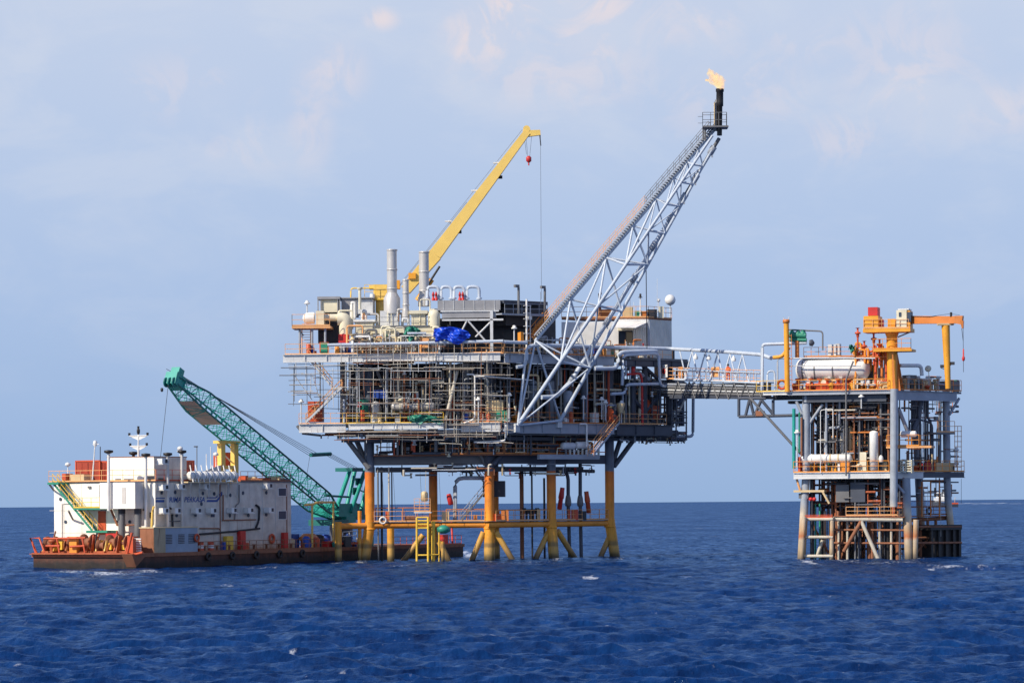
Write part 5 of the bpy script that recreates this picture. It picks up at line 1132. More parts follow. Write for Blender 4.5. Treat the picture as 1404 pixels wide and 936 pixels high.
wbr(RL, (1128, 740), (1120, 762), 1, .18); wbr(RL, (1143, 711), (1238, 712), .6, .25); wbr(RR, (1240, 713), (1300, 710), 1.5, .2, 'rust'); wbr(RR, (1250, 738), (1290, 736), 1, .14, 'rust')
wbr(RL, (1222, 655), (1240, 676), .5, .15, 'steel'); wbr(RR, (1315, 546), (1302, 568), .5, .14, 'steel'); wbr(RL, (1092, 550), (1104, 578), .6, .16, 'steel'); wbr(RL, (1128, 554), (1110, 580), .8, .16, 'steel')
wbr(RL, (1028, 545), (1098, 622), .5, .14, 'mid'); wbr(RR, (1232, 560), (1244, 590), 1, .2, 'steel')
for x, r_p, off in ((1127, .18, 3.5), (1131, .15, 3), (1172, .25, 2.6), (1183, .2, 4), (1192, .28, 2.4), (1200, .2, 3.5), (1217, .3, 2.2), (1231, .22, 2.6), (1150, .25, 2.2)): wbr(RL, (x, 700), (x, 768), off, r_p, ('leg_g', 'rust', 'black')[int(x) % 3], 'pile', .2)
for x in (1150, 1162, 1196, 1206, 1222, 1234): wbr(RL, (x, 711), (x, 768), 1.4, .13, 'jacket_t' if x % 4 else 'rust', 'fender_post', .2)
for y in (726, 744): wbr(RL, (1143, y), (1240, y + .5), 1.3, .11, 'rust')
for x in (1264, 1276, 1288): wbr(RR, (x, 708), (x, 660), .6, .08, 'boom_o')
for y in (722, 744): wbr(RR, (1250, y), (1318, y - .5), -.1, .12, 'rust')
for a, b_ in (((1146, 764), (1168, 716)), ((1206, 716), (1236, 760)), ((1212, 760), (1236, 718)), ((1112, 716), (1136, 758))): wbr(RL, a, b_, 2.8, .14, 'rust')
for x in (1262, 1272, 1283): wbr(RR, (x, 712), (x, 768), 1.5, .16, 'rust', 'pile', .2)
wbr(RR, (1252, 762), (1280, 730), 1.2, .12, 'rust'); wbr(RR, (1252, 730), (1280, 762), 1.4, .12, 'rust')
for y in (737, 752): wbr(RL, (1143, y), (1240, y), 3.8, .12, 'dark')
wbr(RL, (1155, 655), (1155, 768), 4.5, .75, 'black', 'caisson', .2); wbr(RL, (1225, 655), (1226, 768), 4.5, .4, 'black', 'caisson', .2)
# boat bumper block and lower walkways
mb = MB().bx(RR, 1281, 721, 1318, 762, .2, 3, z0=-1.5)
for x in (1277, 1287, 1297, 1307, 1315): mb.bx(RR, x, 720, x + 3, 764, -.05, .25, z0=-1.5)
mb.bx(RR, 1276, 719, 1319, 726, -.2, 3.3); wpart('boat_bumper', mb, 'black')
wpart('lower_walkway', MB().box(RL.P(1143, 708, .3), RL.P(1240, 709, .3) - RL.P(1143, 708, .3), RL.N * 1.2, (0, 0, .1)), 'rust')
wpart('lower_walkway', MB().box(RR.P(1250, 708, 1), RR.P(1300, 708, 1) - RR.P(1250, 708, 1), RR.N * 1.2, (0, 0, .1)), 'rust')
def wrail(pl, x0, x1, z, off, mat, h=1.15): wpart('railing', rail(MB(), [pl.Z(x0, z, off), pl.Z(x1, z, off)], h, 1.15, .038), mat)
z_ = RL.P(1180, 708, .3).z + .1
wrail(RL, 1160, 1237, z_, .4, 'orange_p', .9); wrail(RR, 1260, 1300, z_, 1.0, 'rust', .9); wrail(RL, 1104, 1141, RL.P(1120, 711, .1).z + .1, .1, 'redo', .3)
wrail(RL, 1037, 1080, wt + .05, .1, 'yellow'); wrail(RL, 1080, 1218, wt + .05, .1, 'orange'); wrail(RR, 1232, 1318, wt + .05, .2, 'boom_o')
wrail(RL, 1088, 1219, wl + .05, .05, 'orange'); wrail(RR, 1231, 1322, wl + .05, .05, 'orange')
# dark rooms, cellar modules
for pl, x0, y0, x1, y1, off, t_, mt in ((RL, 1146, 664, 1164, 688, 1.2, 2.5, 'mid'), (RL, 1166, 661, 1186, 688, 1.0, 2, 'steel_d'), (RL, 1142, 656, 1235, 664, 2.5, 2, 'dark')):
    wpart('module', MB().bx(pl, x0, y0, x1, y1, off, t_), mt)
wpart('lower_gallery', MB().bx(RL, 1088, 671.5, 1130, 674.5, .2, 2), 'tan'); wbr(RL, (1092, 655), (1097, 672), .3, .12, 'orange_p'); wbr(RL, (1128, 674), (1137, 690), .3, .12, 'tan')
wpart('lower_tray', MB().bx(RL, 1095, 676, 1108, 683, .5, 1.5), 'mid')
# mezzanine on the right of the front leg and small side platform with caged ladder
mzz = RL.P(1240, 612, .3).z
wpart('mezzanine_floor', MB().bx(RL, 1215, 611, 1277, 614, .5, 2.4), 'orange_p'); wrail(RL, 1216, 1260, mzz + .05, .5, 'orange'); wrail(RR, 1250, 1275, mzz + .05, .4, 'orange')
spz = RR.P(1297, 594, 0).z
wpart('side_platform', MB().bx(RR, 1284, 592.5, 1309, 595, -.6, 1.8), 'mid'); wrail(RR, 1285, 1309, spz + .1, -.5, 'orange_p')
mb = MB()
for x in (1309, 1313, 1318): mb.tube([RR.P(x, 648, .2), RR.P(x, 584, .2)], .035, 5)
for i in range(9): mb.tube([RR.P(1308.5, 584 + i * 7, .2), RR.P(1318.5, 584 + i * 7, .2)], .035, 5)
wpart('ladder_cage', mb, 'orange_p')
s1, s2 = MB(), MB(); stairs(s1, s2, None, RL.P(1140, 612, 3), RL.P(1108, 566, 3), .9, RL.N); st = wpart('staircase', s1, 'steel_d'); s2.build('tread', 'dark', st)
# left bracket under the bridge end
mb = MB()
for a, b_ in (((1013, 545), (1013, 571)), ((1013, 571), (1100, 569)), ((1013, 546), (1050, 546)), ((1022, 571), (1028, 546)), ((1034, 571), (1028, 546)), ((1034, 571), (1044, 548)), ((1060, 548), (1060, 570)), ((1044, 548), (1062, 570))):
    mb.tube([RL.P(*a, .8), RL.P(*b_, .8)], .16, 7)
wpart('bridge_bracket', mb, 'steel_d'); wpart('bracket_box', MB().bx(RL, 1036, 563, 1046, 570, .6, 1), 'rust')
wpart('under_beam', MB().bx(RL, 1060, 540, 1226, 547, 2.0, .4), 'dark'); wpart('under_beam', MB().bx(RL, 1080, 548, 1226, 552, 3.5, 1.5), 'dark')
# pipe clutter of the wellhead deck
rnd = random.Random(21); wcl = 0
zA, zB = wl + .1, wt - .5
for i in range(88):
    pl, x0, x1 = (RL, 1112, 1224) if i % 4 else (RR, 1232, 1290); off = rnd.uniform(.7, 6); x = rnd.uniform(x0, x1); z = rnd.uniform(zA + 1, zB)
    r = rnd.choice((.05, .06, .08, .1, .13)); k = rnd.random()
    mt = rnd.choice(('mid', 'steel_d', 'dark', 'boom_o', 'dark', 'scaf', 'rust', 'steel', 'green') if off < 3 else ('dark', 'steel_d', 'dark', 'mid', 'rust'))  # pipes further in are coloured darker in place of shade
    if k < .5: pts = [pl.Z(x, zA, off), pl.Z(x, z if rnd.random() < .4 else zB, off)]
    elif k < .75: pts = [pl.Z(x, z, off), pl.Z(min(x1, x + rnd.uniform(12, 60)), z, off)]
    else: xe = min(x1, x + rnd.uniform(5, 20)); pts = [pl.Z(x, zA, off), pl.Z(x, z, off), pl.Z(xe, z, off), pl.Z(xe, zA if rnd.random() < .6 else zB, off)]
    wpart('pipe', pipe_mb(pts, r, 7), mt)
tall = MB()
for i in range(110):
    tall.use(rnd.choice(('dark', 'dark', 'dark', 'steel_d', 'rust', 'rust', 'mid', 'steel_d', 'mid')))
    off = rnd.uniform(1.0, 7); x = rnd.uniform(1112, 1222); r = rnd.uniform(.04, .14); a = RL.Z(x, zA, off); b_ = RL.Z(x, rnd.choice((zB, zB, rnd.uniform(zA + 1, zB))), off)
    if rnd.random() < .3: a = RL.Z(x, -2, off)
    tall.tube([a, b_], r, 6)
for i in range(150):
    tall.use(rnd.choice(('dark', 'dark', 'boom_o', 'steel_d', 'rust', 'mid', 'mid', 'steel_d', 'steel', 'scaf')))
    z = rnd.choice((rnd.uniform(zB - 2.6, zB), rnd.uniform(zA, zB))); off = rnd.uniform(.6, 4); xa_ = rnd.uniform(1112, 1205); tall.tube([RL.Z(xa_, z, off), RL.Z(min(1222, xa_ + rnd.uniform(8, 50)), z, off)], rnd.choice((.04, .05, .07, .09)), 5)
o = wpart('pipework', tall, 'dark'); o['kind'] = 'stuff'
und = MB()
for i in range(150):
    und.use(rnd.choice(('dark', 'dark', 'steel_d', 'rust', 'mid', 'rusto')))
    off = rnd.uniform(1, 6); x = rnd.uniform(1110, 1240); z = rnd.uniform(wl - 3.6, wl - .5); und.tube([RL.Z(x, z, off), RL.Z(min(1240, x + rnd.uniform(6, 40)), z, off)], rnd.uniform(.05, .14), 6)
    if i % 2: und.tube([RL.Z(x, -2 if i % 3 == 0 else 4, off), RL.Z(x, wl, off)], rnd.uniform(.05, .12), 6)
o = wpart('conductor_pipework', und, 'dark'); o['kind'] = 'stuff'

for x0, y0, x1, y1, off, mt in ((1170, 556, 1190, 648, 6.0, 'dark'), (1192, 560, 1222, 648, 6.5, 'dark'), (1126, 572, 1150, 648, 6.5, 'steel_d'), (1114, 552, 1222, 566, 6, 'dark')):  # dark blocks added to fill the core; its shade is their colour
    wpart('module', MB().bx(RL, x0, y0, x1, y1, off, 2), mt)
rr_ = MB()
for i in range(120):
    rr_.use(rnd.choice(('steel_d', 'rust', 'mid', 'boom_o', 'steel', 'tan', 'dark')))
    off = rnd.uniform(.5, 5); x = rnd.uniform(1230, 1312); k = rnd.random(); r = rnd.choice((.04, .05, .07, .1)); za_, zb_ = rnd.choice(((zA, zA + 2.5), (wt, wt + 1.8), (zB - 1.6, zB), (wl - 2.5, wl - .5)))
    z = rnd.uniform(za_, zb_)
    if k < .5: rr_.tube([RR.Z(x, za_, off), RR.Z(x, z, off)], r, 6)
    else: rr_.tube([RR.Z(x, z, off), RR.Z(min(1314, x + rnd.uniform(6, 30)), z, off)], r, 6)
for i in range(90):
    rr_.use(rnd.choice(('orange', 'redo', 'boom_o', 'steel', 'tan', 'orange_p', 'mid')))
    off = rnd.uniform(.5, 4); x = rnd.uniform(1085, 1222); z = rnd.uniform(wt + .2, wt + 1.3)
    rr_.tube(elbow([RL.Z(x, wt, off), RL.Z(x, z, off), RL.Z(min(1224, x + rnd.uniform(3, 14)), z, off)], .15), rnd.choice((.05, .07, .1)), 6)
o = wpart('deck_pipework', rr_, 'mid'); o['kind'] = 'stuff'
for pl, x0, x1, z, off, mt in ((RL, 1145, 1240, wl - 3.5, 2.4, 'boom_o'), (RR, 1236, 1300, wl - 3.6, 2.0, 'rust'), (RL, 1090, 1222, zA, 3.5, 'orange'), (RL, 1100, 1220, wt, 4.5, 'orange'), (RL, 1200, 1224, wt, 1.5, 'orange')):
    wrail(pl, x0, x1, z, off, mt)
# ---- equipment standing on the wellhead platform
t = thing('storage_tank', RL.P(1145, 530, 2), 'big white horizontal tank with dark bands on the top deck of the small platform', 'tank')
htank(MB(), RL, 1091, 1193, 507, 2.2, 15, 28).build('shell', 'white', t)
ta = RL.P(1091, 507, 2.2); tr_ = 15 * RL.m(1140, 2.2)
for x in (1101.5, 1118, 1143): MB().lathe(RL.P(x, 507, 2.2), RL.U, [(0, tr_ * 1.015), (.14, tr_ * 1.015)], 28).build('band', 'mid', t)
for x in (1108, 1136, 1152, 1174):
    MB().bx(RL, x - 2, 518, x + 2, 535, 1.2, 2.2).build('saddle', 'white', t)
MB().bx(RL, 1100, 489.5, 1200, 491, 1.4, 2).build('top_walkway', 'steel', t)
rail(MB(), [RL.P(1102, 489.5, 1.4), RL.P(1153, 489, 1.4)], 1.0, .8).build('railing', 'orange', t)
rail(MB(), [RL.P(1153, 489, 1.4), RL.P(1196, 489, 1.4)], 1.0, 1.2).build('railing', 'boom_o', t)
solo('air_unit', MB().bx(RL, 1135, 472, 1146, 489, 2, 1).bx(RL, 1146.3, 471, 1151, 488, 2.2, 1), 'steel_l', 'pale grey louvred unit on the walkway above the white tank', 'air unit')
t = thing('yellow_post', RL.P(1079, 536, -.2), 'tall yellow crane rest post at the bridge end of the small platform', 'post')
MB().tube([RL.P(1079.5, 537, -.2), RL.P(1078, 442, -.2)], .27, 14).build('post', 'crane_o', t); MB().lathe(RL.P(1078, 443, -.2), (0, 0, 1), [(0, .27), (.05, .36), (.35, .36), (.4, .2)], 14).build('cap', 'boom_o', t)
mb = MB(); mb.tube([RL.P(1076, 440, -.2), RL.P(1074, 435, -.2)], .05, 5); mb.tube([RL.P(1080, 440, -.2), RL.P(1082, 434, -.2)], .04, 5); mb.build('horn', 'steel_l', t)
mb = MB()
for i in range(14): mb.tube([RL.P(1081, 460 + i * 5.4, -.25), RL.P(1085, 460 + i * 5.4, -.25)], .03, 4)
for x in (1081.5, 1085): mb.tube([RL.P(x, 458, -.25), RL.P(x + 1, 535, -.25)], .035, 4)
mb.build('ladder', 'boom_o', t)
t = thing('green_valve', RL.P(1092, 480, .8), 'big green valve assembly up beside the yellow post', 'valve')
MB().tube([RL.P(1082, 459, .8), RL.P(1105, 460, .8)], .3, 12).build('body', 'green', t); MB().tube([RL.P(1083, 465.5, .8), RL.P(1106, 466, .8)], .2, 10).build('lower_body', 'green', t)
for x in (1086, 1094, 1101): MB().lathe(RL.P(x, 459, .8), (0, 0, 1), [(0, .3), (.25, .32), (.4, .15), (.5, .25)], 10).build('actuator', 'green', t)
MB().tube([RL.P(1093, 467, .8), RL.P(1093, 490, .8)], .22, 10).build('spool', 'boom_o', t)
MB().lathe(RL.P(1110, 470, .8), RL.U, [(0, .3), (.3, .36), (.5, .1)], 12).build('end_cap', 'steel_d', t)
for pts, r, mt, lb in (([(1045, 537), (1045, 472), (1106, 470)], .17, 'pipe', 'pale pipe rising and turning over beside the yellow post'), ([(1082, 452), (1128, 454), (1128, 480)], .08, 'mid', 'thin dark pipe arching above the green valve'), ([(1052, 536), (1052, 509), (1062, 508), (1063, 536)], .1, 'pipe', 'small pale pipe hoop at the bridge end'), ([(1060, 490), (1072, 489), (1082, 476)], .2, 'crane_o', 'short orange pipe elbow at the end of the bridge line'), ([(1066, 534), (1066, 491), (1080, 491)], .09, 'steel', 'thin grey pipe behind the pipe hoop')):
    solo('deck_pipe', pipe_mb([RL.P(*p, .9) for p in pts], r, 10, .35), mt, lb, 'pipe')
solo('handrail_pipe', MB().tube([RL.P(1080, 491, -.1), RL.P(1200, 491, -.1)], .07, 6).tube([RL.P(1080, 501.5, -.1), RL.P(1180, 501.5, -.1)], .05, 6), 'steel_l', 'pair of slim grey lines running in front of the white tank', 'pipe')
wr = MB().tube([RL.P(1160, 652, -.35), RL.P(1160, 520, -.35)], .09, 6).tube(elbow([RL.P(1160, 520, -.35), RL.P(1170, 495, -.35)], .3), .09, 6); solo('stand_pipe', wr, 'mid', 'tall slim grey pipe climbing the front from lower deck to tank', 'pipe')
# red pumps under the tank
for i, x in enumerate((1092, 1110, 1122, 1132, 1147, 1158)):
    mb = MB().tube([RL.P(x - 5, 529, 1.0), RL.P(x + 5, 529, 1.0)], .3, 12); mb.bx(RL, x - 5, 532, x + 5, 536, .7, .7); mb.lathe(RL.P(x + 2, 526, 1.0), (0, 0, 1), [(0, .15), (.35, .15), (.4, .28), (.55, .28)], 10)
    solo('pump', mb, 'redo', 'red orange pump on its skid below the white tank', 'pump', 'red pumps under the white tank')
solo('hose_reel', MB().torus(RL.P(1072, 527, .3), RL.N, .42, .14), 'redo', 'red hose reel by the foot of the yellow post', 'hose reel')
# manifold of orange pipework left of the crane
t = thing('manifold', RL.P(1192, 536, 2), 'tangle of orange manifold pipes and valves beside the crane pedestal', 'manifold')
r2 = random.Random(4)
for i in range(22):
    x = r2.uniform(1172, 1216); z = r2.uniform(468, 500); off = r2.uniform(1, 3.5); x2 = x + r2.uniform(-14, 14); x2 = max(1170, min(1218, x2))
    pipe_mb([RL.P(x, 536 if r2.random() < .5 else z + 20, off), RL.P(x, z, off), RL.P(x2, z, off), RL.P(x2, z + r2.uniform(6, 22), off)], r2.choice((.07, .1, .14)), 8, .3).build('pipe', r2.choice(('orange', 'redo', 'boom_o', 'crane_o', 'orange')), t)
for x, y in ((1176, 462), (1198, 470), (1185, 480), (1206, 478)): MB().tube([RL.P(x, 500, 1.4), RL.P(x, y, 1.4)], .1, 6).lathe(RL.P(x, y, 1.4), (0, 0, 1), [(0, .16), (.3, .16), (.32, .3), (.5, .3), (.55, .1), (.9, .1), (.95, .26)], 10).build('valve', 'redo', t)
MB().tube([RL.P(1171, 489 + k, 1.0) if False else RL.P(1171 + i * 0, 489, 1.0) for i, k in ((0, 0),)] + [RL.P(1225, 489, 1.0)], .06, 5).build('support_rail', 'boom_o', t)
tarp('green_cover', RL, 1164, 470, 1172, 481, .9, 'greentarp', 'small bright green cover on the manifold', 3)
for x0, y0, x1, y1, off, t_, mt, lb in ((1187, 500, 1198, 534, 3, 1.5, 'steel_d', 'dark grey cabinet between the white tank and crane pedestal'), (1203, 504, 1212, 534, 2, 1.2, 'mid', 'grey cabinet beside the crane pedestal'), (1180, 521, 1192, 528, 1.2, 1, 'steel_l', 'flat grey unit on the top deck before the dark cabinet')):
    solo('cabinet', MB().bx(RL, x0, y0, x1, y1, off, t_), mt, lb, 'cabinet')
for pl, x0, y0, x1, y1, off, t_, mt, lb in ((RR, 1247, 514, 1257, 532, 1, 1, 'mid', 'grey control cabinet behind the crane pedestal'), (RR, 1264, 522, 1279, 535, .8, 1.3, 'tan', 'ochre tank box on the shaded side of the top deck'), (RR, 1264, 518.5, 1278, 521, .7, 1.5, 'white', 'white lid unit over the ochre tank box'), (RR, 1303, 522, 1316, 535, .3, 1.5, 'mid', 'dark crate at the far corner of the top deck')):
    solo('cabinet', MB().bx(pl, x0, y0, x1, y1, off, t_), mt, lb, 'cabinet')
solo('deck_pipe', pipe_mb([RR.P(1234, 501, 1), RR.P(1263, 501, 1), RR.P(1264, 515, 1)], .2, 12, .6), 'white', 'white pipe bending down behind the crane pedestal', 'pipe')
mb = MB().tube([RR.P(1274, 522, .5), RR.P(1273, 505, .5)], .04, 5); mb.lathe(RR.P(1273, 506, .5), (-.3, -1, .2), [(0, .1), (.1, .3), (.25, .34), (.3, .1)], 14); solo('search_light', mb, 'cream', 'cream round searchlight on a thin post near the boom rest', 'searchlight')
for i in range(12): solo('small_valve', MB().lathe(RR.P(1236 + i * 4.6, 534, .9), (0, 0, 1), [(0, .14), (.5 + .3 * (i % 3), .14), (.55 + .3 * (i % 3), .24), (.8 + .3 * (i % 3), .2)], 8), ('mid', 'tan', 'steel_l')[i % 3], 'small deck valve in the row along the shaded top deck rail', 'valve', 'deck valves on the shaded side')
r6 = random.Random(8)
for i in range(52):
    z = wl if i % 3 else wt; p = RL.Z(r6.uniform(1098, 1220), z + .05, r6.uniform(.4, 2.6)) if i % 4 else RR.Z(r6.uniform(1232, 1312), z + .05, r6.uniform(.4, 2)); h_ = r6.uniform(.5, 1.3 if i % 5 else 2.4)
    m_ = MB().box(p, RL.U * r6.uniform(.4, 1.1), RL.N * .6, (0, 0, h_)) if i % 2 else MB().lathe(p, (0, 0, 1), [(0, .2), (h_ * .6, .2), (h_ * .62, .34), (h_ * .8, .34), (h_, .1)], 10)
    solo('deck_gear', m_, r6.choice(('orange', 'redo', 'boom_o', 'crane_o', 'tan', 'green', 'cream', 'orange')), 'small orange or pale deck gear behind the orange rails of the small platform', 'deck gear', 'deck gear on the small platform')
mb = MB()
for i in range(10):
    x = 1114 + i * 11; z0_ = wl + .1; mb.use(('dark', 'steel_d', 'mid', 'rust', 'steel_d')[i % 5]); h_ = r6.uniform(3.5, 6.2)
    mb.tube(elbow([RL.Z(x, z0_, 2.6), RL.Z(x, z0_ + h_, 2.6), RL.Z(x + 7, z0_ + h_, 2.6), RL.Z(x + 7, z0_ + r6.uniform(0, 2), 2.6)], .4), .12, 7)
o = wpart('hoop_pipework', mb, 'dark'); o['kind'] = 'stuff'
for x0, x1, y, off in ((1114, 1150, 600, 2.6), (1176, 1222, 612, 1.8)):
    wpart('gangway', MB().bx(RL, x0, y, x1, y + 1.5, off, 1.2), 'mid'); wrail(RL, x0, x1, RL.P(x0, y, off).z + .05, off, 'orange_p', 1.0)
# crane
t = thing('pedestal_crane', RL.P(1224, 536, .6), 'orange pedestal crane with level boom resting on a post, red box on top', 'crane')
mb = MB(); a = RL.P(1223.5, 536, .8); zz = lambda y: RL.P(1223.5, y, .8).z - a.z
mb.lathe(a, (0, 0, 1), [(0, .52), (zz(492), .54), (zz(482), .58), (zz(462), .56), (zz(454), .78)], 20); mb.build('pedestal', 'crane_o', t)
for dx, o2 in ((7, .8), (0, -.2), (12, 2.0)): MB().add([RL.P(1224 + dx * .5, 480, o2), RL.P(1228 + dx, 536, o2), RL.P(1224 + dx * .8, 536, o2), RL.P(1223, 480, o2)], [(0, 1, 2, 3)]).build('gusset', 'boom_o', t)
MB().bx(RL, 1197, 478.5, 1250, 481.5, -.5, 2.8).build('gallery_floor', 'crane_o', t)
gz = RL.P(1220, 478.5, -.5).z
rail(rail(MB(), [RL.Z(1197, gz, -.5), RL.Z(1249, gz, -.5)], 1.05, 1.0), [RL.Z(1249, gz, -.5), RL.Z(1249, gz, 2.2)], 1.05, 1.0).build('gallery_railing', 'orange', t)
MB().bx(RL, 1183, 450, 1248, 455, -.6, 2.8).build('slewing_base', 'crane_o', t)
MB().bx(RL, 1184, 433, 1204, 451, -.5, 2.5).build('engine_house', 'crane_o', t); MB().bx(RL, 1190, 421, 1203, 432.5, -.2, 1.6).build('engine_box', 'red', t)
MB().bx(RL, 1217, 437, 1227, 451, 0, 1.4).build('winch_house', 'crane_o', t); MB().bx(RL, 1205, 438, 1210, 450, .4, 1).build('red_box', 'redo', t)
cb = MB().bx(RL, 1229, 425, 1243, 451, -.5, 1.9).build('cab', 'cream', t); MB().bx(RL, 1243.2, 426, 1248, 451, -.4, 1.7).build('cab_front', 'crane_o', t); MB().bx(RL, 1231, 423, 1246, 424.8, -.5, 1.9).build('cab_roof', 'white', t)
MB().bx(RL, 1232.3, 428, 1235.5, 434, -.56, .05).build('cab_window', 'glass', t); MB().bx(RL, 1244, 427.5, 1249, 441, -.47, 1.2).build('cab_window', 'glass', t)
rail(MB(), [RL.P(1184, 450, -.6), RL.P(1246, 450, -.6)], .9, 1.0, .03).build('railing', 'orange_p', t)
c0, c1 = RL.P(1247, 438.5, .6), RR.P(1310, 438, 1.2); c1 = RL.P(1312, 438.5, -2)
beam(MB(), c0, c1, .7, .82, .6, .72).build('boom', 'boom_o', t)
beam(beam(MB(), RL.P(1309, 438, -1.98), RL.P(1320, 439, -2.1), .55, .72, .5, .9), RL.P(1319, 440, -2.1), RL.P(1320, 450, -2.1), .5, .35, .4, .15).build('boom_head', 'boom_o', t)
mb = MB().tube([RL.P(1248, 433, 0), RL.P(1275, 434, -1), RL.P(1303, 430, -2), RL.P(1316, 432, -2.1)], .025, 4); mb.tube([RL.P(1304, 434, -2), RL.P(1304, 428, -2)], .12, 6)
for a_, b_ in (((1318.5, 450), (1320.5, 467)), ((1320.5, 449), (1321, 510))): mb.tube([RL.P(*a_, -2.1), RL.P(*b_, -2.1)], .03, 4)
mb.build('hoist_rope', 'wire', t)
MB().lathe(RL.P(1321, 495, -2.1), (0, 0, 1), [(0, .05), (.1, .14), (.35, .16), (.5, .08), (1.2, .07), (1.25, .03)], 10).build('hook_block', 'red', t)
MB().tube([RL.P(1248, 455, .3), RL.P(1231, 462, .3)], .07, 6).build('hose', 'mid', t)
t = thing('boom_rest', RR.P(1299, 536, .5), 'tapered orange post carrying the tip of the level crane boom', 'post')
pq = RL.P(1296.5, 446, -1.6); bq = V((RL.P(1300, 537, -1.4).x, RL.P(1300, 537, -1.4).y, wt))
MB().tube([bq, V((pq.x, pq.y, pq.z))], .27, 12, .42).build('post', 'crane_o', t); MB().box(pq - V((.8, .4, -.02)), (1.6, 0, 0), (0, .9, 0), (0, 0, .18)).build('saddle', 'tan', t)
for x, y in ((1289, 504), (1303, 500)): MB().box(RL.P(x, y, -1.5), RL.U * .4, RL.N * .3, (0, 0, .3)).tube([RL.P(x + 1, y, -1.4), RL.P(1299, y + 4, -1.4)], .04, 4).build('lamp', 'dark', t)
# lower deck vessels
t = thing('horizontal_vessel', RL.P(1130, 648, .8), 'white horizontal vessel with flanges along the lower deck rail', 'vessel')
htank(MB(), RL, 1096, 1168, 629, .9, 6.2).build('shell', 'white', t)
for x in (1112, 1126, 1138, 1149): MB().lathe(RL.P(x, 629, .9), RL.U, [(0, .52), (.14, .52)], 18).build('flange', 'white' if x < 1130 else 'tan', t)
for x in (1105, 1150): MB().bx(RL, x - 1.5, 634, x + 1.5, 650, .7, .5).build('saddle', 'white', t)
solo('vessel', vessel(MB(), RL, 1198.5, 590, 649, .6, 6), 'white', 'tall white upright vessel at the lower deck rail', 'vessel')
solo('vessel', vessel(MB(), RL, 1164, 584, 649, 2.2, 5.5), 'tan', 'tan upright vessel behind the white horizontal vessel', 'vessel')
solo('vessel', vessel(MB(), RL, 1156, 586, 649, 2.0, 3.5), 'greyw', 'slim white upright vessel beside the tan one', 'vessel')
solo('small_drum', htank(MB(), RL, 1234, 1257, 595, 1.2, 4.4), 'white', 'short white drum on the mezzanine behind the front leg', 'drum')
solo('drum_end', MB().lathe(RL.P(1208, 633, .5), (0, 0, 1), [(0, .2), (.3, .26), (.55, .2), (.7, .05)], 12), 'white', 'small white pot beside the tall white vessel', 'pot')
mb = MB()
for i in range(5): mb.bx(RL, 1234, 631 + i * 3.4, 1250, 632.6 + i * 3.4, .6, 1.2)
for x in (1234, 1241, 1249): mb.bx(RL, x, 630, x + 1.2, 648, .6, 1.2)
solo('crate', mb, 'cream', 'cream slatted crate at the corner of the lower deck', 'crate')
for pl, x0, y0, x1, y1, off, mt, lb in ((RR, 1268, 634, 1282, 648, .8, 'red', 'dark red machine on the shaded lower deck'), (RR, 1284, 634, 1308, 647, .6, 'tan', 'ochre box on the shaded lower deck'), (RL, 1094, 626, 1097, 648, .2, 'redo', 'red pipe stand at the edge of the lower deck')):
    solo('cabinet', MB().bx(pl, x0, y0, x1, y1, off, 1.0), mt, lb, 'cabinet')
for x, y0, y1, r, mt, lb in ((1088.5, 560, 642, .17, 'teal', 'teal vertical pipe on the edge facing the bridge'), (1096, 565, 620, .1, 'green', 'thin green pipe beside the teal one'), (1099, 572, 625, .1, 'rust', 'thin rusty pipe beside the green one')):
    solo('deck_pipe', MB().tube([RL.P(x, y1, .2), RL.P(x, y0, .2)], r, 10), mt, lb, 'pipe')
for x in (1112, 1118, 1124): solo('riser_pipe', MB().tube([RL.P(x, 768, 1.5), RL.P(x, 690, 1.5)], .1, 8), 'green' if x > 1112 else 'dark', 'riser pipe between the left jacket legs of the small platform', 'pipe', 'risers between the left jacket legs')
for x in (1112, 1117): solo('red_valve', MB().lathe(RL.P(x, 684, .6), -RL.N, [(0, .12), (.1, .2), (.25, .2), (.3, .05)], 12), 'red', 'round red valve under the lower deck', 'valve', 'round red valves under the lower deck')
for pts, lb in (([(1262, 640), (1262, 575), (1247, 575), (1247, 590)], 'dark pipe hoop on the shaded side above the mezzanine'), ([(1278, 640), (1278, 580), (1258, 574)], 'dark pipe leaning over the shaded side'), ([(1262, 545), (1260, 572), (1252, 590)], 'thick dark bent pipe below the top deck girder'), ([(1272, 536), (1272, 574), (1276, 576), (1276, 640)], 'tall dark pipe against the sky on the shaded side')):
    solo('deck_pipe', pipe_mb([RR.P(*p, .9) for p in pts], .12 if 'thick' not in lb else .28, 10, .5), 'steel_d', lb, 'pipe')
solo('flood_lamp', MB().box(RR.P(1283, 575, 0), RR.U * .4, RR.N * .3, (0, 0, .32)).tube([RR.P(1285, 575, .1), RR.P(1286, 594, .1)], .035, 4), 'mid', 'dark floodlight beside the small side platform', 'floodlight')
mb = MB().torus(RR.P(1274, 700, .8), RR.N, .3, .1); solo('tyre', mb, 'rubber', 'black tyre hanging on the lower walkway of the small platform', 'tyre')
solo('caisson_tank', vcyl(MB(), RL, 1224, 680, 694, 3.0, 7.5, 16), 'tan', 'rusty tan drum tank slung under the lower deck', 'tank')
for x, y0, y1 in ((1272, 665, 712), (1290, 670, 735), (1318, 656, 690)): solo('rope', MB().tube([RR.P(x, y1, -.1), RR.P(x, y0, -.1)], .025, 4), 'wire' if x > 1300 else 'scaf', 'thin rope hanging below the lower deck', 'rope', 'ropes below the small platform')
for pl, x, y0, y1 in ((RL, 1093, 594, 640), (RR, 1311, 618, 640), (RL, 1181, 545, 560)):
    lamp(pl, x, y0, y1, .1, 'can', 'small white can lamp on the small platform', 'white can lamps on the small platform')
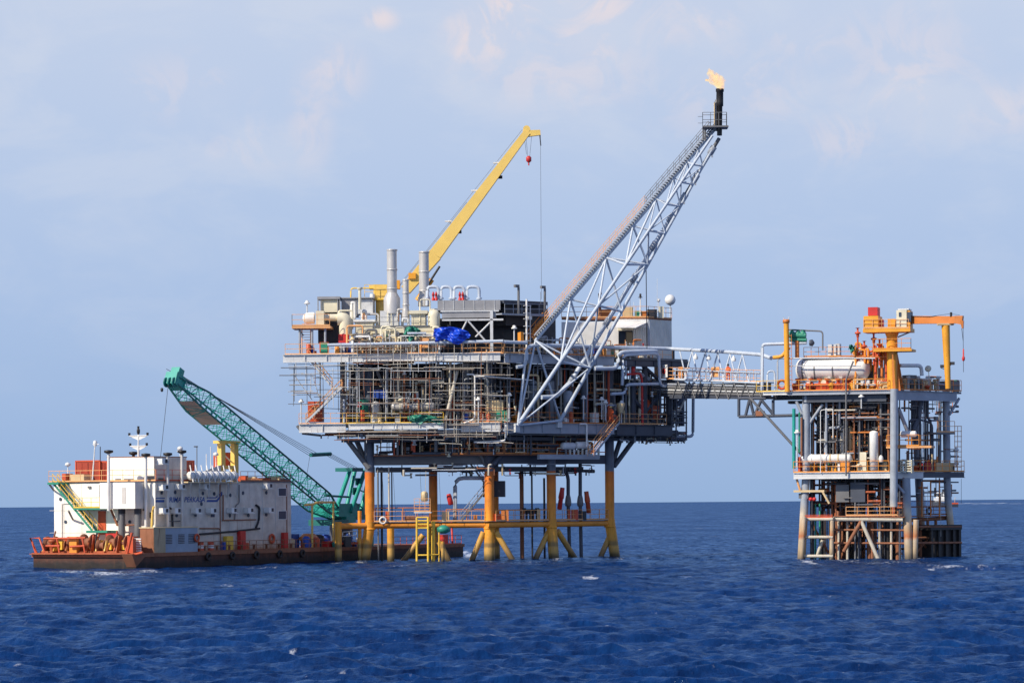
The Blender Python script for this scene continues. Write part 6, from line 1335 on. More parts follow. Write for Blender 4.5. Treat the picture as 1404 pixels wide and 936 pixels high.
solo('white_cord', pipe_mb([RL.P(1125, 648, -.2), RL.P(1125, 562, -.2), RL.P(1142, 560, -.2), RL.P(1142, 600, -.2)], .045, 5, .2), 'white', 'thin white pipe hoop rising from the lower deck of the small platform', 'pipe')

# ------------------------------------------------------------------ supply boat far beyond
sb = thing('supply_boat', atd(1295, 694, 2600) - V((0, 0, atd(1295, 694, 2600).z)), 'distant white supply boat behind the small platform, trailing a wake', 'boat')
D = 2600.0
def sp3(px, z, dy): a, b_ = ray(px, 690); return V((a * D, D + dy, z))
hb = MB(); k = 9; top_, bot_ = [], []
outl = [(1276, 0), (1280, 2.6), (1286, 4), (1300, 4.4), (1313, 4.2)]
for px, w in outl: top_.append((px, w)); 
vs = []
for px, w in outl: 
    zt = 5.6 if px < 1284 else (4.4 if px < 1290 else 2.4)
    for sgn in (-1, 1): vs.append(sp3(px, zt, sgn * w)); vs.append(sp3(px + (2.2 if px < 1282 else 0), -.5, sgn * w * .8))
fs = []
for i in range(len(outl) - 1):
    a = i * 4; b_ = a + 4; fs += [(a, a + 1, b_ + 1, b_), (a + 2, b_ + 2, b_ + 3, a + 3), (a, b_, b_ + 2, a + 2)]
fs.append((16, 17, 19, 18)); hb.add(vs, fs); hb.build('hull', 'steel_d', sb)
def sbox(name, x0, x1, z0, z1, w, mat): 
    a = sp3(x0, z0, -w); b_ = sp3(x1, z0, -w); MB().box(a, b_ - a, (0, 2 * w, 0), (0, 0, z1 - z0)).build(name, mat, sb)
sbox('deck_house', 1281, 1297, 4.4, 7.6, 3.4, 'white'); sbox('bridge_house', 1284, 1296, 7.6, 12.2, 2.8, 'white'); sbox('bridge_window', 1283.7, 1290, 9.6, 11.2, 2.9, 'glass'); sbox('funnel', 1292, 1295, 12.2, 14.8, 1.2, 'dark'); sbox('bulwark', 1300, 1313, 2.4, 3.6, 4.0, 'redo')
MB().tube([sp3(1288, 12, 0), sp3(1288, 18.5, 0)], .3, 6).tube([sp3(1286.5, 15.5, 0), sp3(1289.5, 15.5, 0)], .2, 5).build('mast', 'steel', sb)
MB().tube([sp3(1309, 3, 0), sp3(1309.5, 8, 0)], .2, 5).build('mast', 'tan', sb)
# ------------------------------------------------------------------ crane barge
K = V((-35.9, 298, 0)); bu, bn = BL.U, BL.N          # along the barge, and across it away from the viewer
def B(s, o, z): return K + bu * s + bn * o + V((0, 0, z))
def bpx(px, o, z):                                    # point on the lengthwise plane o metres across, seen in column px
    return BL.Z(px, z, o)
def sof(px, o): return (BL.P(px, 700, o) - K).dot(bu)
DZ, RZ, LEN, WID = 1.45, 8.3, 62.0, 12.2
barge = thing('crane_barge', B(28, 6.5, 0), 'rusty accommodation crane barge with a white deckhouse lettered in blue', 'barge')
def bp_(name, mb, mat, parent=None): return mb.build(name, mat, parent or barge)
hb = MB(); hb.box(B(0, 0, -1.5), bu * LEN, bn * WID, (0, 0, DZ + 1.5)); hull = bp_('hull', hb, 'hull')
mb = MB(); mb.box(B(-.12, -.12, DZ - .3), bu * (LEN + .24), bn * .1, (0, 0, .34)); bp_('rubbing_strake', mb, 'rust')
mb = MB(); mb.box(B(-.14, -.1, DZ - .32), bn * (WID + .2), bu * .12, (0, 0, .42)); mb.box(B(-.5, -.1, DZ - .05), bn * (WID + .2), bu * .9, (0, 0, .08)); bp_('stern_sill', mb, 'rusto')
mb = MB(); mb.add([B(-.05, -.1, .2), B(1.6, -.25, DZ), B(-.9, -.25, DZ), B(-.9, 1.0, DZ), B(-.05, 1.0, .2)], [(0, 1, 2), (0, 2, 3, 4)]); bp_('anchor_bracket', mb, 'rust')
bp_('deck', MB().box(B(.1, .1, DZ), bu * (LEN - .2), bn * (WID - .2), (0, 0, .05)), 'rust')
# tyres along the side
t0 = None
for px in (286, 319, 352, 384, 415):
    p = bpx(px, -.2, 1.0)
    if t0 is None: t0 = tag(MB().torus(p, bn, .3, .13).build('tyre', 'rubber'), 'black tyre fender hung along the barge side', 'tyre', 'tyre fenders along the barge')
    else:
        c = t0.copy(); col.objects.link(c); c.location = t0.location + (p - bpx(286, -.2, 1.0))
# deckhouse
so_ = sof(213, 2.0); s1_ = sof(399, 2.0); lw_ = 12.3
h0 = B(so_, 2.0, DZ)
house = thing('deckhouse', h0 + V((0, 0, 0)), 'white three-level deckhouse on the barge with blue lettering and portholes', 'deckhouse')
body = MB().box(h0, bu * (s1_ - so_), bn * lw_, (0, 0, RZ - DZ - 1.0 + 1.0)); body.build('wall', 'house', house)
side = MB().box(h0 - bn * .02 + bu * .03, bu * (s1_ - so_ - .05), bn * .03, (0, 0, RZ - DZ - .02)); side.build('side_wall', 'house_shade', house)  # thin skin in the greyer paint that carries the side's shade
MB().box(h0 - bn * .1 - bu * .08 + V((0, 0, RZ - DZ)), bu * (s1_ - so_ + .16), bn * (lw_ + .2), (0, 0, .14)).build('roof', 'mid', house)
HF = Face((h0.x, h0.y), (bu.x, bu.y))                # side of the house
HS = Face((h0.x, h0.y), (-bn.x, -bn.y))              # its stern end (runs to the left in the photograph)
def onS(px, z, off=0): return HS.Z(px, z, off)
for px in (315, 360, 378): MB().bx(HF, px - .35, 664, px + .35, 744, -.05, .05).build('frame', 'greyw', house)
MB().bx(HF, 301.5, 664, 302.6, 728, -.06, .06).build('downpipe', 'rust', house)
MB().bx(HF, 393, 664, 394, 744, -.06, .06).build('downpipe', 'rust', house)
for y0, y1 in ((668.5, 680), (699.5, 712)):
    w_ = MB().bx(HF, 381.5, y0, 393, y1, -.06, .08).build('window_frame', 'white', house); MB().bx(HF, 382.3, y0 + .8, 392.3, y1 - .8, -.075, .02).build('pane', 'glass', w_)
# portholes
ph = None
for x, y in ((221.5, 675), (240, 674.5), (278, 676), (293.5, 676.5), (315.5, 678.5), (333, 675.5), (276, 690.5), (242, 706), (268, 705.5), (315, 706.5), (340.5, 706), (365, 705), (365, 675)):
    p = HF.P(x, y, -.03)
    MB().lathe(p, -HF.N, [(0, .19), (.05, .19)], 14).build('porthole', 'glass', house)
for x, y in ((292, 706),): MB().bx(HF, x - 2.5, y - 2, x + 2.5, y + 2.5, -.06, .05).build('window', 'glass', house)
# air conditioners are bolted on as units of their own
ac = thing('air_conditioner', HF.P(223, 700, -.3), 'white window air conditioner unit on the deckhouse side', 'air conditioner', 'air conditioners on the deckhouse side')
a0 = ac.location.copy()
MB().box(a0 - bn * .35 - bu * .45 - V((0, 0, .22)), bu * .95, bn * .6, (0, 0, .5)).build('casing', 'white', ac); MB().box(a0 - bn * .36 + bu * .05 - V((0, 0, .15)), bu * .4, bn * .03, (0, 0, .36)).build('grille', 'dark', ac)
MB().box(a0 - bn * .5 - bu * .5 - V((0, 0, .3)), bu * 1.05, bn * .8, (0, 0, .05)).build('shelf', 'white', ac)
for x, y in ((240, 700), (268, 700), (289, 700), (317, 699.5), (340, 699.5), (368, 699), (223, 668), (246, 667), (280, 667), (366, 666), (222, 632.5)):
    copy_tree(ac, HF.P(x, y, -.3))
# lettering and stripes
def lettering(txt, px0, px1, zc, h, mat):
    fc = bpy.data.curves.new('lettering', 'FONT'); fc.body = txt; fc.size = 1; fc.extrude = .0; fc.shear = .22; fc.offset = .018
    o = bpy.data.objects.new('lettering', fc); col.objects.link(o); bpy.context.view_layer.update()
    dg = bpy.context.evaluated_depsgraph_get(); me = bpy.data.meshes.new_from_object(o.evaluated_get(dg)); bpy.data.objects.remove(o)
    xs = [v.co.x for v in me.vertices]; ys = [v.co.y for v in me.vertices]; a = HF.Z(px0, zc - h / 2, -.045); b_ = HF.Z(px1, zc - h / 2, -.045); d = (b_ - a)
    mb = MB(); mb.add([a + d * ((v.co.x - min(xs)) / (max(xs) - min(xs))) + V((0, 0, h * (v.co.y - min(ys)) / (max(ys) - min(ys)))) for v in me.vertices], [list(p.vertices) for p in me.polygons])
    return mb.build('lettering', mat, house)
zL = HF.P(255, 684.5, 0).z
lettering('PRIMA  PERKASA', 228.5, 281, zL, .52, 'navy')
def stripe(pts): MB().add([HF.Z(px, z, -.04) for px, z in pts], [tuple(range(len(pts)))]).build('stripe', 'navy', house)
zz = lambda y: HF.P(255, y, 0).z
stripe([(213.3, zz(688)), (225.5, zz(688)), (225.5, zz(684.8)), (213.3, zz(684.8))]); stripe([(213.3, zz(683)), (226, zz(683)), (226, zz(681.6)), (213.3, zz(681.6))])
stripe([(283, zz(688)), (298, zz(688)), (305, zz(678)), (305, zz(674)), (297, zz(685)), (284, zz(685))]); stripe([(283.5, zz(683)), (296, zz(683)), (304.5, zz(674.8)), (304.5, zz(673.2)), (295.5, zz(681.4)), (284.5, zz(681.4))])
# pipes on the side
for pts, r, mt in (([(305, 713), (351, 712)], .06, 'rust'), ([(306, 678), (306, 713)], .07, 'rust'), ([(274, 732), (322, 728), (356, 724)], .10, 'wire'), ([(351, 692), (356, 695), (355, 714), (351, 723)], .11, 'wire'), ([(322, 712), (323, 692), (328, 690), (328, 664)], .06, 'mid'), ([(229, 695), (236, 697), (237, 722)], .1, 'dark'), ([(274, 724), (302, 724), (303, 745)], .06, 'rust'), ([(232, 714), (248, 714)], .05, 'mid')):
    MB().tube(elbow([HF.P(*p, -.15) for p in pts], .3), r, 7).build('wall_pipe', mt, house)
# protruding cabin on the stern end, its doors and gallery
cz0, cz1 = HS.P(160, 697, 0).z, HS.P(160, 661.5, 0).z
a, b_ = onS(137, cz0, -2.0), onS(185, cz0, -2.0)
MB().box(a, b_ - a, HS.N * 2.0, (0, 0, cz1 - cz0)).build('cabin', 'house', house)
MB().box(b_ + (b_ - a).normalized() * .02, (b_ - a).normalized() * .03, HS.N * 1.9, (0, 0, cz1 - cz0)).build('cabin_side', 'greyw', house)  # greyer sheet puts the shade of the cabin's side into colour
MB().bx(HS, 167, 668, 172, 690, -2.04, .05).build('louvre', 'greyw', house)
MB().bx(HS, 101, 696, 137, 698.5, -1.6, 1.6).build('gallery_floor', 'green', house)
rail(MB(), [onS(101, HS.P(120, 696, -1.6).z, -1.6), onS(137, HS.P(120, 696, -1.6).z, -1.6)], 1.0, 1.0).build('gallery_railing', 'yellow', house)
MB().bx(HS, 134.5, 700, 145, 732, -.06, .05).build('door', 'redo', house); MB().bx(HS, 136, 664, 138, 697, -.5, .5).build('drain', 'mid', house)
s1, s2, s3 = MB(), MB(), MB(); stairs(s1, s2, s3, onS(127, DZ + 2.0, -1.4), onS(72, RZ - .05, -1.4), .8, HS.N)
st = s1.build('staircase', 'green', house); s2.build('tread', 'green', st); s3.build('handrail', 'yellow', st)
MB().bx(HS, 118, 727, 147, 730, -1.7, 1.7).build('stair_landing', 'green', house); MB().bx(HS, 65, 661, 80, 664, -1.7, 1.7).build('stair_landing', 'green', house)
for a_, b2 in (((68, 664), (74, 672)), ((94, 700), (100, 712))): MB().tube([HS.P(*a_, -1.5), HS.P(*b2, -.1)], .1, 6).build('bracket', 'mid', house)
rz_ = RZ + .14
rail(MB(), [onS(67, rz_, -.2), onS(213, rz_, -.2)], 1.1, 1.3).build('railing', 'orange_p', house)
rail(MB(), [HF.Z(214, rz_, .1), HF.Z(258, rz_, .1)], 1.1, 1.3).build('railing', 'redo', house)
rail(MB(), [HF.Z(330, rz_, .1), HF.Z(398, rz_, .1)], 1.0, 1.3).build('railing', 'rust', house)
MB().bx(HS, 202, 663, 213, 745, -.06, .04).build('corner_plate', 'house', house); MB().bx(HS, 205, 702, 209, 710, -.1, .05).build('box', 'dark', house)
MB().bx(HS, 188, 664, 200, 696, -.03, .03).build('grey_panel', 'mid', house)  # flat darker grey panel on the stern wall beside the cabin
for x in (88, 112, 194): MB().bx(HS, x - .15, 664, x + .15, 742, -.02, .03).build('seam', 'greyw', house)
for z in (3.4, 5.6): MB().box(onS(68, z, -.02), onS(212, z, -.02) - onS(68, z, -.02), HS.N * .03, (0, 0, .04)).build('seam', 'greyw', house)
for x, y in ((83, 684), (97, 684), (90, 715), (160, 715), (178, 715)): MB().lathe(HS.P(x, y, -.02), -HS.N, [(0, .17), (.04, .17)], 12).build('porthole', 'glass', house)
for x, y in ((84, 668), (120, 669), (196, 700)): MB().box(HS.P(x, y, -.15), HS.U * .35, HS.N * .15, (0, 0, .2)).build('wall_lamp', 'mid', house)
MB().tube([HS.P(85, 744, -.1), HS.P(85, 690, -.1), HS.P(100, 690, -.1)], .05, 5).build('wall_pipe', 'greyw', house)
# roof house
uz1 = HS.P(180, 627, 1.0).z
a, b_ = HS.Z(147.5, rz_, 1.0), HS.Z(211, rz_, 1.0)
uh = thing('wheelhouse', a, 'white boxy upper deckhouse on the barge roof carrying a signal mast', 'deckhouse')
MB().box(a, b_ - a, HS.N * 5.5, (0, 0, uz1 - rz_)).build('wall', 'house', uh)
MB().box(b_ + (b_ - a).normalized() * .01 + V((0, 0, .05)), (b_ - a).normalized() * .03, HS.N * 5.4, (0, 0, uz1 - rz_ - .1)).build('side_wall', 'house_shade', uh)
MB().box(a - (b_ - a).normalized() * .1 + V((0, 0, uz1 - rz_)), (b_ - a) * 1.02, HS.N * 5.6, (0, 0, .1)).build('roof', 'rust', uh)
for x0, x1 in ((158, 165), (170, 183)): MB().bx(HS, x0, 656, x1, 663, .92, .06, z0=rz_ + .05).build('vent', 'mid', uh)
MB().bx(HS, 197, 652, 210, 662, .9, .08, z0=rz_ + .1).build('doorway', 'dark', uh)
# roof containers
def container(pl, x0, x1, y0, off, L, label, z0=rz_):
    a, b_ = pl.Z(x0, z0, off), pl.Z(x1, z0, off); zt = pl.P((x0 + x1) / 2, y0, off).z - z0
    t = thing('shipping_container', a, label, 'container'); d = b_ - a
    MB().box(a + V((0, 0, .05)), d, pl.N * L, (0, 0, zt - .1)).build('body', 'cont', t); mb = MB(); dn_ = d.normalized()
    for q in (a - dn_ * .04, b_ - dn_ * .06): mb.box(q - pl.N * .05, dn_ * .12, pl.N * .12, (0, 0, zt))
    mb.box(a - pl.N * .05 + V((0, 0, zt - .12)), d, pl.N * .12, (0, 0, .14)); mb.box(a - pl.N * .05, d, pl.N * .12, (0, 0, .14)); mb.build('frame', 'redo', t)
    for k in range(1, 4): MB().box(a - pl.N * .06 + d * (k / 4) + V((0, 0, .2)), dn_ * .05, pl.N * .03, (0, 0, zt - .4)).build('lock_bar', 'cont', t)
    return t
container(HS, 104, 137, 631, 3.0, 2.6, 'bright orange red container on the barge roof near the stern stairs')
container(HS, 138, 147, 632, 3.2, 2.5, 'dark red container half hidden behind the white upper deckhouse')
container(HF, 238, 251, 631, 4.0, 2.4, 'brown red container on the barge roof beside the upper deckhouse')
container(HF, 252, 266, 631, 4.1, 2.4, 'dark maroon container next to the brown red one on the roof')
# masts
t = thing('signal_mast', HS.P(190, 628, 2), 'white signal mast with two crosstrees and dark lamps above the upper deckhouse', 'mast')
mp_ = HS.P(190, 628, 2); u_ = HS.U; h_ = HS.P(190, 591, 2).z - mp_.z
MB().tube([mp_, mp_ + V((0, 0, h_))], .13, 8, .06).build('mast', 'white', t)
for f, w in ((.3, 1.0), (.68, 1.1)):
    z = mp_ + V((0, 0, h_ * f)); MB().add([z - u_ * .1, z + u_ * .1, z + u_ * w + V((0, 0, .45)), z - u_ * w + V((0, 0, .45)), z + u_ * w + V((0, 0, .38)), z - u_ * w + V((0, 0, .38))], [(0, 1, 4, 2, 3, 5)]).box(z - u_ * w + V((0, -.08, .38)), u_ * 2 * w, (0, .16, 0), (0, 0, .08)).build('crosstree', 'white', t)
    for sg_ in (-1, 1): MB().lathe(z + u_ * w * sg_ + V((0, 0, .45)), (0, 0, 1), [(0, .12), (.25, .12)], 8).build('lamp', 'black', t)
MB().lathe(mp_ + V((0, 0, h_)), (0, 0, 1), [(-.3, .1), (-.1, .16), (.15, .16), (.25, .1), (.5, .12)], 8).build('top_lamp', 'black', t)
t = thing('signal_mast', HS.P(128, 660, 1), 'thin leaning white mast in front of the bright orange container', 'mast')
MB().tube([HS.P(126.5, 661, 1), HS.P(130.5, 606, 1)], .08, 6, .05).build('mast', 'white', t); MB().lathe(HS.P(130.5, 612, 1), (0, 0, 1), [(0, .12), (.2, .2), (.5, .2), (.6, .1)], 8).tube([HS.P(127, 609, 1), HS.P(136, 608.5, 1)], .03, 4).build('lamp', 'white', t)
for x, y0, y1, off, lb in ((149, 620, 700, -2.3, 'tall white vent post with a flat black cap before the stern cabin'), (200, 624.5, 735, -.6, 'tall white vent post with a flat black cap near the house corner')):
    t = thing('vent_post', HS.P(x, y1, off), lb, 'vent post')
    MB().tube([HS.P(x, y1, off), HS.P(x, y0 + 1, off)], .15, 8).build('post', 'whiter', t); MB().lathe(HS.P(x, y0 + 1.5, off), (0, 0, 1), [(0, .2), (.1, .45), (.3, .45), (.35, .1)], 10).build('cap', 'black', t)
for x, y0, y1, lb in ((230, 623.5, 722, 'grey white vent post with black cap rising along the lettered side, next to the corner'), (249.5, 620, 722, 'grey white vent post with black cap rising past the lettering end of the first word')):
    t = thing('vent_post', HF.P(x, y1, -.4), lb, 'vent post')
    MB().tube([HF.P(x, y1, -.4), HF.P(x, y0 + 1, -.4)], .15, 8).build('post', 'greyw', t); MB().lathe(HF.P(x, y0 + 1.5, -.4), (0, 0, 1), [(0, .2), (.1, .45), (.3, .45), (.35, .1)], 10).build('cap', 'black', t)
solo('capped_vent', MB().tube([HS.P(183, 630, 4), HS.P(183, 623, 4)], .15, 8).lathe(HS.P(183, 623.5, 4), (0, 0, 1), [(0, .2), (.1, .45), (.3, .45), (.35, .1)], 10), 'black', 'black capped vent just beside the white signal mast', 'vent')
for pl, x, y0, off, mt, lb in ((HF, 247, 617, 2, 'white', 'curved white lamp post on the barge roof'), (HF, 270, 611, 3, 'mid', 'thin dark aerial with short top bar on the roof'), (HF, 289, 612, 3, 'white', 'tall white whip aerial on the roof'), (HF, 283, 622, 3.5, 'white', 'short white whip aerial on the roof'), (HF, 296, 625, 3, 'white', 'white aerial with a dome cap on the roof'), (HS, 137.5, 612, 5, 'dark', 'dark whip aerial behind the leaning mast'), (HS, 93, 639, 1.5, 'white', 'short white post lamp at the stern end of the roof')):
    mb = MB().tube([pl.Z(x, rz_, off), pl.P(x, y0, off)], .045, 5)
    if 'dome' in lb or 'lamp' in lb: mb.lathe(pl.P(x, y0, off), (0, 0, 1), [(0, .1), (.1, .3), (.3, .25), (.4, .05)], 10)
    if 'bar' in lb: mb.tube([pl.P(x - 4, y0 + 1, off), pl.P(x + 1, y0 + 1, off)], .06, 5)
    solo('roof_aerial', mb, mt, lb, 'aerial')
for x0, x1, y0, off, mt, lb in ((85, 90, 649, 1, 'redo', 'round red life ring box on the stern roof'), (96, 115, 650, 1.5, 'tan', 'pale wooden crates behind the stern roof rail')):
    solo('roof_box', MB().bx(HS, x0, y0, x1, 662, off, 1.2, z0=rz_), mt, lb, 'box')
solo('roof_box', MB().bx(HF, 217, 655, 226, 662, .8, 1.2, z0=rz_), 'teal_d', 'dark teal box on the roof beside the upper deckhouse', 'box')
for i in range(14):
    x = 332 + i * 4.6; solo('roof_gear', MB().bx(HF, x, 662 - rnd.uniform(4, 10), x + rnd.uniform(2, 5), 662, rnd.uniform(.6, 3), 1, z0=rz_), rnd.choice(('rust', 'dark', 'redo', 'mid', 'steel_d', 'tan')), 'small dark deck gear crowded on the barge roof under the boom', 'deck gear', 'deck gear on the barge roof')
# life raft canisters in their cradles
rk = thing('raft_rack', HF.P(290, 664, -1), 'overhanging steel rack along the roof edge for the white raft canisters', 'rack')
a, b_ = HF.Z(258, RZ - .05, -1.1), HF.Z(330, RZ - .05, -1.1); MB().box(a, b_ - a, HF.N * 1.4, (0, 0, .12)).build('floor', 'tan', rk)
for x in (262, 274, 287, 300, 313, 326): MB().tube([HF.Z(x, RZ - .1, -1.05), HF.Z(x - 1, RZ - 1.5, -.05)], .06, 5).build('strut', 'white', rk)
for i in range(9):
    x = 265 + i * 7.6
    MB().tube([HF.Z(x, RZ, -1.15), HF.Z(x - 4.5, RZ + 1.7, -.2)], .055, 5).build('cradle_bar', 'white', rk)
rc = None
for i in range(8):
    x = 264 + i * 7.9; p = HF.Z(x, RZ + .65, -.55)
    if rc is None:
        rc = thing('life_raft', p, 'white life raft canister lying in the rack along the barge roof', 'life raft', 'life raft canisters in the roof rack')
        MB().lathe(p - bu * .55, bu, [(0, .2), (.08, .42), (.5, .45), (.52, .48), (.58, .48), (.6, .45), (1.02, .42), (1.1, .2)], 14).build('canister', 'white', rc)
        MB().lathe(p - bu * .2, bu, [(0, .46), (.06, .46)], 14).build('strap', 'mid', rc)
    else: copy_tree(rc, p)
t = thing('roof_ramp', HF.P(285, 650, 3), 'sloping white roof panel behind the raft canisters', 'roof panel')
MB().add([HF.P(268, 650, 2.5), HF.P(303, 637, 2.5), HF.P(303, 637, 5), HF.P(268, 650, 5)], [(0, 1, 2, 3)]).build('panel', 'white', t)
MB().add([HF.P(268, 650, 2.5), HF.P(303, 637, 2.5), HF.Z(303, rz_, 2.5), HF.Z(268, rz_, 2.5)], [(0, 1, 2, 3)]).build('end_wall', 'greyw', t)
# boom rest on the roof
t = thing('boom_rest', HF.P(315, 660, 5), 'yellow portal frame on the barge roof under the teal boom', 'frame')
for x, off in ((306, 4.0), (324, 4.0)): MB().box(HF.Z(x - 2.3, rz_, off), HF.U * .75, HF.N * .5, (0, 0, HF.P(x, 607, off).z - rz_)).build('post', 'crane_y', t)
MB().bx(HF, 301, 604, 330, 608, 3.8, .8).build('cross_head', 'crane_y', t); MB().bx(HF, 306, 638, 325, 643, 3.9, .5).build('cross_bar', 'crane_y', t)
MB().tube([HF.P(306, 622, 4.6), HF.P(324, 640, 4.6)], .08, 6).build('diagonal', 'steel_l', t)
solo('roof_box', MB().bx(HF, 309, 620, 319, 640, 5.2, 1.5), 'redo', 'red box inside the yellow boom rest frame', 'box')
# generator enclosure beside the house
t = thing('generator_enclosure', B(sof(211, .2), .2, DZ), 'rust stained blue grey generator enclosure with louvres on the barge side deck', 'generator')
a, b_ = bpx(211, .15, DZ), bpx(271, .15, DZ); a.z = b_.z = DZ + .05; hgt = BL.P(240, 724, .15).z - DZ
MB().box(a, b_ - a, bn * 1.6, (0, 0, hgt)).build('body', 'blueg', t); MB().box(a - bu * .1 - bn * .06 + V((0, 0, hgt)), (b_ - a) * 1.02, bn * 1.75, (0, 0, .1)).build('roof', 'tan', t)
MB().box(a - bu * .03, bu * .04, bn * 1.6, (0, 0, hgt - .02)).build('end_panel', 'rust', t)
MB().box(a - bn * .03, (b_ - a) * .26, bn * .03, (0, 0, hgt - .02)).build('rusty_panel', 'tanrust', t)
for x in (228, 245, 259):
    mb = MB()
    for k in range(6): p = bpx(x, .1, DZ + .9 + k * .16); mb.box(p, bu * 1.0, bn * .05, (0, 0, .08))
    mb.build('louvre', 'steel_d', t)
# deck gear along the side
for x, mt, lb in ((275, 'redo', 'red and white oil drum next to the generator enclosure'), (289, 'redo', 'smaller red drum further along the side deck')):
    p = bpx(x, .5, DZ + .05); t = thing('drum', p, lb, 'drum'); MB().lathe(p, (0, 0, 1), [(0, .32), (.95, .32), (.97, .28)], 14).build('body', mt, t); MB().lathe(p + V((0, 0, .3)), (0, 0, 1), [(0, .33), (.3, .33)], 14).build('band', 'white', t)
for x, y0, w, mt, lb in ((330, 729, 8, 'red', 'red door-like cabinet on the house side at deck level'), (390, 731, 6, 'red', 'red hose cabinet near the far end of the house side'), (307, 744, 3, 'blue', 'blue cloth bundle on the side deck'), (311, 736, 10, 'yellow', 'yellow machine on the side deck'), (337, 745, 5, 'redo', 'orange red pump on the side deck')):
    solo('deck_box', MB().box(HF.Z(x, DZ + .1, -.5), HF.U * (w * HF.m(x)) * 1.6, HF.N * .4, (0, 0, HF.P(x, y0, -.5).z - DZ)), mt, lb, 'box')
solo('life_ring', MB().torus(BL.P(270, 737, 0), bn, .34, .1), 'redo', 'orange life ring on the end of the generator enclosure', 'life ring')
solo('life_ring', MB().torus(HF.P(373, 738, -.2), bn, .4, .13), 'redo', 'orange life ring hung low on the house side', 'life ring')
bp_('bulwark_rail', rail(MB(), [B(sof(275, .1), .12, DZ), B(sof(450, .1), .12, DZ)], 1.0, 1.2, .04), 'rust')
for i in range(10): bp_('bollard', MB().lathe(B(sof(280 + i * 17, .4), .4, DZ), (0, 0, 1), [(0, .12), (.5, .12), (.55, .2), (.62, .2)], 8), 'rust')
r3 = random.Random(9)
for i in range(18):
    p = B(r3.uniform(30, 44), r3.uniform(.8, 3.5), DZ + .05); h__ = r3.uniform(.5, 1.5)
    solo('cargo', (MB().lathe(p, (0, 0, 1), [(0, .4), (h__ * .8, .45), (h__, .2)], 10) if i % 3 else MB().box(p, bu * 1.2, bn * .8, (0, 0, h__))), r3.choice(('red', 'blue', 'dark', 'green', 'rust', 'redo', 'navy', 'tan')), 'loose cargo heaped on the barge deck behind the house', 'cargo', 'loose cargo behind the deckhouse')
# stern winches and rails
wi = 0
def winch(px, off, sc, mt, label):
    p = BS.Z(px, DZ + .08, off); t = thing('mooring_winch', p, label, 'winch'); u = BS.U; nn_ = BS.N
    MB().lathe(p - u * .55 * sc + V((0, 0, .85 * sc)), u, [(0, .75 * sc), (.1, .75 * sc), (.11, .4 * sc), (1.0 * sc, .4 * sc), (1.01 * sc, .75 * sc), (1.1 * sc, .75 * sc)], 16).build('drum', 'rust', t)
    for s_ in (-.68, .58): 
        q = p + u * s_ * sc; MB().add([q - nn_ * .7 * sc, q + nn_ * .7 * sc, q + nn_ * .25 * sc + V((0, 0, 1.5 * sc)), q - nn_ * .25 * sc + V((0, 0, 1.5 * sc))] + [x + u * .12 for x in (q - nn_ * .7 * sc, q + nn_ * .7 * sc, q + nn_ * .25 * sc + V((0, 0, 1.5 * sc)), q - nn_ * .25 * sc + V((0, 0, 1.5 * sc)))], [(3, 2, 1, 0), (4, 5, 6, 7), (0, 1, 5, 4), (1, 2, 6, 5), (2, 3, 7, 6), (3, 0, 4, 7)]).build('side_frame', mt, t)
    MB().box(p - u * .8 * sc - nn_ * .8 * sc, u * 1.6 * sc, nn_ * 1.6 * sc, (0, 0, .18)).build('bed', 'rusto', t)
    MB().box(p + u * .75 * sc + V((0, 0, .3)), u * .5 * sc, nn_ * .6, (0, 0, .8 * sc)).build('motor', 'yellow', t)
    return t
winch(71, 1.6, 1.0, 'yellow', 'yellow framed mooring winch at the far stern corner'); winch(88, 2.2, .8, 'rusto', 'small rusty mooring winch second from the stern corner'); winch(103, 1.6, .95, 'yellow', 'yellow and red mooring winch in the middle of the stern'); winch(122, 1.6, 1.15, 'redo', 'big red mooring winch with a dark drum below the stern stairs'); winch(141, 1.5, .8, 'crane_y', 'bright yellow mooring winch beside the red sheds'); winch(157, 2.0, 1.1, 'rusto', 'dark reel winch close to the near corner of the stern'); winch(170, 2.4, 1.1, 'redo', 'black drum winch against the bright red bulwark')
for x0, x1, y0, off, mt, lb in ((175, 183, 735, 1.0, 'redo', 'bright red bulwark panel with white louvres by the anchor bracket'), (190, 206, 739, 3.2, 'redo', 'bright orange red plate fence beside the generator'), (145, 160, 731, 4.3, 'red', 'dark red shed behind the winches'), (62, 112, 738, 4.5, 'rusto', 'long rusty red machinery bench along the stern wall')):
    solo('deck_locker', MB().bx(BS, x0, y0, x1, 759, off, .8, z0=DZ + .05), mt, lb, 'locker')
solo('louvre_panel', (lambda m_: [m_.bx(BS, 184, 737.5 + k * 3.2, 193, 739.5 + k * 3.2, 1.1, .1) for k in range(6)] and m_)(MB()).bx(BS, 183.5, 737, 184.3, 758, 1.15, .1), 'white', 'white louvre slats between the red plates', 'louvre')
t = thing('stern_frame', BS.Z(60, DZ, .2), 'open orange red guard frame leaning over the stern corner', 'frame')
f_ = MB()
for pts in ([(52, 761), (41.5, 737), (54, 737), (61, 757)], [(44, 742), (50, 761)], [(60, 738), (101, 737.5), (117, 737)], [(78, 738), (82, 760)], [(113, 738), (117, 760)], [(96, 749), (116, 748)], [(63, 748), (82, 748)]):
    MB().tube([BS.P(*p, .15) for p in pts], .1, 6).build('guard_bar', 'redo', t)
for a_, b2 in (((181, 730), (174, 760)), ((176, 762), (196, 757))): bp_('anchor_davit', MB().tube([BS.P(*a_, -.2), BS.P(*b2, -.3)], .13, 7), 'redo')
r8_ = random.Random(15)
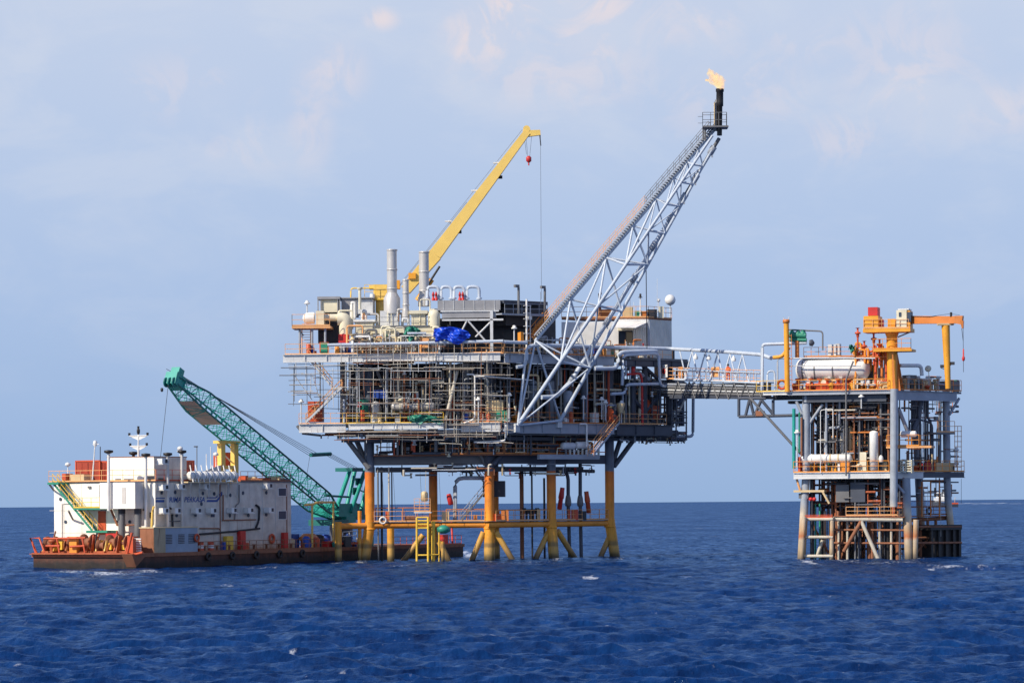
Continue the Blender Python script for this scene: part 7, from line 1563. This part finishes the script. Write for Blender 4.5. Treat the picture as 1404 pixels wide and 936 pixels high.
for i in range(24):
    px = r8_.uniform(60, 182); p = BS.Z(px, DZ + .08, r8_.uniform(.3, 2.8)); h_ = r8_.uniform(.5, 1.7)
    m_ = (MB().box(p, BS.U * r8_.uniform(.3, .9), BS.N * .5, (0, 0, h_)), MB().lathe(p, (0, 0, 1), [(0, .28), (h_ * .7, .28), (h_ * .75, .4), (h_ * .9, .4), (h_, .15)], 10), MB().tube([p, p + BS.U * r8_.uniform(-.8, .8) + V((0, 0, h_ + .5))], .08, 6))[i % 3]
    solo('deck_gear', m_, r8_.choice(('redo', 'rusto', 'yellow', 'rust', 'dark', 'redo', 'black', 'orange')), 'small red or yellow deck gear among the stern winches', 'deck gear', 'deck gear among the stern winches')
# exhaust pipes under the cabin
for x in (167, 189): 
    t = thing('exhaust_pipe', HS.P(x, 740, -1.0), 'sooty grey silencer pipe before the stern wall, %s' % ('beneath the middle of the cabin' if x < 180 else 'beneath the edge of the cabin'), 'exhaust')
    MB().tube([HS.P(x, 742, -1.0), HS.P(x, 702, -1.0)], .34, 12).build('silencer', 'mid', t); MB().lathe(HS.P(x, 704, -1.0), (0, 0, 1), [(0, .35), (.5, .36)], 12).build('collar', 'dark', t)
solo('pipe_strut', MB().tube([HS.P(152, 698, -.8), HS.P(161, 720, -.8)], .12, 7).tube([HS.P(161, 720, -.8), HS.P(190, 719, -.8)], .07, 6), 'rust', 'rusty slanting strut under the stern cabin', 'strut')
solo('davit', MB().tube(elbow([HS.P(207, 745, -.5), HS.P(209, 700, -.5), HS.P(211, 694, -.6)], .3), .12, 8), 'crane_y', 'yellow davit post at the house corner', 'davit')

# ------------------------------------------------------------------ teal lattice crane on the barge
cr_ = thing('lattice_crane', B(43, 6, DZ), 'teal lattice boom crane on the barge, boom lowered over the deckhouse', 'crane')
base = bpx(462, 6.0, 4.6); tip = BL.P(237, 522, 6.0)
ax_ = (tip - base); Lb = ax_.length; e0 = ax_.normalized(); eu = e0.cross(bn).normalized()
if eu.z < 0: eu = -eu
def frame(t, wv, wh): 
    c = base + e0 * (Lb * t); return [c + bn * sx * wv / 2 + eu * sy * wh / 2 for sx, sy in ((-1, -1), (1, -1), (1, 1), (-1, 1))]
def widths(t):
    if t < .12: q = t / .12; return 1.3 + 1.1 * q, .5 + 1.5 * q
    if t > .86: q = (1 - t) / .14; return 1.3 + 1.1 * q, .7 + 1.3 * q
    return 2.4, 2.0
NB = 34; fr_ = [frame(i / NB, *widths(i / NB)) for i in range(NB + 1)]
for k in range(4): MB().tube([f[k] for f in fr_], .11, 6).build('chord', 'teal_d' if k in (0, 3) else 'teal', cr_)
for fi in range(4):
    mb = MB(); a, b_ = fi, (fi + 1) % 4
    for i in range(NB):
        p, q = (fr_[i][a], fr_[i + 1][b_]) if i % 2 else (fr_[i][b_], fr_[i + 1][a])
        mb.tube([p, q], .05, 4, caps=False); mb.tube([fr_[i][a], fr_[i][b_]], .04, 4, caps=False)
    mb.build('lattice', 'teal', cr_)
# catwalk plank panel under the upper boom
i0, i1 = 26, 31
mb = MB(); lo = lambda i, k, d=.06: fr_[i][k] - eu * d
mb.add([lo(i0, 0), lo(i1, 0), lo(i1, 1), lo(i0, 1), lo(i0, 0, .1), lo(i1, 0, .1), lo(i1, 1, .1), lo(i0, 1, .1)], [(0, 1, 2, 3), (7, 6, 5, 4), (0, 4, 5, 1), (2, 6, 7, 3), (1, 5, 6, 2), (3, 7, 4, 0)]); mb.build('wooden_panel', 'pink', cr_)
hd = MB(); hd.box(tip - bn * .7 - e0 * 1.2 - eu * .5, e0 * 1.7, bn * 1.4, eu * 1.3); hd.box(tip - bn * .5 + eu * .7 - e0 * .8, e0 * .9, bn * 1.0, eu * .8); hd.build('boom_head', 'teal', cr_)
for s_ in (-.5, 0, .5): MB().lathe(tip + bn * (s_ - .06) + e0 * .3 - eu * .3, bn, [(0, .5), (.12, .5)], 16).build('sheave', 'teal_d', cr_)
hk = tip + e0 * .6 - eu * .5
MB().tube([hk, BL.Z(217, RZ + .5, 6.0)], .03, 4).lathe(BL.P(222, 537, 6), (0, 0, 1), [(0, .06), (.1, .14), (.35, .14), (.4, .05)], 8).build('hoist_rope', 'wire', cr_)
# gantry, house, ropes
gt = BL.P(492, 642, 6.0); g0 = bpx(476, 6.0, 3.6); g1 = bpx(498, 6.0, 3.6)
for o in (-1.0, 1.0):
    MB().tube([BL.P(470, 702, 6) + bn * o, BL.P(490, 645, 6) + bn * o], .24, 6).build('gantry_leg', 'teal', cr_)
    MB().tube([BL.P(482, 712, 6) + bn * o, BL.P(497, 645, 6) + bn * o], .24, 6).build('gantry_leg', 'teal', cr_)
for f in (.25, .55): MB().tube([BL.P(470 + 20 * f, 702 - 57 * f, 6) - bn, BL.P(482 + 15 * f, 712 - 67 * f, 6) - bn], .08, 5).build('gantry_bar', 'teal', cr_)
for y in (655, 668): MB().bx(BL, 484 + (668 - y) * .3, y, 492 + (668 - y) * .3, y + 10, 5.2, .1).build('gantry_plate', 'teal_d', cr_)
MB().bx(BL, 483, 641, 498, 646, 4.9, 2.2).build('gantry_head', 'teal_d', cr_)
MB().bx(BL, 465, 690, 490, 708, 5.0, 3.5).build('machinery_house', 'teal', cr_); MB().bx(BL, 475, 708, 488, 716, 4.8, 2).build('counter_frame', 'teal', cr_); MB().bx(BL, 489, 690, 502, 712, 6.5, 2.5).build('counterweight', 'teal_d', cr_)
MB().bx(BL, 455, 712, 478, 720, 4.6, 3).build('turntable', 'teal_d', cr_); vcyl(MB(), BL, 468, 712, 745, 6.5, 16, 20, z0=DZ).build('pedestal', 'steel_d', cr_)
MB().tube([BL.P(445, 679, 5), BL.P(478, 681, 5)], .12, 6).build('boom_stop', 'teal_d', cr_)
sp_ = BL.P(436, 623, 6.0)
MB().tube([BL.P(426, 623.5, 6), BL.P(453, 622, 6)], .22, 8).build('spreader_bar', 'teal_d', cr_)
for o in (-1.2, -.4, .4, 1.2):
    MB().tube([tip + eu * (.9 + o * .4) + bn * o, BL.P(430 + o * 4, 623 - o * 1.5, 6)], .026, 4).build('pendant_rope', 'wire', cr_)
    MB().tube([BL.P(450 + o * 2, 622.5 - o * 1.2, 6), BL.P(488 + o * 3, 643 - o * .8, 6)], .026, 4).build('luffing_rope', 'wire', cr_)
for a_, b2 in (((425, 624), (420, 655)), ((497, 645), (496, 700)), ((262, 545), (345, 590))): MB().tube([BL.P(*a_, 6), BL.P(*b2, 6)], .025, 4).build('guy_rope', 'wire', cr_)
t = thing('yellow_portal', bpx(445, 2, DZ), 'slim yellow pipe portal standing on the barge deck in front of the crane', 'frame')
mb = MB().tube([BL.Z(428, DZ, 2), BL.P(428, 692, 2)], .12, 7); mb.build('post', 'crane_y', t); MB().tube(elbow([BL.P(418, 692, 2), BL.P(430, 691, 2), BL.P(434, 688.5, 2), BL.P(459, 688, 2)], .4), .13, 8).build('beam', 'crane_y', t); MB().tube([BL.Z(457, DZ, 2), BL.P(457, 688, 2)], .11, 7).build('post', 'crane_y', t)
mb = MB()
for y in (729, 735, 741): mb.tube([BL.P(470, y, 1.5), BL.P(489, y - 1.5, 1.5)], .05, 5)
for x in (470, 479, 489): mb.tube([BL.P(x, 745, 1.5), BL.P(x, 729, 1.5)], .05, 5)
solo('gangway_rail', mb, 'white', 'white gangway railing between barge and platform leg', 'railing')
solo('gangway', MB().bx(BL, 466, 743, 492, 746, 1.3, 1.2), 'redo', 'short red gangway reaching from the barge to the platform', 'gangway')
for x, mt, lb in ((437, 'dark', 'dark tank on deck under the boom foot'), (446, 'blue', 'blue drum cluster cover near the boom foot'), (422, 'boom_o', 'orange covered boat-shaped canister behind the house')):
    solo('deck_box', MB().lathe(bpx(x, 3, DZ), (0, 0, 1), [(0, .6), (1.2, .6), (1.4, .3)], 12) if x != 422 else MB().lathe(bpx(412, 3, DZ + 1.0), bu, [(0, .2), (.8, .55), (2.4, .55), (3.2, .2)], 14), mt, lb, 'tank')
solo('anchor_buoy', MB().tube([B(60.5, .5, DZ), B(61.5, 1.2, DZ + 2.6)], .12, 6).box(B(58.5, .6, DZ), bu * 1.2, bn * 1, (0, 0, 1.1)), 'red', 'red davit on the bow end of the barge seen under the platform', 'davit')
bp_('bow_rail', rail(MB(), [B(46, .12, DZ), B(61.8, .12, DZ)], 1.0, 1.3, .04), 'redo')
